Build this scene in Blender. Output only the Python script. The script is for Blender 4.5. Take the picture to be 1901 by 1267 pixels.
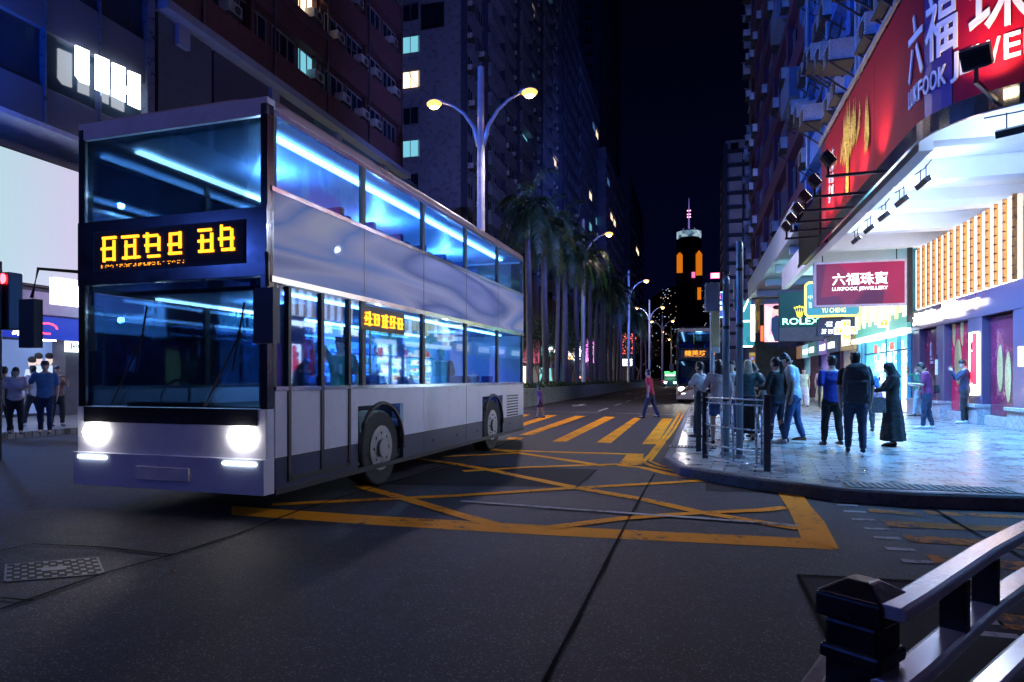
import bpy, math, random
from mathutils import Vector, Matrix, noise
R = math.radians
random.seed(7)
for o in list(bpy.data.objects): bpy.data.objects.remove(o)
SC = bpy.context.scene
COL = SC.collection

# ------------------------------------------------------------------ camera
CZ = 1.43; FPX = 1220.0; UC = 950.5; VH = 703.0
TH = math.atan((1288 - UC) / FPX)
cd = bpy.data.cameras.new('camera'); cam = bpy.data.objects.new('camera', cd); COL.objects.link(cam)
cam.location = (0, 0, CZ); cam.rotation_euler = (R(90), 0, TH)
cd.sensor_width = 36; cd.lens = 36 * FPX / 1901; cd.shift_y = (VH - 633.5) / 1901
cd.clip_start = 0.05; cd.clip_end = 6000
SC.camera = cam
# ------------------------------------------------------------------ night sky
w = bpy.data.worlds.new('World'); SC.world = w; w.use_nodes = True
nt = w.node_tree; bg = nt.nodes['Background']
tc = nt.nodes.new('ShaderNodeTexCoord'); sx = nt.nodes.new('ShaderNodeSeparateXYZ'); cr = nt.nodes.new('ShaderNodeValToRGB')
nt.links.new(tc.outputs['Generated'], sx.inputs[0]); nt.links.new(sx.outputs['Z'], cr.inputs[0]); nt.links.new(cr.outputs[0], bg.inputs[0])
cr.color_ramp.elements[0].position = 0.0; cr.color_ramp.elements[0].color = (0.0006, 0.001, 0.009, 1)
cr.color_ramp.elements[1].position = 0.6; cr.color_ramp.elements[1].color = (0.0001, 0.0002, 0.0012, 1)
bg.inputs[1].default_value = 1.0
SC.view_settings.view_transform = 'Standard'; SC.view_settings.look = 'None'; SC.view_settings.gamma = 1
SC.view_settings.exposure = 0.5
SC.render.engine = 'CYCLES'
SC.cycles.use_denoising = True
SC.cycles.max_bounces = 6; SC.cycles.diffuse_bounces = 3; SC.cycles.glossy_bounces = 3; SC.cycles.transmission_bounces = 5; SC.cycles.transparent_max_bounces = 12
SC.cycles.sample_clamp_indirect = 4.0
SC.cycles.caustics_reflective = False; SC.cycles.caustics_refractive = False

def light(name, kind, loc, energy, col, size=0.1, rot=None, aim=None, spot=None, blend=0.6, sy=None):
    if energy < 1: return
    l = bpy.data.lights.new(name, kind); o = bpy.data.objects.new(name, l); COL.objects.link(o)
    o.location = loc; l.energy = energy; l.color = col
    if kind == 'AREA':
        l.shape = 'RECTANGLE'; l.size = size; l.size_y = sy or size
    else: l.shadow_soft_size = size
    if kind == 'SPOT': l.spot_size = R(spot or 100); l.spot_blend = blend
    if aim is not None: o.rotation_euler = (Vector(aim) - Vector(loc)).to_track_quat('-Z', 'Y').to_euler()
    if rot: o.rotation_euler = rot
    return o

# ------------------------------------------------------------------ photo geometry: rays through photo points to real places
ct, st = math.cos(TH), math.sin(TH)
def ray(u, v):
    a = (u - UC) / FPX
    return Vector((a * ct - st, a * st + ct, (VH - v) / FPX))
def G(u, v, z=0.0):
    d = ray(u, v); t = (z - CZ) / d.z; return Vector((d.x * t, d.y * t, z))
def D(u, v, yc):
    d = ray(u, v) * yc; return Vector((d.x, d.y, d.z + CZ))
def WX(u, v, X):
    d = ray(u, v); t = X / d.x; return Vector((X, d.y * t, d.z * t + CZ))
def WY(u, v, Y):
    d = ray(u, v); t = Y / d.y; return Vector((d.x * t, Y, d.z * t + CZ))
def YX(u, X): return WX(u, VH, X).y

# ------------------------------------------------------------------ materials
MATS = {}
def M(name, col=(.5, .5, .5), rough=.6, metal=0, var=.2, scale=4, bump=0, bscale=60, emit=None, es=0, spec=.5, coat=0, dirt=0):
    if name in MATS: return MATS[name]
    m = bpy.data.materials.new(name); m.use_nodes = True; MATS[name] = m
    n = m.node_tree.nodes; l = m.node_tree.links; b = n['Principled BSDF']
    b.inputs['Roughness'].default_value = rough; b.inputs['Metallic'].default_value = metal
    b.inputs['Specular IOR Level'].default_value = spec; b.inputs['Coat Weight'].default_value = coat
    c4 = (*col, 1)
    if emit:
        b.inputs['Base Color'].default_value = c4
        b.inputs['Emission Color'].default_value = (*emit, 1); b.inputs['Emission Strength'].default_value = es
        return m
    t = n.new('ShaderNodeTexCoord')
    nz = n.new('ShaderNodeTexNoise'); nz.inputs['Scale'].default_value = scale; nz.inputs['Detail'].default_value = 6; nz.inputs['Roughness'].default_value = .65
    l.new(t.outputs['Object'], nz.inputs['Vector'])
    mx = n.new('ShaderNodeMix'); mx.data_type = 'RGBA'
    mx.inputs['A'].default_value = (*[c * (1 - var) for c in col], 1); mx.inputs['B'].default_value = (*[min(1, c * (1 + var)) for c in col], 1)
    mr = n.new('ShaderNodeMapRange'); mr.inputs[1].default_value = .3; mr.inputs[2].default_value = .7
    l.new(nz.outputs['Fac'], mr.inputs[0]); l.new(mr.outputs[0], mx.inputs['Factor'])
    out = mx.outputs['Result']
    if dirt:
        n2 = n.new('ShaderNodeTexNoise'); n2.inputs['Scale'].default_value = scale * 6; n2.inputs['Detail'].default_value = 8
        l.new(t.outputs['Object'], n2.inputs['Vector'])
        r2 = n.new('ShaderNodeMapRange'); r2.inputs[1].default_value = .52; r2.inputs[2].default_value = .62; r2.inputs[4].default_value = dirt
        l.new(n2.outputs['Fac'], r2.inputs[0])
        m2 = n.new('ShaderNodeMix'); m2.data_type = 'RGBA'; l.new(r2.outputs[0], m2.inputs['Factor']); l.new(out, m2.inputs['A']); m2.inputs['B'].default_value = (.03, .028, .026, 1)
        out = m2.outputs['Result']
    l.new(out, b.inputs['Base Color'])
    rr = n.new('ShaderNodeMapRange'); rr.inputs[3].default_value = max(0, rough - .12); rr.inputs[4].default_value = min(1, rough + .12)
    l.new(nz.outputs['Fac'], rr.inputs[0]); l.new(rr.outputs[0], b.inputs['Roughness'])
    if bump:
        n3 = n.new('ShaderNodeTexNoise'); n3.inputs['Scale'].default_value = bscale; n3.inputs['Detail'].default_value = 4
        l.new(t.outputs['Object'], n3.inputs['Vector'])
        bp = n.new('ShaderNodeBump'); bp.inputs['Strength'].default_value = bump; bp.inputs['Distance'].default_value = .02
        l.new(n3.outputs['Fac'], bp.inputs['Height']); l.new(bp.outputs[0], b.inputs['Normal'])
    return m
def E(name, col, s): return M(name, tuple(c * .5 for c in col), .5, emit=col, es=s)
def glass(name, tint=(.5, .65, .8), alpha=.35, rough=.03):
    if name in MATS: return MATS[name]
    m = bpy.data.materials.new(name); m.use_nodes = True; MATS[name] = m
    n = m.node_tree.nodes; l = m.node_tree.links; n.remove(n['Principled BSDF'])
    tr = n.new('ShaderNodeBsdfTransparent'); tr.inputs[0].default_value = (*tint, 1)
    gl = n.new('ShaderNodeBsdfGlossy'); gl.inputs['Roughness'].default_value = rough
    fr = n.new('ShaderNodeFresnel'); fr.inputs[0].default_value = 1.5
    mr = n.new('ShaderNodeMapRange'); mr.inputs[3].default_value = alpha * .2; mr.inputs[4].default_value = alpha * 1.6
    l.new(fr.outputs[0], mr.inputs[0])
    mx = n.new('ShaderNodeMixShader'); l.new(mr.outputs[0], mx.inputs[0]); l.new(tr.outputs[0], mx.inputs[1]); l.new(gl.outputs[0], mx.inputs[2])
    l.new(mx.outputs[0], n['Material Output'].inputs[0])
    return m

def asphalt():
    m = bpy.data.materials.new('asphalt'); m.use_nodes = True
    n = m.node_tree.nodes; l = m.node_tree.links; b = n['Principled BSDF']
    t = n.new('ShaderNodeTexCoord')
    def nz(s, d=4, r=.6):
        x = n.new('ShaderNodeTexNoise'); x.inputs['Scale'].default_value = s; x.inputs['Detail'].default_value = d; x.inputs['Roughness'].default_value = r
        l.new(t.outputs['Object'], x.inputs['Vector']); return x
    fine = nz(110, 3, .75); big = nz(.6, 6); mid = nz(5, 6)
    vo = n.new('ShaderNodeTexVoronoi'); vo.inputs['Scale'].default_value = 55; l.new(t.outputs['Object'], vo.inputs['Vector'])
    cr = n.new('ShaderNodeValToRGB'); l.new(big.outputs['Fac'], cr.inputs[0])
    cr.color_ramp.elements[0].position = .35; cr.color_ramp.elements[0].color = (.008, .0078, .012, 1)
    cr.color_ramp.elements[1].position = .68; cr.color_ramp.elements[1].color = (.031, .027, .044, 1)
    sp = n.new('ShaderNodeMapRange'); sp.inputs[1].default_value = .56; sp.inputs[2].default_value = .68; l.new(fine.outputs['Fac'], sp.inputs[0])
    vs = n.new('ShaderNodeTexVoronoi'); vs.inputs['Scale'].default_value = 100; l.new(t.outputs['Object'], vs.inputs['Vector'])
    sc_ = n.new('ShaderNodeSeparateColor'); l.new(vs.outputs['Color'], sc_.inputs[0])
    g1 = n.new('ShaderNodeMapRange'); g1.inputs[1].default_value = .80; g1.inputs[2].default_value = .97; l.new(sc_.outputs[0], g1.inputs[0])
    g2 = n.new('ShaderNodeMapRange'); g2.inputs[1].default_value = .62; g2.inputs[2].default_value = .35; l.new(vs.outputs['Distance'], g2.inputs[0])
    g3 = n.new('ShaderNodeMath'); g3.operation = 'MULTIPLY'; l.new(g1.outputs[0], g3.inputs[0]); l.new(g2.outputs[0], g3.inputs[1])
    g4 = n.new('ShaderNodeMath'); g4.operation = 'MULTIPLY_ADD'; g4.use_clamp = True; g4.inputs[1].default_value = .25; l.new(sp.outputs[0], g4.inputs[0]); l.new(g3.outputs[0], g4.inputs[2])
    mx = n.new('ShaderNodeMix'); mx.data_type = 'RGBA'; l.new(g4.outputs[0], mx.inputs['Factor']); l.new(cr.outputs[0], mx.inputs['A']); mx.inputs['B'].default_value = (.17, .16, .19, 1); b.inputs['Specular IOR Level'].default_value = .26
    md = n.new('ShaderNodeMapRange'); md.inputs[1].default_value = .3; md.inputs[2].default_value = .75; md.inputs[3].default_value = .65; md.inputs[4].default_value = 1.2; l.new(mid.outputs['Fac'], md.inputs[0])
    m2 = n.new('ShaderNodeMix'); m2.data_type = 'RGBA'; m2.blend_type = 'MULTIPLY'; m2.inputs['Factor'].default_value = 1; l.new(mx.outputs['Result'], m2.inputs['A']); l.new(md.outputs[0], m2.inputs['B'])
    l.new(m2.outputs['Result'], b.inputs['Base Color'])
    rg = n.new('ShaderNodeMapRange'); rg.inputs[3].default_value = .56; rg.inputs[4].default_value = .85; l.new(big.outputs['Fac'], rg.inputs[0]); l.new(rg.outputs[0], b.inputs['Roughness'])
    bp = n.new('ShaderNodeBump'); bp.inputs['Strength'].default_value = .35; bp.inputs['Distance'].default_value = .004
    ad = n.new('ShaderNodeMath'); ad.operation = 'ADD'; l.new(vo.outputs['Distance'], ad.inputs[0]); l.new(fine.outputs['Fac'], ad.inputs[1])
    l.new(ad.outputs[0], bp.inputs['Height']); l.new(bp.outputs[0], b.inputs['Normal'])
    return m
def paving(name, c1, c2, mortar, sx_, rough=.4):
    m = bpy.data.materials.new(name); m.use_nodes = True; MATS[name] = m
    n = m.node_tree.nodes; l = m.node_tree.links; b = n['Principled BSDF']
    t = n.new('ShaderNodeTexCoord'); mp = n.new('ShaderNodeMapping'); mp.inputs['Rotation'].default_value = (0, 0, R(6))
    l.new(t.outputs['Object'], mp.inputs[0])
    br = n.new('ShaderNodeTexBrick'); br.inputs['Scale'].default_value = 1; br.inputs['Brick Width'].default_value = sx_; br.inputs['Row Height'].default_value = sx_ / 2
    br.inputs['Mortar Size'].default_value = .015; br.inputs['Mortar Smooth'].default_value = .2; br.inputs['Bias'].default_value = 0
    br.inputs['Color1'].default_value = (*c1, 1); br.inputs['Color2'].default_value = (*c2, 1); br.inputs['Mortar'].default_value = (*mortar, 1)
    l.new(mp.outputs[0], br.inputs['Vector'])
    nz = n.new('ShaderNodeTexNoise'); nz.inputs['Scale'].default_value = 2.2; nz.inputs['Detail'].default_value = 8; l.new(t.outputs['Object'], nz.inputs['Vector'])
    mr = n.new('ShaderNodeMapRange'); mr.inputs[1].default_value = .3; mr.inputs[2].default_value = .75; mr.inputs[3].default_value = .5; mr.inputs[4].default_value = 1.25; l.new(nz.outputs['Fac'], mr.inputs[0])
    mx = n.new('ShaderNodeMix'); mx.data_type = 'RGBA'; mx.blend_type = 'MULTIPLY'; mx.inputs['Factor'].default_value = 1
    l.new(br.outputs['Color'], mx.inputs['A']); l.new(mr.outputs[0], mx.inputs['B']); l.new(mx.outputs['Result'], b.inputs['Base Color'])
    rg = n.new('ShaderNodeMapRange'); rg.inputs[3].default_value = rough - .16; rg.inputs[4].default_value = rough + .12; l.new(nz.outputs['Fac'], rg.inputs[0]); l.new(rg.outputs[0], b.inputs['Roughness'])
    bp = n.new('ShaderNodeBump'); bp.inputs['Strength'].default_value = .8; bp.inputs['Distance'].default_value = .012; bp.invert = True
    n4 = n.new('ShaderNodeTexNoise'); n4.inputs['Scale'].default_value = 9; n4.inputs['Detail'].default_value = 3; l.new(t.outputs['Object'], n4.inputs['Vector'])
    ma = n.new('ShaderNodeMath'); ma.operation = 'MULTIPLY_ADD'; ma.inputs[1].default_value = .35; l.new(n4.outputs['Fac'], ma.inputs[0]); l.new(br.outputs['Fac'], ma.inputs[2])
    l.new(ma.outputs[0], bp.inputs['Height']); l.new(bp.outputs[0], b.inputs['Normal'])
    return m

def paint(name, col, wear=.45):
    m = bpy.data.materials.new(name); m.use_nodes = True; MATS[name] = m
    n = m.node_tree.nodes; l = m.node_tree.links; b = n['Principled BSDF']; b.inputs['Roughness'].default_value = .75; b.inputs['Specular IOR Level'].default_value = .12
    t = n.new('ShaderNodeTexCoord')
    nz = n.new('ShaderNodeTexNoise'); nz.inputs['Scale'].default_value = 9; nz.inputs['Detail'].default_value = 10; nz.inputs['Roughness'].default_value = .75; l.new(t.outputs['Object'], nz.inputs['Vector'])
    n2 = n.new('ShaderNodeTexNoise'); n2.inputs['Scale'].default_value = 1.2; n2.inputs['Detail'].default_value = 3; l.new(t.outputs['Object'], n2.inputs['Vector'])
    a = n.new('ShaderNodeMath'); a.operation = 'MULTIPLY_ADD'; a.inputs[1].default_value = .35; l.new(n2.outputs['Fac'], a.inputs[0]); l.new(nz.outputs['Fac'], a.inputs[2])
    mr = n.new('ShaderNodeMapRange'); mr.inputs[1].default_value = .62 + .2 * (1 - wear) ; mr.inputs[2].default_value = .70 + .2 * (1 - wear); l.new(a.outputs[0], mr.inputs[0])
    v = n.new('ShaderNodeMix'); v.data_type = 'RGBA'; v.inputs['A'].default_value = (*col, 1); v.inputs['B'].default_value = (*[c * .6 for c in col], 1); l.new(n2.outputs['Fac'], v.inputs['Factor'])
    mx = n.new('ShaderNodeMix'); mx.data_type = 'RGBA'; l.new(mr.outputs[0], mx.inputs['Factor']); l.new(v.outputs['Result'], mx.inputs['A']); mx.inputs['B'].default_value = (.05, .045, .045, 1)
    l.new(mx.outputs['Result'], b.inputs['Base Color'])
    bp = n.new('ShaderNodeBump'); bp.inputs['Strength'].default_value = .4; bp.inputs['Distance'].default_value = .01
    n3 = n.new('ShaderNodeTexNoise'); n3.inputs['Scale'].default_value = 110; l.new(t.outputs['Object'], n3.inputs['Vector']); l.new(n3.outputs['Fac'], bp.inputs['Height']); l.new(bp.outputs[0], b.inputs['Normal'])
    return m

# ------------------------------------------------------------------ mesh helper
class MB:
    def __init__(s): s.v = []; s.f = []; s.m = []; s.mi = 0; s.T = None
    def add(s, vs, fs, mi=None):
        k = len(s.v)
        if s.T is not None: vs = [s.T @ Vector(p) for p in vs]
        s.v += [tuple(p) for p in vs]; s.f += [tuple(i + k for i in f) for f in fs]; s.m += [s.mi if mi is None else mi] * len(fs)
        return s
    def box(s, x0, x1, y0, y1, z0, z1, mi=None):
        v = [(x, y, z) for z in (z0, z1) for y in (y0, y1) for x in (x0, x1)]
        return s.add(v, [(0, 2, 3, 1), (4, 5, 7, 6), (0, 1, 5, 4), (2, 6, 7, 3), (0, 4, 6, 2), (1, 3, 7, 5)], mi)
    def obox(s, c, a, b, d, mi=None):   # centre and three half vectors
        c, a, b, d = map(Vector, (c, a, b, d))
        v = [c + a * i + b * j + d * k for k in (-1, 1) for j in (-1, 1) for i in (-1, 1)]
        return s.add(v, [(0, 2, 3, 1), (4, 5, 7, 6), (0, 1, 5, 4), (2, 6, 7, 3), (0, 4, 6, 2), (1, 3, 7, 5)], mi)
    def bar(s, p, q, w, h, mi=None):    # square bar from p to q
        p, q = Vector(p), Vector(q); d = (q - p).normalized()
        up = Vector((0, 0, 1)) if abs(d.z) < .95 else Vector((0, 1, 0))
        a = d.cross(up).normalized(); b = a.cross(d).normalized()
        return s.obox((p + q) / 2, (q - p) / 2, a * w / 2, b * h / 2, mi)
    def rings(s, rs, close=True, caps=True, mi=None):
        n = len(rs[0]); vs = [p for r in rs for p in r]; fs = []
        for i in range(len(rs) - 1):
            for j in range(n if close else n - 1):
                a = i * n + j; b = i * n + (j + 1) % n
                fs.append((a, b, b + n, a + n))
        if caps and close: fs.append(tuple(range(n))[::-1]); fs.append(tuple(range((len(rs) - 1) * n, len(rs) * n)))
        return s.add(vs, fs, mi)
    def tube(s, pts, r, n=8, mi=None, flat=None, side=None):
        pts = [Vector(p) for p in pts]; rs = []
        if not hasattr(r, '__len__'): r = [r] * len(pts)
        for i, p in enumerate(pts):
            d = (pts[min(i + 1, len(pts) - 1)] - pts[max(i - 1, 0)]).normalized()
            if side is not None: a = (Vector(side) - d * d.dot(Vector(side))).normalized()
            else:
                up = Vector((0, 0, 1)) if abs(d.z) < .9 else Vector((0, 1, 0)); a = d.cross(up).normalized()
            b = a.cross(d).normalized()
            ra, rb = r[i] if hasattr(r[i], '__len__') else (r[i], r[i] * (flat or 1))
            rs.append([p + a * ra * math.cos(t) + b * rb * math.sin(t) for t in [2 * math.pi * k / n for k in range(n)]])
        return s.rings(rs, True, True, mi)
    def cyl(s, p, q, r, r2=None, n=12, mi=None): return s.tube([p, q], [r, r if r2 is None else r2], n, mi)
    def ball(s, c, r, n=10, mi=None, rot=None):
        c = Vector(c); r = r if hasattr(r, '__len__') else (r, r, r); rs = []
        for i in range(n + 1):
            ph = math.pi * i / n; z = -math.cos(ph); q = max(math.sin(ph), .02)
            ring = [Vector((r[0] * q * math.cos(t), r[1] * q * math.sin(t), r[2] * z)) for t in [2 * math.pi * k / (n + 2) for k in range(n + 2)]]
            if rot is not None: ring = [rot @ p for p in ring]
            rs.append([c + p for p in ring])
        return s.rings(rs, True, True, mi)
    def prism(s, poly, z0, z1, mi=None):
        n = len(poly); v = [(p[0], p[1], z0) for p in poly] + [(p[0], p[1], z1) for p in poly]
        return s.add(v, [tuple(range(n))[::-1], tuple(range(n, 2 * n))] + [(i, (i + 1) % n, n + (i + 1) % n, n + i) for i in range(n)], mi)
    def poly(s, pts, mi=None): return s.add(pts, [tuple(range(len(pts)))], mi)
    def text(s, body, o, xd, zd, wd, ht, mi=None, ext=.01, bold=0):
        """writing inside the rectangle with corner o, spanned by unit vectors xd * wd and zd * ht"""
        cu = bpy.data.curves.new('writing', 'FONT'); cu.body = body; cu.extrude = 0.0; cu.offset = bold; cu.resolution_u = 3
        t = bpy.data.objects.new('writing', cu); COL.objects.link(t)
        dg = bpy.context.evaluated_depsgraph_get(); me = bpy.data.meshes.new_from_object(t.evaluated_get(dg))
        P = [v.co.copy() for v in me.vertices]; Fs = [tuple(p.vertices) for p in me.polygons]
        bpy.data.objects.remove(t); bpy.data.curves.remove(cu); bpy.data.meshes.remove(me)
        x0 = min(p.x for p in P); x1 = max(p.x for p in P); y0 = min(p.y for p in P); y1 = max(p.y for p in P)
        o, xd, zd = Vector(o), Vector(xd), Vector(zd); nr = xd.cross(zd).normalized() * ext
        q = [o + xd * ((p.x - x0) / (x1 - x0) * wd) + zd * ((p.y - y0) / (y1 - y0) * ht) for p in P]
        n = len(q)
        use = {}
        for f in Fs:
            for a, b in zip(f, f[1:] + f[:1]): use[(a, b)] = 1
        # weld by place so that inner triangle edges do not get walls
        key = [(round(p.x, 4), round(p.y, 4)) for p in P]; ku = {}
        for (a, b) in use: ku[(key[a], key[b])] = 1
        walls = [(a, b, b + n, a + n) for (a, b) in use if (key[b], key[a]) not in ku]
        s.add(q + [p + nr for p in q], [tuple(reversed(f)) for f in Fs] + [tuple(i + n for i in f) for f in Fs] + walls, mi)
        return s
    def build(s, name, mats, parent=None, off=(0, 0, 0), smooth=False, bevel=0, auto=False):
        me = bpy.data.meshes.new(name)
        of = Vector((0, 0, 0)) if off == 'p' else Vector(off)
        if parent is not None and off == 'p': of = Vector(parent.location)
        me.from_pydata([tuple(Vector(p) - of) for p in s.v], [], s.f)
        for m in (mats if isinstance(mats, (list, tuple)) else [mats]): me.materials.append(m)
        me.polygons.foreach_set('material_index', s.m)
        if smooth: me.polygons.foreach_set('use_smooth', [True] * len(s.f))
        me.update()
        o = bpy.data.objects.new(name, me); COL.objects.link(o)
        if parent is not None: o.parent = parent
        if bevel:
            b = o.modifiers.new('edge', 'BEVEL'); b.width = bevel; b.segments = 2; b.limit_method = 'ANGLE'
        return o
def thing(name, label, cat, loc=(0, 0, 0), group=None, rz=0):
    o = bpy.data.objects.new(name, None); COL.objects.link(o); o.location = loc; o.rotation_euler = (0, 0, rz); o.empty_display_size = .3
    return tag(o, label, cat, group)
def tag(o, label=None, cat=None, group=None, kind=None):
    if label: o['label'] = label
    if cat: o['category'] = cat
    if group: o['group'] = group
    if kind: o['kind'] = kind
    return o
def dup(root, loc, rz=0, label=None, group=None, scale=None):
    def cp(o, par):
        c = o.copy(); COL.objects.link(c); c.parent = par
        for ch in list(o.children): cp(ch, c)
        return c
    r = cp(root, None); r.location = loc; r.rotation_euler = (0, 0, rz)
    if scale: r.scale = scale if hasattr(scale, '__len__') else (scale,) * 3
    if label: r['label'] = label
    if group: r['group'] = group
    return r
def struct(name, mb, mats, **k): return tag(mb.build(name, mats, **k), kind='structure')

# common materials
ASPH = asphalt()
YEL = paint('yellow_road_paint', (1.0, .36, .004), .40); YEL2 = paint('worn_yellow_paint', (.65, .22, .02), .75)
WHT = paint('white_road_paint', (.5, .5, .5), .6)
steel = M('galvanised_steel', (.42, .45, .48), .4, .6, .15, 3, .1, 200)
black = M('black_metal', (.015, .016, .02), .35, .3, .3, 8)
dark = M('dark_plastic', (.02, .02, .024), .5, 0, .2, 8)
concrete = M('concrete', (.28, .27, .26), .8, 0, .25, 1.5, .3, 30, dirt=.5)
# ================================================================== ground
mb = MB(); mb.poly([(-4000, -200, 0), (4000, -200, 0), (4000, 5000, 0), (-4000, 5000, 0)])
struct('road', mb, ASPH)
ground_dark = M('patch_asphalt', (.008, .008, .011), .8, 0, .5, 40, .3, 140, spec=.15)
joint = M('joint_sealant', (.003, .003, .004), .9, 0, .3, 20, spec=.05)
def flat(name, px, mat, z=.004, grow=0):
    mb = MB()
    for poly in px: mb.poly([G(u, v, z) for u, v in poly])
    for i, f in enumerate(mb.f):     # keep faces upward
        a, b, c = (Vector(mb.v[f[k]]) for k in (0, 1, 2))
        if (b - a).cross(c - a).z < 0: mb.f[i] = tuple(reversed(f))
    return struct(name, mb, mat)
def strip(pts, w, z, mb):
    """a painted strip of width w through ground points"""
    pts = [Vector((p[0], p[1], z)) for p in pts]
    fine = []
    for a, b in zip(pts, pts[1:]):
        n = max(1, int((b - a).length / .35))
        fine += [a.lerp(b, i / n) for i in range(n)]
    fine.append(pts[-1]); L = []
    for i, p in enumerate(fine):
        d = (fine[min(i + 1, len(fine) - 1)] - fine[max(i - 1, 0)]).normalized(); n = Vector((-d.y, d.x, 0))
        ww = w / 2 * (1 + .22 * noise.noise(p * 2.3)); L.append((p + n * (ww + .02 * noise.noise(p * 7)), p - n * ww))
    vs = [q for l in L for q in l]
    mb.add(vs, [(2 * i + 1, 2 * i + 3, 2 * i + 2, 2 * i) for i in range(len(L) - 1)])
def line(name, segs, w, mat, z=.008):
    mb = MB()
    for s in segs: strip([G(u, v, z) for u, v in s], w, z, mb)
    return struct(name, mb, mat)
# patches and slab joints
flat('road_patch', [[(850, 863), (1110, 872), (1070, 905), (700, 900)]], ground_dark)
flat('road_patch', [[(1310, 896), (1380, 898), (1440, 914), (1310, 912)]], ground_dark)
flat('road_patch', [[(1482, 1067), (1700, 1080), (1901, 1092), (1901, 1267), (1560, 1267), (1530, 1170)]], ground_dark)
line('road_joint', [[(1215, 880), (1180, 940), (1148, 1000), (1090, 1115), (1010, 1267)], [(1108, 872), (1070, 905)]], .028, joint, .012)
line('road_joint', [[(0, 1131), (200, 1062), (320, 1030), (440, 992), (560, 946), (660, 915), (760, 886), (905, 837), (965, 813), (1100, 772)]], .028, joint, .012)
line('road_joint', [[(320, 1030), (180, 1015), (60, 1010), (-60, 1035)], [(0, 1109), (60, 1115)], [(1482, 1067), (1535, 1175), (1545, 1200)], [(1482, 1067), (1700, 1079), (1901, 1090)], [(1683, 915), (1790, 978), (1901, 1035)], [(1620, 900), (1650, 925)]], .03, joint, .012)
# box junction
flat('box_border', [[(430, 940), (700, 958), (960, 973), (1200, 986), (1485, 999), (1556, 1021), (1300, 1008), (1000, 993), (700, 975), (430, 956)],
                    ], YEL, .004)
flat('box_border', [[(1442, 912), (1485, 911), (1505, 940), (1530, 968), (1558, 1020), (1488, 1003), (1484, 990), (1466, 950)], [(1163, 845), (1195, 843), (1192, 863), (1146, 865)]], YEL, .008)
line('box_border', [[(905, 835), (1050, 840), (1195, 844)]], .2, YEL, .006)
line('box_border', [[(1150, 864), (1192, 868), (1240, 880), (1300, 890), (1370, 900), (1440, 909)]], .16, YEL, .006)
line('box_diagonal', [[(914, 834), (1010, 848), (1120, 865)], [(740, 846), (850, 862), (909, 872.6), (1070, 905.7), (1193, 927), (1300, 951), (1400, 968), (1482, 981)],
                      [(665, 902), (740, 922), (850, 955), (940, 980)]], .17, YEL, .010)
line('box_diagonal', [[(505, 937), (600, 932), (850, 920), (1070, 905.7), (1300, 892.7)], [(1016, 980), (1158, 962), (1300, 952), (1415, 947)],
                      [(860, 875), (909, 872), (968, 868), (1110, 863), (1150, 862)], [(820, 848), (968, 841)], [(1460, 942), (1415, 947)]], .15, YEL, .012)
line('worn_white_line', [[(855, 930), (1070, 946), (1300, 962), (1482, 976)]], .07, WHT, .015)
# crossing over the main road: every stripe
P2 = lambda x, y: (850 + x / 4.2244, 740 + y / 4.2244)
for q in ([(325, 180), (510, 125), (570, 127), (390, 178)], [(285, 265), (700, 130), (780, 132), (370, 262)], [(480, 287), (920, 137), (1005, 138), (575, 290)],
          [(738, 338), (1150, 143), (1235, 146), (850, 338)], [(1085, 345), (1385, 150), (1440, 152), (1200, 350)], [(1445, 358), (1605, 155), (1685, 157), (1562, 358)], [(378, 320), (400, 305), (518, 307), (490, 325)]):
    flat('crossing_stripe', [[P2(*a) for a in q]], YEL, .005)
line('stop_line', [[P2(430, 96), P2(1110, 112)], [P2(1180, 114), P2(1760, 131)]], .12, WHT, .006)
# lane line and arrows
mb = MB()
for k in range(40):
    y = 28.5 + k * 6
    mb.poly([(-4.05, y, .006), (-3.93, y, .006), (-3.93, y + 3.2, .006), (-4.05, y + 3.2, .006)])
struct('lane_line', mb, WHT)
def arrow(x, y, s=1):
    mb = MB(); pts = [(-.12, 2.6), (-.12, .9), (-.42, .9), (0, -.9), (.42, .9), (.12, .9), (.12, 2.6)]
    mb.poly([(x + a * s, y + b * s, .007) for a, b in reversed(pts)]); struct('road_arrow', mb, WHT)
for x in (-5.9, -2.1):
    for y in (34, 62, 95): arrow(x, y)
# kerb lines (double yellow) beside the kerb
line('kerb_line', [[(1264, 764), (1245, 795), (1225, 822), (1207, 845), (1193, 858), (1215, 867), (1300, 884), (1400, 899), (1480, 908), (1600, 919), (1750, 928), (1901, 934), (2200, 945)]], .09, YEL, .016)
line('kerb_line', [[(1268, 770), (1250, 800), (1232, 822), (1215, 845), (1207, 856), (1225, 864), (1310, 881), (1420, 897), (1560, 911), (1750, 922), (1901, 928), (2200, 938)]], .07, YEL, .014)
# crossing over the side street
for a, b, c, d in ((1580, 928, 1617, 934), (1613, 949, 1712, 957), (1643, 973, 2000, 990), (1683, 1001, 2000, 1020), (1728, 1040, 2000, 1060), (1780, 1090, 2050, 1118), (1850, 1152, 2100, 1185), (1720, 953, 2000, 966), (1690, 935, 2000, 945)):
    p = G(a, b); q = G(c, d); mbx = MB(); strip([p, q], .2 if b < 960 else .28, .006, mbx); struct('side_crossing_stripe', mbx, YEL2)
for u, v in ((1566, 932), (1573, 939), (1587, 951), (1603, 966), (1628, 983), (1647, 1000), (1672, 1021), (1704, 1044), (1770, 1108), (1820, 1155), (1850, 1180)):
    p = G(u, v); mbx = MB(); strip([p + Vector((-.11, 0, 0)), p + Vector((.11, 0, 0))], .09, .006, mbx); struct('white_dash', mbx, WHT)

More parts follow.
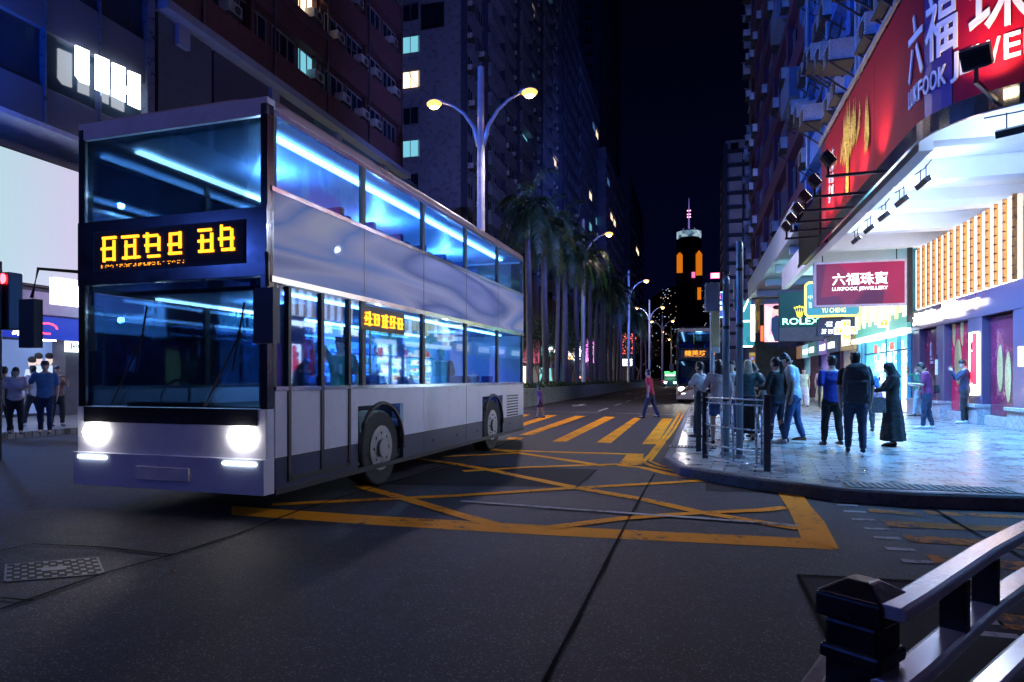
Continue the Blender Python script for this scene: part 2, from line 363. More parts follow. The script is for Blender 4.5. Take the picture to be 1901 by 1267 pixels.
# pavement with the rounded kerb corner
def bez(p0, p1, p2, n=14):
    p0, p1, p2 = Vector(p0), Vector(p1), Vector(p2)
    return [p0 * (1 - t) ** 2 + p1 * 2 * t * (1 - t) + p2 * t * t for t in [i / n for i in range(n + 1)]]
edge = [G(1233, 853, .15), G(1262, 866, .15), G(1330, 877, .15), G(1400, 888, .15), G(1480, 898, .15), G(1560, 908, .15), G(1700, 917, .15), G(1901, 923, .15)]
k0 = edge[0]
edge_pts = [Vector((1.9, 400, .15)), Vector((1.9, 39.5, .15)), Vector((-.12, 36.5, .15)), Vector((-.3, 25, .15)), G(1243, 830, .15), G(1232, 848, .15)] + edge[1:] + [Vector((7.5, edge[-1].y + .05, .15)), Vector((30, edge[-1].y + .4, .15))]
KERBW = .14
pave = paving('paving_blocks', (.46, .46, .46), (.27, .28, .29), (.012, .012, .016), .4, .31)
kerbm = M('kerb_concrete', (.10, .10, .11), .7, 0, .3, 3, .4, 50, dirt=.5)
inner = []
for i, p in enumerate(edge_pts):
    a = edge_pts[max(i - 1, 0)]; b = edge_pts[min(i + 1, len(edge_pts) - 1)]; d = (b - a).normalized(); n = Vector((-d.y, d.x, 0))
    inner.append(p + n * KERBW)
mb = MB(); mb.poly([tuple(p) for p in inner] + [(30, 400, .15)]); struct('pavement', mb, pave)
mb = MB()
mb.rings([[Vector((p.x, p.y, -.05)), Vector((p.x, p.y, .13)), p + (q - p) * .2 + Vector((0, 0, .004)), q + Vector((0, 0, .004)), Vector((q.x, q.y, -.05))] for p, q in zip(edge_pts, inner)], True, True)
struct('kerb', mb, kerbm)
# tactile strip and gratings
tact = M('tactile_paving', (.20, .19, .16), .6, 0, .2, 8)
def tactile(name, a, b, w):
    mb = MB(); a, b = Vector(a), Vector(b); d = (b - a).normalized(); n = Vector((-d.y, d.x, 0)); L = (b - a).length
    mb.obox((a + b) / 2 + n * w / 2 + Vector((0, 0, .004)), d * L / 2, n * w / 2, (0, 0, .004))
    for i in range(int(L / .08)):
        for j in range(int(w / .08)):
            p = a + d * (i + .5) * .08 + n * (j + .5) * .08
            mb.box(p.x - .018, p.x + .018, p.y - .018, p.y + .018, .155, .165)
    return struct(name, mb, tact)
tactile('tactile_paving', G(1570, 905, .15), G(1901, 918, .15), .42)
def grate(name, c, a, b, nx, mat, z, label):
    mb = MB(); c = Vector(c); a, b = Vector(a), Vector(b)
    mb.obox(c + Vector((0, 0, z + .002)), a, b, (0, 0, .002), 1)
    for s in (-1, 1): mb.obox(c + b * s * .97 + Vector((0, 0, z + .006)), a, b * .04, (0, 0, .006), 0); mb.obox(c + a * s * .97 + Vector((0, 0, z + .006)), a * .03, b, (0, 0, .006), 0)
    for i in range(nx):
        t = -1 + (i + .5) * 2 / nx; mb.obox(c + a * t + Vector((0, 0, z + .006)), a * (.5 / nx), b * .92, (0, 0, .006), 0)
    return tag(mb.build(name, [mat, M('pit_black', (.004, .004, .004), .9)]), label, 'drain grate')
iron = M('cast_iron', (.06, .06, .065), .42, .6, .3, 15, .3, 90)
grate('drain_grate', G(1285, 846, 0), (.42, 0, 0), (0, .17, 0), 14, iron, .154, 'rusty drain grate set in the pavement at the kerb corner')
grate('channel_grate', G(1292, 790, 0), (.16, 0, 0), (.0, 2.6, 0), 5, iron, .154, 'long slotted channel grate running beside the kerb near the railing')
mb = MB(); c = G(100, 1058); a = Vector((.62, .30, 0)) * .8; b = Vector((-.30, .62, 0)) * .8
a = (G(205, 1050) - G(10, 1066)) / 2 * .9; b = (G(95, 1042) - G(100, 1074)) / 2 * .95
mb.obox(c + Vector((0, 0, .003)), a, b, (0, 0, .003), 1)
for s in (-1, 1): mb.obox(c + b * s + Vector((0, 0, .004)), a, b * .03, (0, 0, .003)); mb.obox(c + a * s + Vector((0, 0, .007)), a * .02, b, (0, 0, .005))
for i in range(13):
    for j in range(8):
        if (i + j) % 2 == 0: mb.obox(c + a * (-.92 + i * .153) + b * (-.85 + j * .243) + Vector((0, 0, .005)), a * .055, b * .10, (0, 0, .003))
mb.obox(c + Vector((0, 0, .007)), a * .26, b * .22, (0, 0, .003))
tag(mb.build('manhole_cover', [iron, M('pit_black')]), 'square cast iron manhole cover with raised studs in the dark road', 'manhole cover')
# litter: an orange leaf
mb = MB(); p = G(321, 1063); mb.poly([p + Vector((-.03, 0, .01)), p + Vector((0, -.015, .02)), p + Vector((.03, 0, .01)), p + Vector((.005, .02, .014))])
tag(mb.build('fallen_leaf', M('dry_leaf', (.5, .14, .02), .7)), 'small orange leaf lying on the open asphalt', 'leaf')

# pavement across the main road
mb = MB(); mb.box(-40, -15.5, -10, 300, -.05, .15); struct('far_pavement', mb, paving('far_paving', (.25, .25, .26), (.2, .2, .2), (.04, .04, .04), .4, .45))

# ================================================================== median wall, planter, plants
y0m = 31.0
mb = MB()
for k in range(22):
    y = y0m + 9 * k; mb.box(-8.25, -8.0, y, y + 8.97, 0, .93); mb.box(-8.28, -7.97, y, y + 8.97, .85, .93)
mb.box(-10.4, -8.25, y0m, y0m + .25, 0, .93)
for k in range(22):
    y = y0m + 9 * k; mb.box(-10.65, -10.4, y, y + 8.97, 0, .93)
tag(mb.build('planter_wall', concrete, bevel=.015), 'long low concrete planter wall along the middle of the road', 'wall')
mb = MB(); mb.box(-10.4, -8.25, y0m + .25, 229, .1, .8); struct('planter_soil', mb, M('soil', (.03, .02, .015), .95, 0, .4, 5))
leafm = [M('leaf_dark', (.012, .03, .012), .5, 0, .4, 3), M('leaf_mid', (.022, .05, .02), .5, 0, .4, 3), M('leaf_light', (.04, .07, .025), .45, 0, .4, 3)]
def leafcard(mb, p, s, rnd, mi):
    d = Vector((rnd.gauss(0, 1), rnd.gauss(0, 1), rnd.gauss(0, .6))).normalized(); n = d.cross(Vector((rnd.gauss(0, 1), rnd.gauss(0, 1), rnd.gauss(0, 1)))).normalized()
    mb.add([p - d * s, p + n * s * .38, p + d * s, p - n * s * .38], [(0, 1, 2, 3)], mi)
rnd = random.Random(3); mb = MB()
for k in range(9000):
    y = y0m + .3 + (rnd.random() ** 1.8) * 150; x = -10.3 + rnd.random() * 2.05; h = .75 + (.35 + .3 * noise.noise(Vector((x, y * .6, 0)))) * rnd.random()
    leafcard(mb, Vector((x, y, h)), .10 + rnd.random() * .08, rnd, rnd.choice((0, 0, 1, 2)))
tag(mb.build('planter_shrubs', leafm), 'low leafy shrubs filling the planter below the palms', 'shrubs', kind='stuff')

def make_palm(seed, H=9.0):
    rnd = random.Random(seed); root = thing('royal_palm', 'palm', 'palm tree')
    pts = []; rad = []
    for i in range(40):
        t = i / 39; z = t * H; pts.append((.08 * math.sin(t * 3 + seed), .06 * math.sin(t * 2.2), z)); rad.append((.20 - .05 * t + .03 * math.sin(t * 3.1)) * (1.03 if i % 2 else .985))
    MB().tube(pts, rad, 12).build('trunk', M('palm_bark', (.065, .06, .075), .75, 0, .35, 6, .3, 40), root, smooth=True)
    top = Vector(pts[-1])
    MB().tube([top, top + Vector((0, 0, .5)), top + Vector((0, 0, 1.5)), top + Vector((0, 0, 1.9))], [.15, .19, .12, .06], 10).build('crownshaft', M('palm_green', (.08, .13, .05), .45, 0, .2, 6), root, smooth=True)
    mb = MB()
    for k in range(23):
        az = k * 2.4 + rnd.random() * .4; el = R(80 - 5.6 * k + rnd.uniform(-6, 6)); L = rnd.uniform(2.7, 3.5); p = top + Vector((0, 0, 1.75)); d = Vector((math.cos(az) * math.cos(el), math.sin(az) * math.cos(el), math.sin(el)))
        path = [p.copy()]; n = 22
        for i in range(n):
            d = (d + Vector((0, 0, -.105 - .004 * i))).normalized(); p = p + d * L / n; path.append(p.copy())
        mb.tube(path, [.03 * (1 - i / (n + 2)) for i in range(n + 1)], 4, 2)
        sd = Vector((-math.sin(az), math.cos(az), 0))
        for i in range(2, n + 1):
            f = i / n; dl = (path[i] - path[i - 1]).normalized(); ln = (.62 * math.sin(math.pi * (.12 + .8 * f)) + .12) * rnd.uniform(.8, 1.15)
            for s in (-1, 1):
                for q in range(2):
                    b0 = path[i].lerp(path[i - 1], q * .5); e = b0 + (sd * s * .85 + dl * .45 + Vector((0, 0, rnd.uniform(-.55, .05)))).normalized() * ln
                    wv = dl * .022; mid = b0.lerp(e, .5) + Vector((0, 0, .04)); e.z -= ln * .22
                    mb.add([b0 - wv, b0 + wv, mid + wv * 1.2, e, mid - wv * 1.2], [(0, 1, 2, 3, 4)], rnd.choice((0, 0, 1)))
    mb.build('crown', leafm, root)
    return root
P0 = make_palm(1, 9.2); P1 = make_palm(2, 8.6); P2_ = make_palm(5, 9.8)
spots = [(981, 0), (1012, 1), (1036, 2), (1048, 1), (1070, 0), (1097, 2), (1107, 0), (1117, 1), (1124, 2), (1134, 0), (1141, 1), (1148, 2), (1153, 0), (1176, 1), (1190, 2), (1199, 0)]
ords = ['first and tallest-looking', 'second', 'third', 'fourth', 'fifth', 'sixth', 'seventh', 'eighth', 'ninth', 'tenth', 'eleventh', 'twelfth', 'thirteenth', 'fourteenth', 'fifteenth', 'last']
for i, (u, k) in enumerate(spots):
    X = -9.3 + (.35 if i % 2 else -.2); y = YX(u, X)
    src = (P0, P1, P2_)[k]; lab = 'royal palm with ringed trunk, %s along the planter counted from the crossing' % ords[i]
    if i < 3: o = src; o.location = (X, y, .6); o['label'] = lab; o['group'] = 'palms in the median planter'
    else: o = dup(src, (X, y, .6), i * 1.7, lab, 'palms in the median planter')

def make_tree(seed, H=8, W=3.2, name='street_tree'):
    rnd = random.Random(seed); root = thing(name, 'tree', 'tree'); mb = MB(); tips = []
    def br(p, d, L, r, lv):
        pts = [p]; n = 5
        for i in range(n): d = (d + Vector((rnd.gauss(0, .12), rnd.gauss(0, .12), rnd.gauss(.03, .06)))).normalized(); p = p + d * L / n; pts.append(p)
        mb.tube(pts, [r * (1 - .55 * i / n) for i in range(n + 1)], 6)
        if lv == 0: tips.append(p); return
        for k in range(3 if lv > 1 else 4):
            a = rnd.random() * 6.28; q = rnd.uniform(.45, .9); br(pts[rnd.choice((3, 4, 5))], (d + Vector((math.cos(a) * q, math.sin(a) * q, rnd.uniform(-.1, .5)))).normalized(), L * .68, r * .5, lv - 1)
    br(Vector((0, 0, 0)), Vector((0, 0, 1)), H * .38, .17, 3)
    mb.build('trunk', M('tree_bark', (.16, .13, .11), .8, 0, .3, 8, .4, 30), root, smooth=True)
    mb = MB()
    for t in tips:
        for k in range(75):
            p = t + Vector((rnd.gauss(0, .5), rnd.gauss(0, .5), rnd.gauss(0, .36))); leafcard(mb, p, rnd.uniform(.07, .14), rnd, rnd.choice((0, 0, 1, 2)))
    mb.build('crown', leafm, root); return root
T0 = make_tree(11, 8.5); T1 = make_tree(12, 7.5)
for i, (u, X, s, k) in enumerate([(960, -16.6, 1.0, 0), (1003, -16.8, 1.0, 1), (1062, -16.5, 1.15, 0), (1076, -17, 1.2, 1), (1215, -14, 1.5, 0), (1000, -12.5, .95, 1), (1030, -15.6, 1.3, 0), (1092, -15.4, 1.5, 1), (1112, -15.0, 1.6, 0), (1135, -14.6, 1.7, 1), (1158, -14.2, 1.8, 0), (1182, -13.6, 1.8, 1)]):
    lab = 'broadleaf tree with pale forked trunk, %s' % ['beside the cream shopfront across the road', 'between the two palm trunks by the crossing', 'dark behind the slim silver lamp post', 'dark and full behind the thin far palms', 'dark and distant at the end of the planter', 'low and leafy behind the planter start', 'rounded crown filling the gap after the second palm', 'tall crown just past the slim lamp post', 'behind the thin palms beside the magenta glow', 'above the violet-lit shopfront', 'before the square red neon sign', 'beyond the square red neon sign'][i]
    src = (T0, T1)[k]
    loc = (X, YX(u, X), .1)
    if i < 2: src.location = loc; src['label'] = lab; src['group'] = 'trees across the road'; src.scale = (s,) * 3
    else: dup(src, loc, i * 2., lab, 'trees across the road', s)

# ================================================================== street lamps
sodium = E('lamp_glow', (1, .62, .25), 30); warmw = E('lamp_glow_pale', (1, .8, .55), 30)
polem = M('lamp_pole_paint', (.40, .42, .46), .35, .3, .15, 3)
def make_lamp(heads=(1, 1)):
    root = thing('street_lamp', 'lamp', 'street lamp'); H = 15.4
    mb = MB(); mb.tube([(0, 0, 0), (0, 0, 6), (0, 0, 11), (0, 0, 11.04), (0, 0, H)], [.22, .18, .17, .17, .15], 16); mb.cyl((0, 0, 11), (0, 0, 11.08), .19); mb.cyl((0, 0, 0), (0, 0, .35), .26, .24)
    mb.build('pole', polem, root, smooth=False)
    for s in (-1, 1):
        mb = MB(); pts = [(s * .08, 0, 11.9), (s * .35, 0, 12.75), (s * .8, 0, 13.4), (s * 1.3, 0, 13.8), (s * 1.9, 0, 14.05)]
        mb.tube(pts, [(.16, .07), (.10, .06), (.08, .05), (.07, .045), (.055, .04)], 8, side=(0, 0, 1)); mb.build('arm', polem, root, smooth=True)
        hd = MB(); hd.tube([(s * 1.75, 0, 14.04), (s * 2.0, 0, 14.12), (s * 2.4, 0, 14.12), (s * 2.62, 0, 14.04)], [(.05, .06), (.10, .15), (.10, .16), (.04, .08)], 10, side=(0, 0, 1))
        h = hd.build('lamp_head', polem, root, smooth=True)
        MB().ball((s * 2.25, 0, 14.0), (.36, .24, .18), 10).build('halo_shell', E('lamp_halo', (1, .45, .08), 2.2), h, smooth=True); MB().ball((s * 2.25, 0, 13.93), (.25, .17, .18), 10).build('lens', sodium, h, smooth=True)  # orange shell added to imitate the halo of light round each lens
    return root
L0 = make_lamp()
lamps = [(893, 125), (1083, 408), (1167, 503), (1206, 557), (1229.5, 585), (1246, 606), (1256, 622)]
for i, (u, v) in enumerate(lamps):
    yc = 13.97 * FPX / (VH - v); p = D(u, VH, yc)
    lab = 'tall grey double-armed street lamp, ' + ['rising above the double-decker bus', 'among the palm crowns behind the bus', 'with one bright head beside the far palm crowns', 'standing against the dark sky past the palms', 'small and distant with two lit heads', 'farther and smaller, just before the oncoming bus', 'tiny and partly hidden behind the oncoming bus'][i]
    if i == 0: o = L0; o.location = (p.x, p.y, 0); o['label'] = lab; o['group'] = 'street lamps along the median'
    else: o = dup(L0, (p.x, p.y, 0), 0, lab, 'street lamps along the median')
    if i < 6:
        for s in (-1, 1): light('street_lamp_light', 'SPOT', (p.x + s * 2.25, p.y, 13.8), (7500, 750, 800, 1100, 2200, 3000)[i] * (1 if s > 0 else .5), (.95, .82, 1) if i == 0 else (1, .72, .72), .2, aim=(p.x + s * 5.2, p.y - 2, 0), spot=125, blend=.5)
# the same row goes on behind the photographer
o = dup(L0, (-9.3, -1.0, 0), 0, 'tall grey double-armed street lamp behind the photographer', 'street lamps along the median')
for s in (-1, 1): light('street_lamp_light', 'SPOT', (-9.3 + s * 2.25, -1, 13.8), 330, (.45, .36, 1), .2, aim=(-9.3 + s * 4, 1, 0), spot=150, blend=.5)
# ================================================================== buildings
win_dark = M('window_glass_dark', (.012, .018, .035), .12, 0, .4, 2, spec=.6)
win_cyan = E('window_lit_cyan', (.25, .75, .9), .55); win_warm = E('window_lit_warm', (1, .75, .5), 1.6); win_blue = E('window_lit_blue', (.15, .35, .8), .35)
frame_m = M('window_frame', (.22, .23, .26), .5, .3, .2, 5)
acm = M('aircon_casing', (.55, .55, .53), .5, 0, .25, 3, dirt=.12)
rust = M('rusty_bracket', (.05, .045, .045), .8, .2, .4, 6)
def win_tpl(name, w, h, nm, g, parent=None):
    mb = MB(); mb.box(-w / 2, w / 2, -.03, .02, 0, h, 1)
    t = .05
    for a, b, c, d in ((-w / 2, -w / 2 + t, 0, h), (w / 2 - t, w / 2, 0, h), (-w / 2, w / 2, 0, t), (-w / 2, w / 2, h - t, h)): mb.box(a, b, -.09, -.032, c, d, 0)
    for i in range(1, nm): x = -w / 2 + w * i / nm; mb.box(x - t / 2, x + t / 2, -.08, -.032, t, h - t, 0)
    mb.box(-w / 2 - .05, w / 2 + .05, -.18, -.03, -.09, -.002, 0)
    return mb
def ac_tpl():
    mb = MB(); mb.box(-.42, .42, -.62, -.04, 0, .52, 0)
    for k in range(6): mb.box(-.38, .38, -.628, -.62, .06 + k * .075, .09 + k * .075, 2)
    mb.cyl((.12, -.62, .26), (.12, -.64, .26), .19, n=14, mi=2)
    mb.box(-.46, .46, -.66, -.02, -.05, -.006, 1); mb.bar((-.4, -.6, -.04), (-.4, -.02, -.5), .04, .04, 1); mb.bar((.4, -.6, -.04), (.4, -.02, -.5), .04, .04, 1)
    mb.tube([(.3, -.3, .5), (.36, -.12, .62), (.4, -.05, 1.1)], .025, 5, 1)
    return mb
def scrawl(mb, o, xd, zd, wd, ht, n, seed, mi=None):
    """strokes of characters that cannot be read in the photo"""
    rnd = random.Random(seed); o, xd, zd = Vector(o), Vector(xd), Vector(zd); c = wd / n; nr = xd.cross(zd) * .02
    for k in range(n):
        q = o + xd * (k * c + c * .08); w = c * .84; t = ht * .045
        for j in range(3): z = ht * (.12 + .36 * j) + rnd.uniform(-.04, .04) * ht; a = rnd.uniform(0, .25) * w; b = w - rnd.uniform(0, .25) * w; mb.obox(q + xd * (a + b) / 2 + zd * z, xd * (b - a) / 2, nr, zd * t)
        for j in range(2): x = w * (.25 + .5 * j) + rnd.uniform(-.08, .08) * w; a = rnd.uniform(0, .3) * ht; b = ht - rnd.uniform(0, .3) * ht; mb.obox(q + xd * x + zd * (a + b) / 2, xd * t, nr * .9, zd * (b - a) / 2)
class Bld:
    def __init__(s, name, label, loc, cat='building', group=None):
        s.r = thing(name, label, cat, loc, group); s.nw = 0; s.na = 0; s.tp = {}; s.extra = {}
    def part(s, name, mb, mats, bevel=0, smooth=False): return mb.build(name, mats, s.r, 'p', bevel=bevel, smooth=smooth)
    def inst(s, key, mk, mats, loc, rz, name):
        n = s.extra.get(name + '#', 0)
        if n >= 95:
            mb, = [s.extra.setdefault(name + '_mb', MB())]; t = mk(); T = Matrix.Translation(Vector(loc)) @ Matrix.Rotation(rz, 4, 'Z')
            mb.T = T; k = {id(m): i for i, m in enumerate(s.extra.setdefault(name + '_mats', []))}
            idx = []
            for m in mats:
                L = s.extra[name + '_mats']
                if m not in L: L.append(m)
                idx.append(L.index(m))
            base = len(mb.v); mb.v += [tuple(T @ Vector(p)) for p in t.v]; mb.f += [tuple(i + base for i in f) for f in t.f]; mb.m += [idx[i] for i in t.m]
            return
        s.extra[name + '#'] = n + 1
        if key not in s.tp:
            o = mk().build(name, mats, s.r); s.tp[key] = o
        else:
            o = s.tp[key].copy(); COL.objects.link(o)
        o.location = Vector(loc) - s.r.location; o.rotation_euler = (0, 0, rz)
    def finish(s):
        for nm in ('window', 'air_conditioner'):
            if nm + '_mb' in s.extra:
                mb = s.extra[nm + '_mb']; mb.T = None; tag(mb.build(nm, s.extra[nm + '_mats'], s.r, 'p'), kind='stuff')
def face_pts(side, c, a0, a1, z0, z1, nx, nz):
    """grid on a vertical face; side x+ x- y-; order from the part that shows largest"""
    for j in range(nz):
        for i in range(nx):
            a = a0 + (a1 - a0) * (i + .5) / nx; z = z0 + (z1 - z0) * (j) / nz
            yield i, j, ((c, a, z) if side[0] == 'x' else (a, c, z)), {'x+': R(90), 'x-': R(-90), 'y-': 0}[side]
def windows(b, side, c, a0, a1, z0, z1, nx, nz, w, h, nm=2, lit=.03, ac=.4, seed=1, litm=None, key='', acz=-.62):
    rnd = random.Random(seed)
    for i, j, p, rz in face_pts(side, c, a0, a1, z0, z1, nx, nz):
        r = rnd.random(); g = win_dark; k = key + 'd'
        if r < lit: g = litm or rnd.choice((win_cyan, win_blue, win_warm)); k = key + g.name
        b.inst(('w', k, w, h), lambda: win_tpl('w', w, h, nm, g), [frame_m, g], p, rz, 'window')
        if rnd.random() < ac:
            q = Vector(p) + Vector((0, 0, acz)); off = rnd.uniform(-.3, .3) * w; q += Vector((0, off, 0)) if side[0] == 'x' else Vector((off, 0, 0))
            b.inst('ac', ac_tpl, [acm, rust, dark], q, rz, 'air_conditioner')

# ---- corner building: blue upper floors over the jewellery shop, white-lit canopy soffit
XF = 4.1; XS = 7.7; YF = 11.9; YE = 27.4; ZS = 5.8; ZT = 8.87
bluew = M('blue_render', (.05, .17, .48), .7, 0, .25, 1.2, .2, 20, dirt=.5)
B = Bld('corner_building', 'blue painted corner building with many air conditioners above a bright shop canopy', (12, 20, 0))
mb = MB(); mb.box(XF + .25, 22, YF + 2.0, YE, ZT - .6, 48); mb.box(XF + 2.2, 22, YF + .6, YF + 1.99, ZT - .6, 47.9)
for k in range(12):
    z = ZT + .1 + k * 3.1
    mb.box(XF - .15, 22, YF + 1.9, YE + .05, z, z + .85); mb.box(XF + 2.0, 22.1, YF + .2, YF + 1.89, z, z + .85)
for y in (14.4, 16.2, 19.8, 23.4, 27.0): mb.box(XF - .02, XF + .26, y - .22, y + .22, ZT - .4, 47.9)
B.part('wall', mb, bluew)
mb = MB()
for y in (14.3, 17.6, 18.0, 21.7, 25.3): mb.tube([(XF - .2, y, ZT), (XF - .2, y, 46)], .06, 6)
for k in range(6): mb.tube([(XF - .22, 12.5 + k * 2.4, ZT + 2 + k * .8), (XF - .25, 14 + k * 2.4, ZT + 1.4 + k * .8), (XF - .22, 15.5 + k * 2.4, ZT + 3.6 + k)], .02, 5)
B.part('drainpipe', mb, M('pipe_paint', (.25, .33, .42), .6))
windows(B, 'x-', XF + .24, 14.6, 26.8, ZT + 1.05, ZT + 1.05 + 37.2, 8, 12, 1.35, 1.5, 2, .04, .6, 4, acz=-.75)
for k in range(9):   # extra split units racked just above the sign
    B.inst('ac', ac_tpl, [acm, rust, dark], (XF - .2, 14.4 + k * 1.35, ZT + .55 + (k % 3) * .62), R(-90), 'air_conditioner')
B.finish()
Rc = 1.85
# soffit with beams (white painted underside of the arcade)
white_soffit = M('soffit_white_paint', (.8, .8, .82), .6, 0, .06, 1.5)
mb = MB(); mb.box(XF + .05, 26, YF + 2.0, 34.5, ZS + .7, ZS + .95); mb.box(XF + 1.9, 26, YF + .2, YF + 1.99, ZS + .7, ZS + .95); mb.prism([(XF - .1 + Rc - Rc * math.cos(R(a)), YF + Rc - Rc * math.sin(R(a))) for a in range(0, 91, 9)] + [(XF + Rc, YF + Rc)], ZS + .701, ZS + .951)
for k in range(7): y = 14.4 + k * 2.8; mb.box(XF + .12, 26, y, y + .45, ZS + .22, ZS + .7)
mb.box(XF + .05, XF + .3, 14.2, 34.5, ZS - .02, ZS + .7)
B.part('soffit', mb, white_soffit)
# shop volume under the arcade
purple = M('purple_grey_panel', (.11, .075, .14), .3, .2, .08, .8, coat=.3)
granite = M('granite_plinth', (.34, .34, .35), .55, 0, .5, 14, .15, 60)
maroon = M('maroon_poster', (.16, .015, .05), .25, 0, .35, 1.2, coat=.4); crimson = M('crimson_poster', (.5, .01, .05), .25, 0, .2, 1, coat=.4)
letters = E('white_letters', (1, .95, 1), 3.5)
def FP(u, v): return WX(u, v, XS)
yA, yB = FP(1692, 766).y, 15.2   # far and near ends
S = Bld('jewellery_shop', 'dark purple jewellery shopfront with deep window recesses under the white canopy', (XS + 2, 21, 0), 'shop')
mb = MB()
piers = [(1692, 1706), (1738, 1752), (1796, 1822), (1880, 1960)]
ys = [(FP(a, 700).y, FP(b, 700).y) for a, b in piers]
for a, b in ys: mb.box(XS, XS + 1.2, b, a, .7, 3.15)
mb.box(XS - .02, XS + 1.2, ys[-1][1] - 2, yA, 3.15, 3.86)
mb.box(XS + .9, 20, ys[-1][1] - 2, yA + .02, .15, 3.15)
mb.box(XS + 1.2, 20, ys[-1][1] - 2, yA, 3.15, 6.4)
S.part('wall', mb, purple, bevel=.02)
mb = MB()
for a, b in ys: mb.box(XS - .12, XS + 1.15, b - .03, a + .03, .15, .62); mb.box(XS - .18, XS + 1.15, b - .06, a + .06, .62, .71)
for (a0, b0), (a1, b1) in zip(ys, ys[1:]): mb.box(XS + .05, XS + .89, a1, b0, .15, .42)
S.part('plinth', mb, granite, bevel=.01)
# glowing lattice band above
lat = E('lattice_lamps', (1, .72, .5), .7); amber = M('amber_metal', (.42, .17, .05), .3, .7, .3, 6); lw = E('lattice_white', (1, .95, .92), 2.6)
mb = MB(); y0 = FP(1889, 547).y; y1 = FP(1701, 585).y; n = 15
zb, zt = 3.88, 6.0
mb.box(XS + .05, XS + .12, y0, y1, zb, zt, 0)
for i in range(n):
    y = y0 + (y1 - y0) * (i + .5) / n; d = (y1 - y0) / n
    mb.box(XS - .04, XS + .05, y - d * .24, y + d * .30, zb, zt, 1); mb.box(XS - .05, XS - .041, y + d * .02, y + d * .06, zb, zt, 2)
    mb.box(XS - .10, XS + .0, y - d * .5, y - d * .34, zb, zt, 2)
    for k in range(9): z = zb + (zt - zb) * (k + .5) / 9; mb.box(XS - .105, XS - .05, y - d * .5, y - d * .34, z - .018, z + .018, 3)
S.part('lattice_screen', mb, [lat, lw, amber, dark])
# posters, recess panels
def panel(nm, ua, ub, z0, z1, mat, x=XS + .86): a, b = FP(ua, 700).y, FP(ub, 700).y; return (b, a, z0, z1, x)
mb = MB(); (a, b) = (ys[2][1], ys[3][0]); mb.box(XS + .2, XS + .89, b + .05, a - .05, .44, 3.1)
S.part('poster_panel', mb, maroon)
mb = MB(); (a, b) = (ys[1][1], ys[2][0]); mb.box(XS + .2, XS + .89, b + .05, a - .05, .44, 3.1); S.part('poster_panel', mb, crimson)
mb = MB(); (a, b) = (ys[0][1], ys[1][0]); mb.box(XS + .2, XS + .89, b + .05, a - .05, .44, 3.1); S.part('poster_panel', mb, maroon)
gold = M('gold_filigree', (.75, .62, .28), .3, .8, .5, 60, 1, 140)
def oval(mb, y, z, ry, rz, x=XS + .19):
    mb.rings([[Vector((x, y + ry * math.cos(t) * .96, z + rz * math.sin(t) * .96)) for t in [6.283 * k / 22 for k in range(22)]], [Vector((x - .03, y + ry * math.cos(t) * .7, z + rz * math.sin(t) * .75)) for t in [6.283 * k / 22 for k in range(22)]]])
def XP(u, v): return WX(u, v, XS + .18)
mb = MB(); p = XP(1856, 684); q = XP(1871, 700); oval(mb, p.y, p.z, .17, .66); oval(mb, q.y, q.z, .17, .70); S.part('jewellery_picture', mb, gold)
mb = MB(); p = XP(1778, 672); oval(mb, p.y, p.z, .28, .75); oval(mb, XP(1771, 650).y, p.z + .95, .10, .5); oval(mb, XP(1786, 650).y, p.z + .95, .10, .5); S.part('jewellery_picture', mb, gold)
mb = MB(); p = XP(1730, 655); mb.text('六福珠寶', XP(1727, 662), (0, -1, 0), (0, 0, 1), .1, .5); mb.text('LUK\nFOOK', XP(1727, 676), (0, -1, 0), (0, 0, 1), .3, .22)
S.part('poster_writing', mb, M('pale_print', (.7, .6, .65), .4))
# light box poster on the middle pier
mb = MB(); a = FP(1803, 700).y; b = FP(1818, 700).y; mb.box(XS - .06, XS - .005, b, a, .95, 2.75, 0); mb.box(XS - .07, XS - .061, b, b + (a - b) * .5, 1.25, 2.7, 1)
mb.ball((XS - .065, b + (a - b) * .6, 2.35), (.006, .09, .13), 8, 2); mb.box(XS - .075, XS - .062, b + (a - b) * .45, b + (a - b) * .75, 1.3, 2.2, 1)
S.part('light_box', mb, [E('lightbox_white', (.95, .95, 1), 3.5), E('lightbox_red', (1, .04, .08), 1.8), M('dark_hair_print', (.02, .01, .01))])
mb = MB(); a = FP(1737, 690).y; mb.box(XS - .05, XS - .005, a - .22, a - .1, 1.55, 2.05); S.part('small_plaque', mb, M('plaque_white', (.8, .8, .8), .4))
# channel letters over the shop windows
mb = MB(); z = 3.30
mb.text('六福珠寶', (XS - .10, FP(1702, 600).y - .1, z), (0, -1, 0), (0, 0, 1), 2.1, .42, ext=.07, bold=.01); S.part('shop_name_letters', mb, letters); mb = MB()
mb.text('六福珠寶', (XS - .10, FP(1757, 600).y, z), (0, -1, 0), (0, 0, 1), 1.2, .5, ext=.07, bold=.01); mb.text('LUKFOOK JEWELLERY', (XS - .10, FP(1786, 595).y, z + .1), (0, -1, 0), (0, 0, 1), 1.55, .26, ext=.07, bold=.02)
S.part('shop_name_letters', mb, letters)
mb = MB(); c = FP(1903, 665); mb.box(XS - .12, XS - .01, c.y - .06, c.y + .06, 1.72, 2.2, 0); S.part('side_sign', mb, E('side_sign_white', (.85, .9, 1), 4))

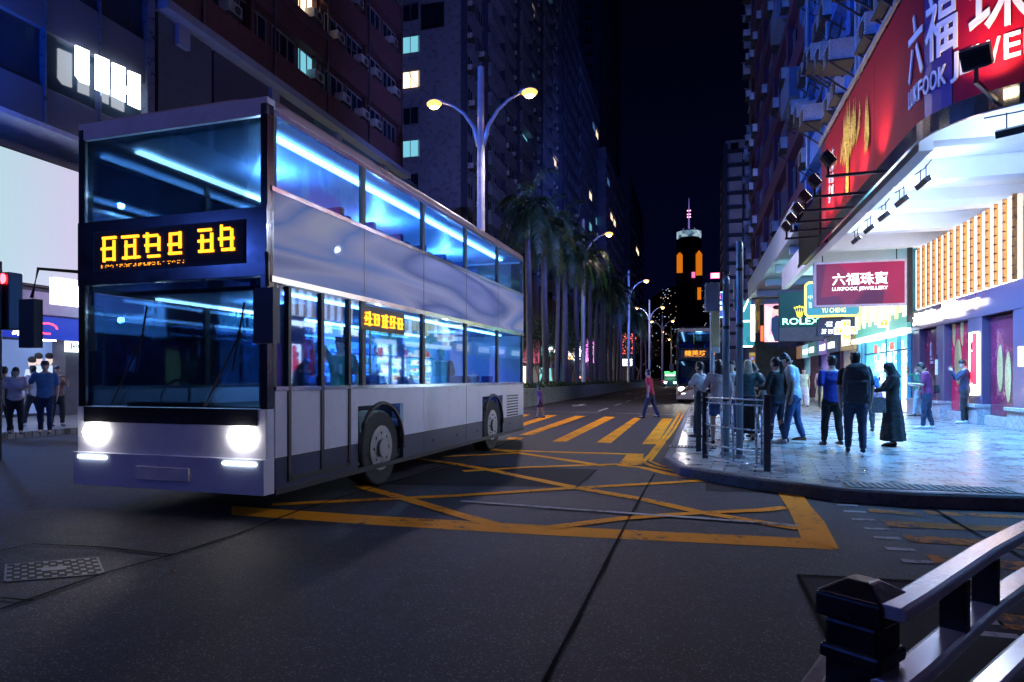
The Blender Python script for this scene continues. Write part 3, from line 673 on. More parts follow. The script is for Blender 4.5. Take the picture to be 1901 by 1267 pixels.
# ---- the big curved red sign above the canopy
BS = Bld('curved_shop_sign', 'huge curved crimson sign with white letters wrapping the corner above the canopy', (6, 16, 6), 'sign')
path = []; Rr = 1.9
y = 23.0
while y > YF + Rr + .05: path.append(Vector((XF - .15, y, 0))); y -= .45
for k in range(13): t = R(180 + 90 * k / 12); path.append(Vector((XF - .15 + Rr + Rr * math.cos(t), YF + Rr + Rr * math.sin(t), 0)))
for k in range(1, 40): path.append(Vector((XF - .15 + Rr + k * .45, YF, 0)))
seg = [0]
for a, b in zip(path, path[1:]): seg.append(seg[-1] + (b - a).length)
def along(s):
    s = max(0, min(s, seg[-1] - 1e-4))
    for i in range(len(seg) - 1):
        if seg[i + 1] > s: break
    t = (s - seg[i]) / (seg[i + 1] - seg[i]); p = path[i].lerp(path[i + 1], t); d = (path[i + 1] - path[i]).normalized(); return p, Vector((d.y, -d.x, 0)) * -1 if 0 else Vector((d.y, -d.x, 0))
def outw(s):   # outward normal (towards the street)
    p, n = along(s); d = n; return p, (d if d.x < 0 or d.y < 0 else -d)
zb, zt = 6.1, ZT
red = M('crimson_sign_vinyl', (.34, .004, .02), .6, 0, .05, .7, spec=.15); darkred = M('maroon_sign_vinyl', (.16, .01, .03), .4, 0, .1, .7)
indigo = M('indigo_led_strip', (.05, .02, .16), .4, 0, .1, 1)
def sheet(mb, s0, s1, z0, z1, off, mi=0, n=None):
    n = n or max(1, int((s1 - s0) / .2)); rs = []
    for i in range(n + 1):
        p, nn = outw(s0 + (s1 - s0) * i / n); rs.append([p + nn * (off - .06) + Vector((0, 0, z0)), p + nn * off + Vector((0, 0, z0)), p + nn * off + Vector((0, 0, z1)), p + nn * (off - .06) + Vector((0, 0, z1))])
    mb.rings(rs, True, True, mi)
Sc = seg[-1]; s_corner = 23.0 - (YF + Rr)
mb = MB(); sheet(mb, 0, .75, zb, zt, 0, 1); sheet(mb, .77, 3.4, zb, zt, 0, 0); sheet(mb, 3.42, 6.4, zb, zt, 0, 0)
sheet(mb, 6.42, s_corner + .40, zb, zt, 0, 0); sheet(mb, s_corner + .42, s_corner + 1.06, zb, zt, 0, 2); sheet(mb, s_corner + 1.08, Sc, zb, zt, 0, 0)
BS.part('sign_face', mb, [red, darkred, indigo])
mb = MB(); sheet(mb, -.0, Sc, zt, zt + .12, .1); sheet(mb, 0, Sc, zb - .34, zb - .02, .04, 1); 
BS.part('metal_trim', mb, [steel, M('mirror_trim', (.6, .55, .45), .12, .95, .15, .6)])
def curved_text(body, s0, wd, z0, ht, off=.012, bold=0, th=.025):
    mb = MB(); mb.text(body, (0, 0, 0), (1, 0, 0), (0, 0, 1), wd, ht, ext=0, bold=bold)
    # the text mesh is flat (front and back coincide): split long faces by bending its vertices
    n = len(mb.v) // 2; V = []
    for k, v in enumerate(mb.v):
        p, nn = outw(s0 + v[0]); V.append(p + nn * (off + (th if k >= n else 0)) + Vector((0, 0, z0 + v[2])))
    mb.v = [tuple(v) for v in V]; return mb
wl = M('white_sign_letter', (.82, .8, .8), .45, 0, .04, 2)
for ch, ds, wd, z0, ht in (('六', -.2, .62, 6.95, 1.2), ('福', .5, .68, 7.02, 1.2), ('珠', 1.36, .82, 7.05, 1.25), ('寶', 2.35, .85, 7.05, 1.25)):
    tag(BS.part('letter', curved_text(ch, s_corner + ds, wd, z0, ht, bold=.012), wl), label='large white Chinese character')
xs = s_corner - .2
for ch, wd in zip('LUKFOOK', (.13, .15, .16, .14, .18, .18, .18)):
    BS.part('letter', curved_text(ch, xs, wd * .95, 6.50, .34, bold=.01), wl); xs += wd + .012
xs += .05
for ch, wd in zip('JEWELLERY', (.15, .23, .36, .23, .2, .2, .23, .24, .24)):
    BS.part('letter', curved_text(ch, xs, wd * .93, 6.52 if ch != 'J' else 6.45, .4 if ch != 'J' else .5, bold=.012), wl); xs += wd + .02
# gold jewellery picture and small vertical writing on the straight part
mb = MB(); rnd = random.Random(5)
def onsign(s, z, off=.03): p, nn = outw(s); return p + nn * off + Vector((0, 0, z))
for k in range(46):
    s = 4.0 + rnd.gauss(0, .48); z0 = 7.4 + rnd.uniform(-.1, .5); ht = rnd.uniform(.4, 1.0) * (1.2 - abs(s - 4.0) * .6); w = rnd.uniform(.05, .11)
    a = onsign(s - w, z0); b = onsign(s, z0 + ht); c = onsign(s + w, z0); d = onsign(s, z0 - .2, .06); mb.add([a, b, c, d], [(0, 1, 3), (1, 2, 3)])
for k in range(12):
    s = 3.95 + rnd.gauss(0, .1); mb.add([onsign(s - .09, 7.4), onsign(s + .09, 7.4), onsign(s + .02, 6.3), onsign(s - .04, 6.3, .06)], [(0, 1, 2), (0, 2, 3)])
for k in range(10):
    s = 5.9 + rnd.gauss(0, .1); z0 = 7.3 + rnd.uniform(-.25, .3); mb.add([onsign(s - .08, z0), onsign(s, z0 + .7), onsign(s + .08, z0), onsign(s, z0 - .4, .07)], [(0, 1, 3), (1, 2, 3)])
BS.part('gold_picture', mb, M('gold_print', (.85, .5, .08), .3, .6, .4, 20, .8, 60))
for k, ch in enumerate('六福珠寶'): BS.part('small_character', curved_text(ch, 1.75, .30, 7.9 - k * .36, .30, bold=.01), wl)
for k, ch in enumerate('六福金飾'): BS.part('small_character', curved_text(ch, 1.35, .24, 7.6 - k * .3, .24, bold=.01), wl)
# floodlights on arms below the sign, each its own thing
def make_flood():
    r = thing('floodlight', 'floodlight', 'floodlight'); mb = MB(); mb.bar((0, 0, 0), (0, -1.15, -.02), .05, .06); mb.build('arm', black, r)
    mb = MB(); mb.bar((0, -1.1, 0), (0, -1.1, .2), .05, .05); mb.bar((-.16, -1.1, .2), (.16, -1.1, .2), .04, .04); mb.build('bracket', black, r)
    mb = MB(); c = Vector((0, -1.1, .36)); b = Vector((0, -.62, .78)).normalized(); d = Vector((0, .78, .62)).normalized()
    mb.obox(c, (.19, 0, 0), b * .15, d * .07, 0)
    for k in range(7): mb.obox(c - d * .09 + b * (-.12 + k * .04), (.17, 0, 0), b * .006, d * .03, 0)
    h = mb.build('housing', black, r); m2 = MB(); m2.obox(c + d * .075, (.165, 0, 0), b * .125, d * .004); m2.build('lens', E('flood_lens', (1, .85, .6), 8), h); return r
F0 = make_flood(); fl = [.5, 1.6, 2.8, 4.1, 5.5, 7.2, s_corner + 1.75, s_corner + 4.2]
names = ['far end of the red sign, by the black panel', 'below the small vertical characters', 'below the gold jewellery picture', 'just past the gold picture', 'below the plain red panel', 'below the last straight panel of the red sign', 'below the white letter W on the corner', 'below the side-street end of the red sign']
for i, s in enumerate(fl):
    p, nn = outw(s); rz = math.atan2(nn.y, nn.x) + R(90); loc = p + Vector((0, 0, zb - .2))
    lab = 'black floodlight on an arm ' + names[i]
    o = F0 if i == 0 else dup(F0, loc, rz, lab)
    o.location = loc; o.rotation_euler = (0, 0, rz); o['label'] = lab; o['group'] = 'floodlights along the bottom of the red sign'
    q = loc + nn * .62 + Vector((0, 0, .30)); light('floodlight_lamp', 'SPOT', q, 140 if i >= 6 else 90, (1, .74, .45), .06, aim=loc + Vector((0, 0, 1.25)), spot=105, blend=1)
# track lamps hanging under the canopy edge
def make_track():
    r = thing('strip_lamp', 'lamp', 'canopy lamp'); mb = MB(); mb.tube([(-.18, 0, 0), (-.18, 0, -.28)], .012, 5); mb.tube([(.18, 0, 0), (.18, 0, -.28)], .012, 5); mb.tube([(-.5, 0, .0), (0, .02, -.03), (.5, 0, 0)], .015, 5); mb.build('hanger', black, r)
    mb = MB(); mb.obox((0, 0, -.33), (.33, 0, 0), (0, .05, .03), (0, -.03, .05)); mb.build('housing', black, r)
    mb = MB(); mb.obox((0, .045, -.285), (.30, 0, 0), (0, .035, -.02), (0, .004, .005)); mb.build('tube', E('canopy_tube', (.80, .92, 1), 45), r); return r
K0 = make_track()
for i, s in enumerate([1.2, 2.7, 4.2, 5.7, 7.2, s_corner + 1.9, s_corner + 4.0, s_corner + 6.5]):
    p, nn = outw(s); rz = math.atan2(nn.y, nn.x) + R(90); loc = p - nn * .75 + Vector((0, 0, ZS + .12)); lab = 'black strip lamp under the canopy edge, ' + ['first past the black panel', 'second past the black panel', 'third past the black panel', 'fourth past the black panel', 'last before the rounded corner', 'at the rounded corner', 'first past the corner along the side street', 'second past the corner along the side street'][i]
    o = K0 if i == 0 else dup(K0, loc, rz, lab); o.location = loc; o.rotation_euler = (0, 0, rz); o['label'] = lab; o['group'] = 'strip lamps under the canopy'
    light('strip_lamp_light', 'AREA', loc - nn * .12 + Vector((0, 0, -.30)), 45, (.36, .58, 1), .6, aim=loc - nn * 1.4 + Vector((0, 0, .6)), sy=.08)
    light('strip_lamp_down', 'SPOT', loc + Vector((0, 0, -.42)), 1250, (.12, .44, 1), .12, aim=loc - nn * 1.0 + Vector((0, 0, -6)), spot=140, blend=.7)
for p_, e_ in (((3.8, 15.0, 5.6), 420), ((3.8, 18.5, 5.6), 380), ((4.6, 12.4, 5.6), 420)): light('bus_road_fill', 'SPOT', p_, e_, (.62, .72, 1), .08, aim=(-4.5, p_[1] - 6, .8), spot=75, blend=.8)  # added spots, off the strip lamps, brightening the bus side and road
# black end panel beside the red sign
mb = MB(); mb.box(XF - .2, XF + .1, 23.05, YE, zb - .3, ZT - 1.4); mb.box(XF - .24, XF - .2, 23.05, YE, zb - .42, zb - .3)
tag(mb.build('billboard', M('black_panel', (.006, .006, .01), .35)), 'unlit black billboard panel beside the far end of the red sign', 'billboard')

# ---- pharmacy and further shops along the pavement
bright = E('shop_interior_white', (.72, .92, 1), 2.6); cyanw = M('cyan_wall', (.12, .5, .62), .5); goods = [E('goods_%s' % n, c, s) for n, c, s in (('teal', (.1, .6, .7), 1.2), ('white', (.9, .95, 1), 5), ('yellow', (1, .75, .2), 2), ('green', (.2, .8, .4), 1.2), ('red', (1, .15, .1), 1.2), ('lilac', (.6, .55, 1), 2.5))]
PH = Bld('pharmacy', 'dazzling white open pharmacy with crowded shelves beyond the jewellery shop', (XS + 3, 31.5, 0), 'shop')
ya, yb = yA + .05, 35.2
mb = MB(); mb.box(XS + 2.8, XS + 3.0, ya, yb, .15, 3.4, 0); PH.part('back_wall', mb, bright)
mb = MB(); mb.box(XS - .1, XS + .15, ya, ya + .14, .15, 3.3, 0); mb.box(XS, XS + 3, ya, ya + .08, .15, 6.2, 0); mb.box(XS, XS + 3, yb, yb + .1, .15, 6.2, 0); mb.box(XS - .05, XS + .1, ya + 1.5, ya + 1.6, .15, 3.2); mb.box(XS - .1, XS + .4, yb - 1.3, yb - .9, .15, 3.3, 0); PH.part('wall', mb, cyanw)
mb = MB(); rnd = random.Random(9)
for k in range(7):
    z = .5 + k * .4; mb.box(XS + 2.4, XS + 2.78, ya + .2, yb - .2, z, z + .03, 1)
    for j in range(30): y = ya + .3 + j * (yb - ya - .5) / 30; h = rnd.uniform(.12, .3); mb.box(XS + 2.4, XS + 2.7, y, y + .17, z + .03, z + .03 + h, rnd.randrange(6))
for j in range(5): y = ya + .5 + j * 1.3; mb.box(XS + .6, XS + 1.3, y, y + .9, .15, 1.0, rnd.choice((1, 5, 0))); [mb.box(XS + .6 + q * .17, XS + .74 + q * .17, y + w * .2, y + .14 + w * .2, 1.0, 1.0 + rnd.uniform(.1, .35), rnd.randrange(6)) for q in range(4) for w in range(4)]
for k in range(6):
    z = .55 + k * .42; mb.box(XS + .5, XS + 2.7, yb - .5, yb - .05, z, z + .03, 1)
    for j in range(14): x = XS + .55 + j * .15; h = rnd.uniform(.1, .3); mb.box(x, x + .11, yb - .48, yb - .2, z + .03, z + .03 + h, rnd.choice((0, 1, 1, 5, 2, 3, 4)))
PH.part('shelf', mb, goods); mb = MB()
for y in (ya + 1.6, ya + 3.2, yb - 1.4): mb.box(XS - .03, XS + .03, y, y + .06, .15, 3.1)
for x in (XS + .5, XS + 1.3, XS + 2.1): mb.box(x, x + .05, yb - .6, yb - .52, .15, 3.2)
mb.box(XS - .03, XS + .03, ya, yb, 2.5, 2.56); PH.part('door_frame', mb, M('door_frame_teal', (.02, .16, .22), .4)); mb = MB()
for k in range(5): y = ya + .9 + k * 1.25; mb.box(XS + .3, XS + .33, y, y + .5, 2.6, 2.95, k % 2)
PH.part('price_board', mb, [E('board_red', (1, .1, .08), 1.4), E('board_white', (1, 1, .9), 2)])
mb = MB(); mb.box(XS - .12, XS + .05, ya, yb, 3.3, 4.9, 0)
for k in range(16): y = ya + .15 + k * (yb - ya) / 16; mb.box(XS - .16, XS - .121, y, y + .28, 3.75 + .2 * (k % 2), 4.75, 1 if k % 3 else 2)
mb.box(XS - .3, XS + .1, ya, yb, 3.1, 3.3, 3)
PH.part('fascia', mb, [E('fascia_green', (.15, .5, .42), .6), E('fascia_yellow', (1, .8, .25), 1.8), E('fascia_white', (1, 1, .95), 2.6), E('fascia_strip', (.8, .95, 1), 2)])
light('pharmacy_light', 'AREA', (XS + .6, (ya + yb) / 2, 3.0), 1100, (.4, .75, 1), 4, rot=(R(30) * 0, R(-50), 0), sy=1.5)
mb = MB(); mb.box(XS - .4, XS - .01, ya, yb, .152, .16); PH.part('red_mat', mb, M('red_mat', (.5, .03, .03), .8))
# yellow cross signs
ocr = E('cross_ochre', (1, .5, .02), .8); crw = E('cross_white', (1, .98, .85), 2.2)
def cross_sign(u, v, yc, r, lab):
    c = D(u, v, yc); t = thing('cross_sign', lab, 'sign', c, 'white and yellow cross signs'); s = r * yc / FPX; q = s / 3
    mb = MB(); mb.box(-q * 1.0, q * 1.0, -.12, .12, -s, s, 0); mb.box(-s, -q * 1.0, -.12, .12, -q, q, 0); mb.box(q, s, -.12, .12, -q, q, 0); mb.build('cross_body', crw, t)
    for (x, z), ch in zip(((0, .66), (-.66, 0), (.66, 0), (0, -.66)), 'YYCC'):
        mb = MB(); mb.box(x * s - q * .72, x * s + q * .72, -.135, -.121, z * s - q * .72, z * s + q * .72, 0); mb.text(ch, (x * s - q * .4, -.137, z * s - q * .45), (1, 0, 0), (0, 0, 1), q * .8, q * .9, 1, .012); mb.build('letter_tile', [ocr, crw], t)
    mb = MB(); mb.box(s, s + .9, -.02, .02, s * .6, s * .6 + .05); mb.build('bracket', steel, t)
cross_sign(1570, 614, 30, 19, 'yellow and white cross sign hanging over the pavement beside the navy sign')
cross_sign(1656, 600, 26.6, 23, 'larger yellow and white cross sign in front of the pharmacy fascia')

# ---- hanging signs over the pavement
def board(name, lab, u0, v0, u1, v1, yc, cat='sign', depth=.25, fm=None, face=None, grp=None, fw=.05):
    """a sign hung across the pavement, facing down the road towards the crossing"""
    Y = D((u0 + u1) / 2, VH, yc).y; a = WY(u0, v1, Y); b = WY(u1, v0, Y)
    a, b = Vector((a.x, Y, a.z)), Vector((b.x, Y, WY((u0 + u1) / 2, v0, Y).z)); a.z = WY((u0 + u1) / 2, v1, Y).z
    t = thing(name, lab, cat, (a.x, Y, a.z), grp); W, H = b.x - a.x, b.z - a.z
    mb = MB(); mb.box(0, W, 0, depth, 0, H); mb.build('sign_box', fm or steel, t)
    if face:
        mb = MB(); mb.box(fw, W - fw, -.012, -.003, fw, H - fw); mb.build('sign_face', face, t)
    return t, W, H
def hangers(t, W, H, top, xs=(.1, .9)):
    mb = MB()
    for x in xs: mb.tube([(W * x, .1, H), (W * x, .1, top)], .02, 6)
    mb.build('hanger', black, t)
def face_tex(name, cols, scale, es, rotn=.6):
    m = bpy.data.materials.new(name); m.use_nodes = True; n = m.node_tree.nodes; l = m.node_tree.links; b = n['Principled BSDF']
    t = n.new('ShaderNodeTexCoord'); mp = n.new('ShaderNodeMapping'); mp.inputs['Rotation'].default_value = (0, rotn, 0); vo = n.new('ShaderNodeTexVoronoi'); vo.inputs['Scale'].default_value = scale
    l.new(t.outputs['Object'], mp.inputs[0]); l.new(mp.outputs[0], vo.inputs['Vector']); s = n.new('ShaderNodeSeparateColor'); l.new(vo.outputs['Color'], s.inputs[0])
    cr = n.new('ShaderNodeValToRGB'); l.new(s.outputs[0], cr.inputs[0]); e = cr.color_ramp.elements; e[0].color = (*cols[0], 1); e[1].color = (*cols[-1], 1)
    for k, c in enumerate(cols[1:-1]): x = e.new((k + 1) / (len(cols) - 1)); x.color = (*c, 1)
    l.new(cr.outputs[0], b.inputs['Emission Color']); b.inputs['Emission Strength'].default_value = es; b.inputs['Base Color'].default_value = (*[c * .3 for c in cols[0]], 1); b.inputs['Roughness'].default_value = .3
    return m
t, W, H = board('hanging_sign', 'rectangular crimson jewellery sign with pale frame hanging under the white canopy', 1511, 484, 1684, 569, 23.5, fm=M('pale_frame', (.6, .55, .62), .35, .4), face=face_tex('crimson_picture', [(.22, .01, .07), (.5, .0, .08), (.05, .01, .08), (.15, .01, .07), (.3, .005, .06)], 1.1, .6), fw=.08)
mb = MB(); mb.text('六福珠寶', (W * .2, -.015, H * .47), (1, 0, 0), (0, 0, 1), W * .60, H * .27, ext=.012, bold=.014); mb.text('LUKFOOK JEWELLERY', (W * .2, -.015, H * .33), (1, 0, 0), (0, 0, 1), W * .60, H * .10, ext=.012, bold=.02); mb.build('sign_letters', E('sign_letters_white', (1, .95, .95), 1.5), t)
hangers(t, W, H, 2.3 * 1.0 - .1)
mb = MB(); mb.box(W + .02, W + .16, -.05, .1, -.6, H + .7); mb.build('side_post', black, t)
teal = E('teal_sign', (.03, .20, .30), 1.0)
t, W, H = board('hanging_sign', 'teal sign with rounded bright yellow outline behind the crimson sign', 1495, 524, 1597, 587, 30.5, fm=M('dark_teal', (.02, .1, .14), .4), face=teal, fw=.06)
mb = MB(); o = [(.12, 0), (W - .12, 0), (W, .12), (W, H - .12), (W - .12, H), (.12, H), (0, H - .12), (0, .12)]
mb.tube([(x, -.03, z) for x, z in o + [o[0], o[1]]], .045, 6); mb.build('neon_outline', E('neon_yellow', (1, .75, .08), 3.5), t)
mb = MB(); mb.text('YU CHENG', (W * .3, -.02, H * .10), (1, 0, 0), (0, 0, 1), W * .44, H * .14, ext=.01, bold=.01); mb.build('sign_letters', E('sign_letters_gold', (.95, .8, .3), 1.3), t)
mb = MB(); mb.text('中醫', (W * .05, -.02, H * .5), (1, 0, 0), (0, 0, 1), W * .2, H * .14, ext=.01); scrawl(mb, (W * .05, -.02, H * .24), (1, 0, 0), (0, 0, 1), W * .16, H * .2, 2, 5); mb.build('side_characters', E('pale_cyan_writing', (.6, .9, 1), 1.2), t)
t, W, H = board('hanging_sign', 'dark green watch sign with a yellow crown above glowing green letters', 1446, 542, 1530, 634, 36, fm=M('dark_sign_box', (.02, .05, .06), .4), face=E('deep_green_face', (.004, .035, .05), 1.0), fw=.03)
mb = MB()
for k in range(5):
    a = -2 + k; x0 = W * .46; z0 = H * .52; mb.poly([(x0 + a * W * .022 - .03, -.03, z0), (x0 + a * W * .022 + .03, -.03, z0), (x0 + a * W * .052, -.03, z0 + H * (.17 - .012 * abs(a)))]); mb.ball((x0 + a * W * .052, -.03, z0 + H * (.18 - .012 * abs(a))), .055, 6)
mb.ball((W * .46, -.03, H * .515), (W * .06, .02, H * .035), 8); mb.build('crown_emblem', E('crown_yellow', (1, .8, .06), 1.6), t)
mb = MB(); mb.text('ROLEX', (W * .08, -.02, H * .34), (1, 0, 0), (0, 0, 1), W * .82, H * .13, ext=.03, bold=.01); mb.build('sign_letters', E('green_white', (.35, 1, .72), 2.6), t)
mb = MB(); mb.box(.02, W - .02, -.03, -.012, .02, H * .28); mb.build('lower_panel', M('grey_sign_panel', (.14, .13, .17), .5), t)
t, W, H = board('hanging_sign', 'small navy sign with two lines of white characters below the teal sign', 1517, 592, 1583, 624, 31, face=E('navy_face', (.005, .015, .06), 1), fm=M('navy_box', (.01, .02, .06), .4), fw=.02)
mb = MB(); scrawl(mb, (W * .2, -.02, H * .52), (1, 0, 0), (0, 0, 1), W * .55, H * .33, 2, 6); scrawl(mb, (W * .1, -.02, H * .12), (1, 0, 0), (0, 0, 1), W * .72, H * .3, 4, 7); mb.build('sign_letters', E('white_sign_writing', (.85, .92, 1), 3), t)
t, W, H = board('poster_sign', 'backlit pink poster of a dark-haired man in a blue suit', 1418, 564, 1448, 636, 42, face=face_tex('pink_poster', [(.9, .28, .35), (1, .55, .6), (.75, .1, .2)], .8, 1.5), fm=dark, fw=.03)
mb = MB(); X = W * .78; mb.ball((X, -.02, H * .80), (.2, .015, .26), 10, 1); mb.ball((X, -.035, H * .90), (.22, .012, .14), 8, 2); mb.poly([(X - .1, -.03, 0.06), (X - .32, -.03, H * .3), (X - .3, -.03, H * .62), (X, -.03, H * .70), (W - .04, -.03, H * .66), (W - .04, -.03, .06)], 0)
mb.build('printed_figure', [E('suit_blue', (.02, .05, .14), .8), E('print_skin', (.9, .6, .5), .9), E('print_hair', (.02, .01, .02), .5)], t)
t, W, H = board('vertical_sign', 'small orange-red sign beside the pink poster', 1412, 605, 1418, 634, 43, face=E('orange_red_face', (1, .14, .03), 1.6), fw=.01)
t, W, H = board('vertical_sign', 'narrow brown and gold vertical sign strapped with iron bands', 1403, 556, 1411, 618, 47, face=face_tex('brown_gold', [(.25, .14, .03), (.05, .03, .02), (.35, .22, .04)], 2, .6), fw=.02)
t, W, H = board('light_box_sign', 'tall white and teal glowing light box sign behind the tall pole', 1378, 557, 1402, 644, 49, face=face_tex('teal_box', [(.05, .35, .42), (.02, .2, .28), (.08, .4, .5)], .5, 1.0), fw=.05, fm=dark)
mb = MB(); mb.box(W * .66, W * .96, -.05, -.02, H * .12, H * .98); mb.box(.0, W * .6, -.05, -.02, H * .53, H * .56); mb.box(0, W * .8, -.05, -.02, -.02, .06); mb.obox((W * .3, -.04, H * .9), (W * .2, 0, H * .12), (0, .02, 0), (0, 0, .12)); mb.build('white_tube', E('white_tube', (.9, 1, 1), 6), t)
t, W, H = board('vertical_sign', 'tall distant sign board with red and yellow characters and white tube outline', 1323, 543, 1343, 590, 78, face=E('black_board_face', (.01, .02, .04), 1), fw=.1)
mb = MB(); mb.tube([(0, -.04, 0), (W, -.04, 0), (W, -.04, H), (0, -.04, H), (0, -.04, 0)], .06, 5); mb.box(W * .15, W * .85, -.05, -.03, H * .52, H * .62); mb.build('tube_outline', E('cyan_tube', (.5, 1, 1), 3), t)
mb = MB(); mb.text('大\n押', (W * .25, -.03, H * .7), (1, 0, 0), (0, 0, 1), W * .5, H * .26, ext=.01, bold=.02); mb.build('red_characters', E('neon_red', (1, .12, .05), 4), t)
mb = MB(); mb.text('按揭\n押', (W * .12, -.03, H * .1), (1, 0, 0), (0, 0, 1), W * .76, H * .34, ext=.01, bold=.02); mb.build('yellow_characters', E('neon_amber', (1, .75, .05), 2.5), t)
t, W, H = board('billboard', 'small glowing pink and white billboard high beside the striped building', 1319, 507, 1336, 517, 120, face=E('pink_white_face', (1, .62, .75), 6), fw=.2, fm=E('pink_rim', (1, .1, .3), 3))

# ---- second building along the pavement: dark red with a teal-lit projecting slab
redw = M('dark_red_tile', (.10, .035, .08), .6, 0, .3, 1.5, .2, 20, dirt=.6)
B = Bld('apartment_block', 'dark red apartment block with cage balconies above the projecting teal-lit slab', (9, 42, 0))
y0, y1 = YE + .15, YX(1392, XF)
mb = MB(); mb.box(XF + .4, 20, y0, y1, 7.4, 62)
for k in range(17): z = 8.4 + k * 3.1; mb.box(XF + .05, 20, y0 + .02, y1 + .05, z, z + 1.0)
for y in (y0 + .4, y0 + 5.5, y0 + 11, y0 + 16.5, y0 + 22, y1 - .4): mb.box(XF + .1, XF + .45, y - .35, y + .35, 7.41, 61.9)
B.part('wall', mb, redw)
windows(B, 'x-', XF + .38, y0 + .8, y1 - .8, 9.55, 9.55 + 15 * 3.1, 8, 15, 1.5, 1.5, 3, .03, .5, 8)
mb = MB()
for k in range(7):
    z = 12.8 + k * 5.3; mb = MB(); mb.box(XF - .4, XF + .06, y0 + 1.0 + (k % 3) * 4, y0 + 3.6 + (k % 3) * 4, z, z + 1.2); B.part('window_cage', mb, M('cage_blue_grey', (.16, .22, .34), .5, .2, .2, 3))
B.finish()
tealw = M('slab_paint', (.5, .56, .58), .6, 0, .1, 1)
mb = MB(); mb.box(XF - .35, 16, y0, y1 - 3, 7.2, 7.38); mb.box(XF - .37, XF - .2, y0, y1 - 3, 7.1, 8.3)
for k in range(5): mb.box(XF - .1, 16, y0 + 3 + k * 5, y0 + 3.3 + k * 5, 6.8, 7.19)
B.part('canopy_slab', mb, tealw)
light('slab_light', 'AREA', (XS - 1, y0 + 6, 5.0), 260, (.3, .8, 1), 2.5, rot=(R(180), 0, 0), sy=8)
mb = MB(); mb.box(XF + 1.6, XF + 3, y0 + 4.0, y0 + 6.4, 7.14, 7.19); B.part('ceiling_light', mb, E('ceil_panel', (.6, .9, 1), 3))
# shops below, each its own thing
shopcols = [((.75, .55, .25), 1.0, 'amber-lit narrow shop with a beige shutter'), ((.1, .16, .25), 1.0, 'dim shuttered doorway bay with black louvres'), ((.55, .4, 1), 1.0, 'shop with a lilac fascia and dark doorway'), ((.15, .4, .4), 1.2, 'green-tinted shop bay with a red counter glow'), ((.4, .8, 1), 2.5, 'bright bluish white shop far along the pavement'), ((.9, .5, .3), .9, 'small orange-lit shop bay past the white shop'), ((.4, .5, .9), 1.4, 'pale blue lit shop bay deep along the pavement')]
yy = yb + .2
for i, (c, s, lab) in enumerate(shopcols):
    L = 3.2 if i < 5 else 8
    b = Bld('small_shop', lab, (XS + 1, yy + L / 2, 0), 'shop', 'row of small shops along the pavement'); X = XS - .1 * (i % 2)
    mb = MB(); mb.box(X, X + .3, yy, yy + .25, .15, 6.8); mb.box(X, X + 6, yy + L - .2, yy + L, .15, 6.8); mb.box(X, X + 6, yy + .25, yy + L - .2, 3.9, 6.8); b.part('wall', mb, redw if i % 2 else M('grey_render', (.2, .2, .24), .7))
    mb = MB(); mb.box(X - .15, X, yy + .1, yy + L - .1, 2.9, 3.8); b.part('fascia', mb, E('fascia_%d' % i, c, s * .18)); mb = MB(); scrawl(mb, (X - .17, yy + L - .5, 3.1), (0, -1, 0), (0, 0, 1), L * .6, .42, 4, 60 + i); b.part('fascia_writing', mb, E('fw_%d' % i, tuple(.5 + x * .5 for x in c), 2.2))
    mb = MB(); mb.box(X + 2.0, X + 2.1, yy + .25, yy + L - .2, .15, 3.9, 0)
    for q in range(9): mb.box(X + 1.8, X + 1.95, yy + .3 + q * L / 10, yy + .3 + q * L / 10 + .15, .3, 2.5, 1 + q % 2)
    b.part('interior', mb, [E('interior_%d' % i, tuple(x * .6 for x in c), s * .35), dark, goods[(i * 2 + 1) % 6]])
    if i in (0, 2, 4):
        light('shop_light', 'AREA', (X + .2, yy + L / 2, 2.8), 120, c, L * .7, rot=(0, R(-60), 0), sy=.6)
    yy += L + .02
# ---- striped building and thin tower farther along
B = Bld('apartment_block', 'pale grey block with dark floor bands standing far along the pavement', (12, 150, 0))
Y = 146; a = WY(1347, 262, Y); bx = WY(1389, 262, Y); mb = MB(); mb.box(a.x, 32, Y, Y + 30, 0, a.z)
B.part('wall', mb, M('pale_block', (.36, .36, .42), .7, 0, .15, .4))
mb = MB()
for k in range(17): z = a.z - 2.3 - k * 2.95; mb.box(a.x - .3, 32, Y - .35, Y + 20, z - .45, z + .25, 0)
mb.box(a.x - .5, a.x + .35, Y - .6, Y + .1, 0, a.z - 1); mb.box(bx.x - 1.2, bx.x - .9, Y - .5, Y, 0, a.z - 3); B.part('floor_band', mb, M('floor_band_dark', (.03, .035, .06), .7))
mb = MB(); mb.box(a.x + 1, a.x + 2.6, Y - .12, Y + .2, a.z - 1.9, a.z - .6); B.part('window', mb, win_dark)
B = Bld('apartment_block', 'narrow dark tenement with scaffold-like laundry racks beyond the red block', (8, 80, 0)); y0 = y1 + .5; 
mb = MB(); mb.box(XF + .5, 20, y0, y0 + 7, 0, 58)
B.part('wall', mb, M('tenement_dark', (.10, .10, .13), .8, 0, .3, 1, dirt=.5))
windows(B, 'x-', XF + .49, y0 + .5, y0 + 6.5, 5, 56, 2, 16, 1.8, 1.5, 3, .06, .5, 23)
mb = MB(); rnd = random.Random(2)
for k in range(40): mb = MB(); y = y0 + rnd.random() * 6; z = 5 + rnd.random() * 50; mb.bar((XF + .5, y, z), (XF - .2, y, z + .1), .04, .04); mb.box(XF - .1, XF + .45, y, y + .03, z - .5, z); B.part('laundry_rack', mb, M('laundry_grey', (.25, .27, .3), .7, 0, .5, 2)); B.finish()
light('up_fill_signs', 'AREA', (2.2, 20, 3.2), 0.01, (.2, .4, 1), 1)

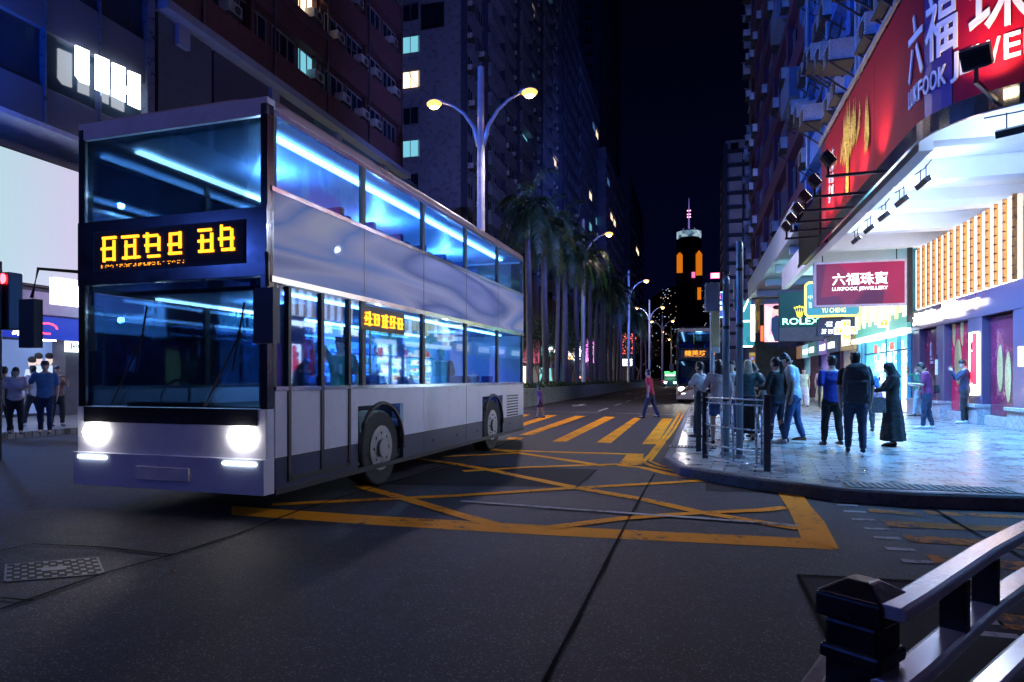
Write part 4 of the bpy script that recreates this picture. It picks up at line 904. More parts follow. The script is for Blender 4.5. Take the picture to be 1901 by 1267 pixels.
# ================================================================== buildings across the road
XL = -20.0
glassw = M('curtain_glass', (.02, .035, .06), .08, .1, .3, .3, spec=.8); spand = M('spandrel_grey', (.10, .12, .17), .35, .2, .15, .5)
B = Bld('glass_building', 'dark glass and grey panel building with big white letters over a blue soffit', (XL - 6, 5, 0))
y0, y1 = -12, 20.3; zs = 9.6
mb = MB(); mb.box(XL - 14, XL - .3, y0, y1 - .05, zs + .1, 60)
B.part('core_wall', mb, M('core_dark', (.02, .022, .035), .5))
mb = MB(); n = 16
for z0, z1 in ((zs, 10.75), (12.6, 14.2), (17.0, 18.4), (21.2, 22.6), (25.5, 27), (30, 31.5)):
    mb = MB()
    for k in range(n): a = y0 + (y1 - y0) * k / n; mb.box(XL - .3, XL, a + .02, a + (y1 - y0) / n - .02, z0, z1)
    B.part('spandrel_panel', mb, spand, bevel=.01)
mb = MB(); mb.box(XL - .29, XL - .18, y0, y1, zs, 33); B.part('glazing', mb, glassw)
mb = MB()
for k in range(n + 1): a = y0 + (y1 - y0) * k / n; mb.box(XL - .2, XL + .06, a - .03, a + .03, zs, 33)
mb.box(XL - 1.2, XL + .12, y1 - .05, y1 + .3, 7.5, 33); B.part('mullion', mb, M('mullion_metal', (.16, .2, .3), .3, .6))
mb = MB(); mb.box(XL - 4.2, XL + .02, y0, y1 + .2, zs - .18, zs - .02); mb.box(XL - 4.4, XL - 4.2, y0, y1, .15, zs)
B.part('soffit', mb, M('soffit_blue_white', (.55, .6, .75), .6))
light('soffit_blue_light', 'AREA', (XL - .9, 12, 8.9), 1600, (.0, .12, 1), 7, rot=(R(180), 0, 0), sy=1.0)
blocks = [[(141, 84), (166, 95), (166, 158), (150, 152), (141, 140)], [(178, 101), (203, 112), (203, 176), (178, 166)], [(209, 116), (233, 126), (233, 190), (209, 178)], [(239, 131), (261, 140), (261, 204), (239, 194)], [(233, 160), (239, 162), (239, 176), (233, 174)]]
for q in blocks:
    mb = MB(); p = [WX(u, v, XL + .22) for u, v in q]; k = [Vector((v.x - .05, v.y, v.z)) for v in p]; mb.rings([k, p]); B.part('letter_block', mb, E('led_letter_white', (.93, .97, 1), 4))
# big screen, ledge, bank below
B2 = Bld('bank_branch', 'low bank branch with blue fascia and white glowing characters under a giant screen', (XL - 3, 8, 0), 'shop'); XB = XL - 1
mb = MB(); mb.box(XB - 3, XB, -12, 20.6, 3.78, 9.0); mb.box(XB - 3, XB - .6, -12, 20.6, .15, 3.78); mb.box(XB - .7, XB + .05, 17.8, 19.3, .15, 3.7); B2.part('wall', mb, M('bank_wall', (.10, .10, .14), .6))
mb = MB(); mb.box(XB, XB + .3, -12, 18.9, 3.55, 4.28); B2.part('ledge', mb, M('ledge_lilac', (.32, .3, .42), .6, 0, .15, 1))
mb = MB(); mb.box(XB, XB + .12, 5, 18.5, 2.75, 3.5); B2.part('fascia', mb, E('bank_fascia_blue', (.004, .02, .30), 1.0))
p = WX(22, 620, XB + .14); q = WX(70, 620, XB + .14)
mb = MB(); mb.text('銀行', (XB + .14, q.y - (q.y - p.y) * .98, 2.8), (0, 1, 0), (0, 0, 1), (q.y - p.y), .6, ext=-.05, bold=.02); B2.part('sign_letters', mb, E('bank_letters', (.9, .95, 1), 6))
mb = MB(); p = WX(88, 615, XB + .14); mb.tube([(XB + .14, p.y + .35 * math.cos(t), 3.1 + .18 * math.sin(t)) for t in [k * .5 for k in range(11)]], .03, 5); B2.part('red_emblem', mb, E('emblem_red', (1, .05, .1), 3))
mb = MB()
for k in range(6): a = 7.5 + k * 2.1; mb.box(XB - .58, XB - .55, a, a + 1.9, .25, 2.7, k % 3)
B2.part('shop_window', mb, [E('bank_glow_teal', (.08, .3, .45), .8), E('bank_glow_blue', (.10, .16, .35), .9), E('bank_glow_mauve', (.28, .2, .3), .9)])
mb = MB()
for k in range(5): y = 9 + k * 2; mb.box(XB - .3, XB + .0, y, y + .5, 2.70, 2.74)
B2.part('downlight', mb, E('downlight', (.9, .95, 1), 8))
for (u, v, w, nm) in ((60, 675, .35, 0), (72, 668, .35, 0), (92, 668, .4, 0)):   # poster figures
    p = WX(u, v, XB - .52); mb = MB(); mb.ball((XB - .53, p.y, p.z), (.015, .14, .19), 8, 0); mb.ball((XB - .525, p.y, p.z + .12), (.018, .16, .12), 8, 1); mb.poly([(XB - .53, p.y - .35, p.z - .85), (XB - .53, p.y + .35, p.z - .85), (XB - .53, p.y + .22, p.z - .2), (XB - .53, p.y - .22, p.z - .2)], 2)
    B2.part('poster_figure', mb, [E('poster_skin', (.7, .55, .5), .8), E('poster_hair', (.01, .01, .02), .4), E('poster_shirt', (.5, .6, .75), .8)])
mb = MB(); p = WX(148, 633, XB + .2); mb.box(XB + .1, XB + .2, p.y - .5, p.y + .5, 2.35, 2.72, 0); mb.text('Jetco', (XB + .22, p.y - .42, 2.42), (0, 1, 0), (0, 0, 1), .84, .24, 1, ext=-.01, bold=.01); B2.part('cash_sign', mb, [E('jetco_white', (.75, .9, .9), 2), E('jetco_ink', (.0, .05, .1), .2)])
light('bank_light', 'AREA', (XB + .4, 12, 2.7), 100, (.35, .5, 1), 8, rot=(0, R(0), 0), sy=.6)
p0 = WX(-300, 400, XB + .35); p1 = WX(153, 400, XB + .35)
mb = MB(); mb.box(XB + .02, XB + .35, 2.0, p1.y, 4.42, 8.65, 0)
sc = thing('video_screen', 'giant glowing pale white and cyan video screen on the building opposite', 'screen', (XB, 12, 4.4)); mb.build('screen_case', dark, sc, 'p')
scr = bpy.data.materials.new('screen_picture'); scr.use_nodes = True; n = scr.node_tree.nodes; l = scr.node_tree.links; b = n['Principled BSDF']
t = n.new('ShaderNodeTexCoord'); sp = n.new('ShaderNodeSeparateXYZ'); l.new(t.outputs['Generated'], sp.inputs[0]); cr = n.new('ShaderNodeValToRGB'); l.new(sp.outputs['Y'], cr.inputs[0])
cr.color_ramp.elements[0].position = .55; cr.color_ramp.elements[0].color = (.12, .7, 1, 1); cr.color_ramp.elements[1].position = 1; cr.color_ramp.elements[1].color = (.80, .72, 1, 1); e = cr.color_ramp.elements.new(.82); e.color = (.62, .88, 1, 1)
l.new(cr.outputs[0], b.inputs['Emission Color']); b.inputs['Emission Strength'].default_value = .55; b.inputs['Base Color'].default_value = (.05, .05, .06, 1)
mb = MB(); mb.box(XB + .355, XB + .37, 2.05, p1.y - .05, 4.5, 8.6); mb.build('screen_panel', scr, sc, 'p')
# lukfook shop across the road, cafe, bank and late shop, one each
def across(name, lab, y0, y1, wallc, h=9, cat='shop'):
    b = Bld(name, lab, (XL - 2, (y0 + y1) / 2, 0), cat); mb = MB(); mb.box(XL - 6, XL - .02, y0, y1 - .05, 3.9, h); mb.box(XL - 6, XL - 2.0, y0, y1 - .05, .15, 3.9); mb.box(XL - 2, XL, y0, y0 + .35, .15, 3.9); b.part('wall', mb, M('across_wall_' + str(int(y0)), wallc, .6)); return b
y0, y1 = 20.9, YX(395, XL)
b = across('jewellery_shop', 'jewellery shop across the road with a glowing pale sign panel', y0, y1, (.06, .07, .10), 15.9)
def ZX(v, u, X=XL): return WX(u, v, X).z
ya, yb2 = YX(180, XL + .2), YX(308, XL + .2); mb = MB(); mb.box(XL, XL + .25, ya, yb2, ZX(618, 180), ZX(535, 180), 0); b.part('sign_panel', mb, face_tex('pale_panel', [(.7, .8, 1), (.35, .6, .7), (.9, .9, 1)], .12, 1.6, 0))
mb = MB(); w = yb2 - ya; mb.text('六福珠寶', (XL + .27, ya + w * .35, ZX(592, 240)), (0, 1, 0), (0, 0, 1), w * .62, 1.1, ext=-.05, bold=.015); mb.text('LUKFOOK JEWELLERY', (XL + .27, ya + w * .35, ZX(605, 240)), (0, 1, 0), (0, 0, 1), w * .62, .3, ext=-.05, bold=.015); b.part('sign_letters', mb, E('panel_letters', (1, 1, 1), 6))
mb = MB(); w0 = YX(183, XL + .7); mb.box(XL + .4, XL + .7, w0 - 1.5, w0 + 1.9, ZX(578, 183), ZX(533, 183)); b.part('small_screen', mb, E('small_screen_pink', (.85, .7, 1), 1.6))
mb = MB()
for k in range(5): a = y0 + .5 + k * (y1 - y0 - 1) / 5; mb.box(XL - 1.9, XL - 1.8, a, a + 1.4, .5, 2.9, k % 2); mb.ball((XL - 1.75, a + .7, 1.9), (.02, .3, .8), 8, 2)
b.part('shop_window', mb, [E('jw_dark', (.05, .07, .12), .6), E('jw_red', (.3, .03, .06), .7), E('jw_gold', (.8, .55, .15), .9)])
y0, y1 = y1 + .1, YX(580, XL)
b = across('bank_branch', 'dark bank branch with thin pale lettering seen through the bus', y0, y1, (.05, .05, .08), 15.9)
mb = MB(); z = ZX(618, 450); mb.text('Standard Chartered', (XL + .04, YX(405, XL), z), (0, 1, 0), (0, 0, 1), YX(500, XL) - YX(405, XL), 1.1, ext=-.05); mb.text('渣打銀行', (XL + .04, YX(512, XL), z), (0, 1, 0), (0, 0, 1), YX(575, XL) - YX(512, XL), .9, ext=-.05); b.part('sign_letters', mb, E('thin_teal_letters', (.4, .85, .85), 1.6))
mb = MB(); scrawl(mb, (XL + .1, YX(420, XL), ZX(585, 400)), (0, 1, 0), (0, 0, 1), YX(490, XL) - YX(420, XL), 1.1, 5, 3); b.part('roof_letters', mb, E('hot_white_letters', (.75, .85, 1), 10))
mb = MB()
for k in range(4): a = y0 + .5 + k * (y1 - y0) / 4; mb.box(XL - 1.9, XL - 1.8, a, a + (y1 - y0) / 5, .3, 3.2)
b.part('shop_window', mb, E('bank_dim', (.06, .14, .22), .8))
y0, y1 = y1 + .1, YX(775, XL)
b = across('corner_store', 'glaring white open store with yellow awning lamps across the road', y0, y1, (.05, .12, .15), 15.9)
mb = MB(); mb.box(XL - 1.9, XL - 1.8, y0 + .4, y1 - .2, .15, 3.85, 0); b.part('back_wall', mb, E('store_white', (.62, .8, 1), 4))
mb = MB(); rnd = random.Random(4)
for k in range(5):
    z = .6 + k * .62
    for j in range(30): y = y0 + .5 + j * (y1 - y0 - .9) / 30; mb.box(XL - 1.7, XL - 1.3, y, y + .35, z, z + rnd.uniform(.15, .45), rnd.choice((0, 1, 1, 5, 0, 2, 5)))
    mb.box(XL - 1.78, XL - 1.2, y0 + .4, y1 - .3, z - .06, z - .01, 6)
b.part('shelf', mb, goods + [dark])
mb = MB(); mb.box(XL, XL + .5, y0 + .3, y1 - .1, 5.0, 6.6, 0); n = 12
for k in range(n): a = y0 + .5 + k * (y1 - y0 - .8) / n; mb.cyl((XL + .55, a + .5, 4.4), (XL + .55, a + .5, 5.3), .3, n=8, mi=1)
mb.box(XL, XL + .3, y0, y0 + 3, 3.4, 5.2, 2); mb.box(XL, XL + .3, y1 - 2.6, y1, 3.9, 5.2, 2); b.part('awning', mb, [E('awning_yellow', (1, .78, .12), 3), E('awning_lamp', (1, .82, .15), 4), E('awning_pink', (1, .7, .95), 5)])
light('store_light', 'AREA', (XL + .8, (y0 + y1) / 2, 3.6), 900, (.65, .8, 1), 8, rot=(0, R(55), 0), sy=1.5)
y0, y1 = y1 + .1, YX(935, XL)
b = across('shop_row', 'dark closed shopfronts with a green and yellow sign behind the tree', y0, y1, (.08, .08, .11), 10)
mb = MB(); a = YX(905, XL + .8); mb.box(XL + .1, XL + .8, a, a + 9, ZX(592, 905), ZX(565, 905), 0); mb.box(XL + .1, XL + .8, a - 3, a + 3, ZX(560, 905), ZX(535, 905), 1); b.part('fascia', mb, [E('fascia_green2', (.0, .8, .35), 2), E('fascia_lime', (.75, .9, .1), 2)])
mb = MB()
for k in range(9): a = y0 + 1 + k * (y1 - y0) / 9.5; mb.box(XL - 1.9, XL - 1.8, a, a + 2.2, .3, 3.4, k % 3)
b.part('shop_window', mb, [E('w_a', (.1, .2, .35), .8), E('w_b', (.02, .03, .06), .5), E('w_c', (.2, .16, .12), .8)])
y0, y1 = y1 + .1, YX(1000, XL)
b = across('cream_shop', 'small cream lit shop with a white vertical sign and pink awning', y0, y1, (.25, .23, .22), 14)
mb = MB(); a = YX(947, XL + 1); mb.box(XL + .6, XL + 1, a, a + 2.6, ZX(652, 950), ZX(617, 950), 0); mb.box(XL - 1.9, XL - 1.8, y0, y1, .3, 3.3, 1); mb.box(XL, XL + .8, y0, y1 - 3, 3.4, 6.2, 2); b.part('sign_panel', mb, [E('white_panel', (1, .95, .9), 4), E('cream_glow', (1, .9, .7), 3.5), E('pink_awning', (.6, .12, .2), .6)])
y = y1 + .1
cols = [((.2, .6, .6), .9, 'teal-lit shop'), ((1, .6, .3), 1.2, 'orange-lit shop'), ((.9, .9, 1), 2.5, 'white-lit shop with tall panels'), ((1, .25, .9), 2.2, 'magenta-lit shop'), ((.7, .3, 1), 2, 'violet-lit shop'), ((1, .5, .25), 1.3, 'warm restaurant front'), ((.25, .5, 1), 1.2, 'blue-lit shop')]
ubs = [1045, 1062, 1085, 1105, 1128, 1150, 1172]
for i, ((c, s, lab), ub) in enumerate(zip(cols, ubs)):
    y1 = YX(ub, XL)
    b = across('far_shop', lab + ' far across the road behind the palm trunks', y, y1, (.06, .06, .1), 13, 'shop'); w = y1 - y
    mb = MB(); mb.box(XL - 1.5, XL - 1.4, y, y1, .3, 4.2, 0); mb.box(XL, XL + .6, y + w * .1, y + w * .7, 4.6, 9 if 1 < i < 5 else 6, 0); mb.box(XL + .61, XL + .7, y + w * .2, y + w * .45, 5.2, 8 if 1 < i < 5 else 5.8, 1); b.part('glowing_panel', mb, [E('far_%d' % i, c, s), E('far_white', (1, .95, 1), 4)]); y = y1 + .1
# red lantern-like sign box
Y = 170; a = WY(1156, 657, Y); bq = WY(1179, 620, Y); t = thing('neon_sign', 'square sign with two red neon cross shapes far across the road', 'sign', (a.x, Y, a.z)); W = bq.x - a.x; H = bq.z - a.z
mb = MB(); mb.box(0, W, 0, .5, 0, H); mb.build('sign_box', M('sign_box_maroon', (.1, .02, .02), .6), t)
mb = MB(); mb.box(0, .25, -.1, 0, 0, H); mb.box(W - .25, W, -.1, 0, 0, H); mb.box(0, W, -.1, 0, 0, .2)
for x in (W * .2, W * .8): mb.box(x - .2, x + .2, -.3, -.1, .5, H); mb.box(x - .9, x + .9, -.3, -.1, H * .7, H * .86); mb.ball((x, -.3, H * .78), .7, 6)
mb.build('neon_tube', E('neon_red2', (1, .12, .08), 5), t)
Y = 160; a = WY(1156, 692, Y); t = thing('shop_sign', 'small white sign with two characters far across the road', 'sign', tuple(a)); mb = MB(); mb.text('匠品', (0, 0, 1.6), (1, 0, 0), (0, 0, 1), 2.8, 1.6, ext=.1, bold=.02); mb.build('sign_letters', E('far_letters', (1, 1, 1), 5), t)

# ---- red tenement block with ribbon windows
B = Bld('tenement_block', 'dark reddish tenement with window bands and rusty air conditioners above the bus', (XL - 6, 33, 0))
y0, y1 = 20.75, YX(748, XL); zb0 = 16
brick = M('dull_red_render', (.10, .036, .042), .75, 0, .25, .8, .2, 20, dirt=.55)
mb = MB(); mb.box(XL - 12, XL - .45, y0, y1, zb0, 60)
for k in range(13): z = zb0 + k * 3.3; mb.box(XL - 12, XL, y0 + .02, y1 + .03, z, z + 1.7)
for a in (y0 + 5.8, y0 + 11.4, y0 + 17, y1 - .3): mb.box(XL - .44, XL - .1, a, a + .3, zb0, 59.8)
B.part('wall', mb, brick)
mb = MB(); mb.box(XL - 12, XL + .6, y0, y1, zb0 - .35, zb0 - .003); 
for k in range(4): mb.box(XL - 10, XL + .2, y0 + 1 + k * 6, y0 + 1.6 + k * 6, zb0 - 1.2, zb0 - .36)
B.part('soffit_slab', mb, M('slab_blue_grey', (.22, .25, .33), .6, 0, .2, .6))
windows(B, 'x+', XL - .44, y0 + .2, y1 - .2, zb0 + 1.85, zb0 + 1.85 + 11 * 3.3, 9, 11, 2.0, 1.3, 3, .05, .55, 31, litm=None, acz=-.1)
mb = MB()
for k in range(5): a = y0 + 2.5 + k * 4.9; mb.tube([(XL + .08, a, zb0), (XL + .08, a, 58)], .06, 6); mb.tube([(XL + .1, a, zb0 + 4 + k), (XL + .15, a + 2, zb0 + 3.2 + k), (XL + .1, a + 5, zb0 + 3.6 + k)], .025, 5)
B.part('drainpipe', mb, M('pipe_dark', (.08, .07, .08), .6)); B.finish()

# ---- grey slab tower with long flank
B = Bld('residential_tower', 'tall grey-blue residential tower with a blank end wall behind the street lamp', (XL - 8, 78, 0))
y0, y1 = YX(865, XL), YX(1040, XL); gw = M('grey_blue_render', (.22, .23, .28), .75, 0, .2, .35, .15, 10, dirt=.35)
mb = MB(); mb.box(XL - 22, XL - .5, y0, y1, 3, 110)
nb = 7
for k in range(30):
    z = 14 + k * 3.0
    for i in range(nb):
        a = y0 + (y1 - y0) * i / nb; L = (y1 - y0) / nb
        if i == 0: continue
        mb.box(XL - .5, XL + (.35 if i % 2 else -.1), a + .5, a + L - .3, z, z + 1.35)
B.part('wall', mb, gw)
mb = MB()
for i in range(nb): a = y0 + (y1 - y0) * i / nb; mb.box(XL - .5, XL + .02, a, a + .35, 12, 109)
B.part('pier', mb, M('pier_dark_blue', (.05, .06, .11), .6)); lf = E('laundry_cyan', (.2, .8, .9), .8)
windows(B, 'x+', XL - .49, y0 + .6, y1 - .4, 15.4, 15.4 + 24 * 3.0, nb * 2, 24, 2.0, 1.45, 3, .05, .75, 45, acz=-.3)
# windows in the end wall
for j in range(7):
    u, v = 766, 58 + j * 58 + (3 if j else 0)
    v = (90, 130, 190, 252, 308, 330, 380)[j]; p = WY(762, (100, 165, 232, 293, 40, 355, 400)[j], y0 - .02)
    g = (win_cyan, win_warm, win_dark, win_cyan, win_dark, win_dark, win_cyan)[j]
    B.inst(('e', g.name), lambda: win_tpl('w', 1.7, 1.6, 2, g), [frame_m, g], (p.x, y0 - .01, p.z), 0, 'window')
for z in (30, 42, 54): p = WY(804, 40, y0); B.inst('eb', lambda: win_tpl('w', 2.2, 2.2, 2, win_dark), [dark, win_dark], (p.x, y0 - .01, WY(804, 52, y0).z + (z - 30)), 0, 'window')
B.finish()
# ---- more towers down the road
def tower(lab, u0, u1, vtop, X, col, lit, seed, wn=6, wz=None, depth=14, edge=None, h=None):
    y0, y1 = YX(u0, X), YX(u1, X); ym = (y0 + y1) / 2; H = h or WX(u1, vtop, X).z
    b = Bld('residential_tower', lab, (X - depth / 2, ym, 0)); mb = MB(); mb.box(X - depth, X, y0, y1, 0, H)
    n = int(H / 3.1)
    for k in range(n): mb.box(X - depth - .2, X + .25, y0 - .25, y1 + .1, 8 + k * 3.1, 8 + k * 3.1 + .9) if 8 + k * 3.1 + 1 < H else None
    b.part('wall', mb, M('tower_%d' % seed, col, .7, 0, .3, .2)); nz = wz or min(30, int((H - 12) / 3.1))
    windows(b, 'x+', X + .01, y0 + 1, y1 - 1, 9.2, 9.2 + nz * 3.1, wn, nz, (y1 - y0) / wn * .55, 1.6, 3, lit, 0, seed); windows(b, 'y-', y0 - .01, X - depth + 1, X - .8, 9.2, 9.2 + nz * 3.1, 3, nz, 2.2, 1.6, 2, lit, 0, seed + 50, key='f')
    if edge: mb = MB(); mb.box(X - .1, X + .4, y1 - .4, y1, 8, H); mb.box(X - .1, X + .4, y0 - .3, y0, 8, H); b.part('edge_light', mb, edge)
    b.finish(); return b
tower('slim dark tower with dotted white lights past the grey tower', 1043, 1074, -60, XL, (.07, .08, .13), .07, 61, 4)
tower('mid-height grey tower with corner columns beyond the palms', 1077, 1112, 195, XL, (.16, .18, .25), .06, 62, 5)
tower('very tall navy tower rising into the night sky', 1114, 1151, -80, XL - 3, (.03, .045, .10), .0, 63, 4, edge=None)
tower('lower blue-grey block at the far end of the palms', 1125, 1158, 360, XL + 2, (.12, .14, .22), .10, 64, 6)
tower('narrow far tower with a column of warm yellow windows', 1170, 1194, 402, XL + 3, (.05, .06, .10), .10, 65, 3)
# ================================================================== far skyline: hill and harbour tower
mb = MB(); pts = []
hillp = [(900, 660), (1150, 600), (1200, 560), (1235, 535), (1280, 528), (1330, 540), (1380, 560), (1500, 610), (1700, 670)]
Dh = 2600; rows = []
for u, v in hillp:
    a = D(u, v, Dh); rows.append([Vector((a.x, a.y - 900, -5)), Vector((a.x, a.y - 300, a.z * .75)), a, Vector((a.x, a.y + 500, -5))])
mb.rings(rows, False, False); struct('hill', mb, M('hill_dark', (.012, .016, .03), .9))
rnd = random.Random(8); mb = MB()
for k in range(230):
    u = 1205 + rnd.random() * 140; v = 700 - rnd.random() ** .6 * (165 if u > 1225 else 120)
    if abs(u - 1280) < 22 and v < 560: continue
    c = D(u, v, 1500 + rnd.random() * 100); s = rnd.uniform(.4, .95); mb.box(c.x - s, c.x + s, c.y, c.y + 1, c.z - s, c.z + s, rnd.choice((0, 0, 1, 2)))
tag(mb.build('hillside_lights', [E('far_win_blue', (.4, .6, 1), .8), E('far_win_white', (1, .9, .8), 1.2), E('far_win_amber', (1, .55, .3), .7)]), 'tiny lit windows scattered over the dark hillside city', 'city lights', kind='stuff')
mb = MB(); rnd = random.Random(18)
for k in range(16): u = 1196 + k * 10; c = D(u, 640 + rnd.random() * 50, 1700); w = 20 + rnd.random() * 20; mb.box(c.x - w, c.x + w, c.y, c.y + 30, 0, c.z)
tag(mb.build('far_city', M('far_city_dark', (.01, .014, .03), .8)), 'mass of unlit far harbour-side blocks below the hill', 'distant city', kind='stuff')
yc = 1350; c = D(1279, VH, yc); k = yc / FPX
T = Bld('skyscraper', 'far skyscraper with lit crown, spire and orange light columns', (c.x, c.y, 0)); ztop = CZ + (VH - 446) * k
def Z(v): return CZ + (VH - v) * k
hw = 22.5 * k
mb = MB(); oc = [(-hw, -hw * .4), (-hw * .5, -hw), (hw * .5, -hw), (hw, -hw * .4), (hw, hw), (-hw, hw)]
mb.prism([(c.x + x, c.y + y) for x, y in oc], 0, Z(446)); mb.prism([(c.x + x * .85, c.y + y * .85) for x, y in oc], Z(446), Z(430)); T.part('wall', mb, M('skyscraper_dark', (.02, .03, .07), .3, .2, .2, .02))
mb = MB(); mb.prism([(c.x + x * .97, c.y + y * .97) for x, y in oc], Z(443), Z(432)); T.part('crown', mb, face_tex('crown_glow', [(.10, .2, .3), (.4, .55, .6), (.02, .05, .12)], .12, .8))
mb = MB(); mb.tube([(c.x, c.y, Z(425)), (c.x, c.y, Z(395)), (c.x, c.y, Z(368))], [1.6 * k, 1.2 * k, .3 * k], 6); mb.bar((c.x - hw, c.y - hw * .5, Z(440)), (c.x - hw * .4, c.y, Z(424)), 1, 1); mb.bar((c.x + hw, c.y - hw * .5, Z(440)), (c.x + hw * .4, c.y, Z(424)), 1, 1); T.part('spire', mb, E('spire_violet', (.25, .18, .6), .5))
mb = MB()
for v in (392, 399, 404):
    for d in (-1, 1): mb.box(c.x + d * 2.2 * k - k, c.x + d * 2.2 * k + k, c.y - 3 * k, c.y - 2 * k, Z(v) - k, Z(v) + k)
T.part('spire_lamp', mb, E('spire_pink', (1, .35, .5), 3))
org = E('orange_light', (1, .25, .01), 1.15)
def strips(u0, u1, v0, v1, n, peak):
    mb = MB()
    for i in range(n):
        uu = u0 + (u1 - u0) * (i + .5) / n; pk = peak * (1 - abs(i - (n - 1) / 2) / (n / 2)); x = c.x + (uu - 1279) * k
        mb.box(x - .35 * k, x + .35 * k, c.y - hw - 2 * k, c.y - hw - k, Z(v1), Z(v0 - pk))
    T.part('orange_light_column', mb, org)
strips(1257.5, 1268, 478, 510, 6, 6); strips(1291, 1302.5, 478, 516, 6, 8); strips(1294, 1300.5, 538, 560, 4, 0)
mb = MB(); mb.box(c.x + 5 * k, c.x + 11 * k, c.y - 30, c.y - 28, Z(520), Z(510)); T.part('red_sign', mb, E('far_pink_sign', (1, .15, .35), 1.2))
# ================================================================== buses
tyre = M('tyre_rubber', (.02, .02, .02), .8, 0, .2, 8); rim = M('wheel_rim', (.35, .35, .37), .4, .7, .2, 8); chrome = M('chrome', (.6, .62, .65), .15, .9, .1, 3)
busglass = glass('bus_glass', (.42, .66, .95), .28); windscreen = glass('windscreen_glass', (.4, .55, .7), .5)
seatm = M('seat_fabric', (.06, .08, .25), .8, 0, .3, 20); floorm = M('bus_floor', (.10, .11, .13), .5, 0, .2, 6); yelp = M('grab_pole_yellow', (.7, .5, .05), .35, 0, .1, 4)
head = E('headlamp', (1, .93, .82), 14); drl = E('marker_lamp', (.8, .93, 1), 8); amb = E('dot_matrix', (1, .33, .01), 2.6)
def dots(mb, x0, x1, z0, z1, y, n, m, seed, fill=.6, d=-1, axis='x', only=None):
    rnd = random.Random(seed); sx = (x1 - x0) / n; sz = (z1 - z0) / m; r = min(sx, sz) * .36
    on = [[rnd.random() < fill for _ in range(m)] for _ in range(n)]
    for i in range(n):
        if i % (m + 1) == m and axis: continue
        for j in range(m):
            if (i % (m + 1)) % 3 == 1 and j % 4 == 2 or on[i][j]:
                a = x0 + sx * (i + .5); z = z0 + sz * (j + .5)
                if axis == 'x': mb.box(a - r, a + r, y + min(0, d * .006), y + max(0, d * .006), z - r, z + r)
                else: mb.box(y + min(0, d * .006), y + max(0, d * .006), a - r, a + r, z - r, z + r)
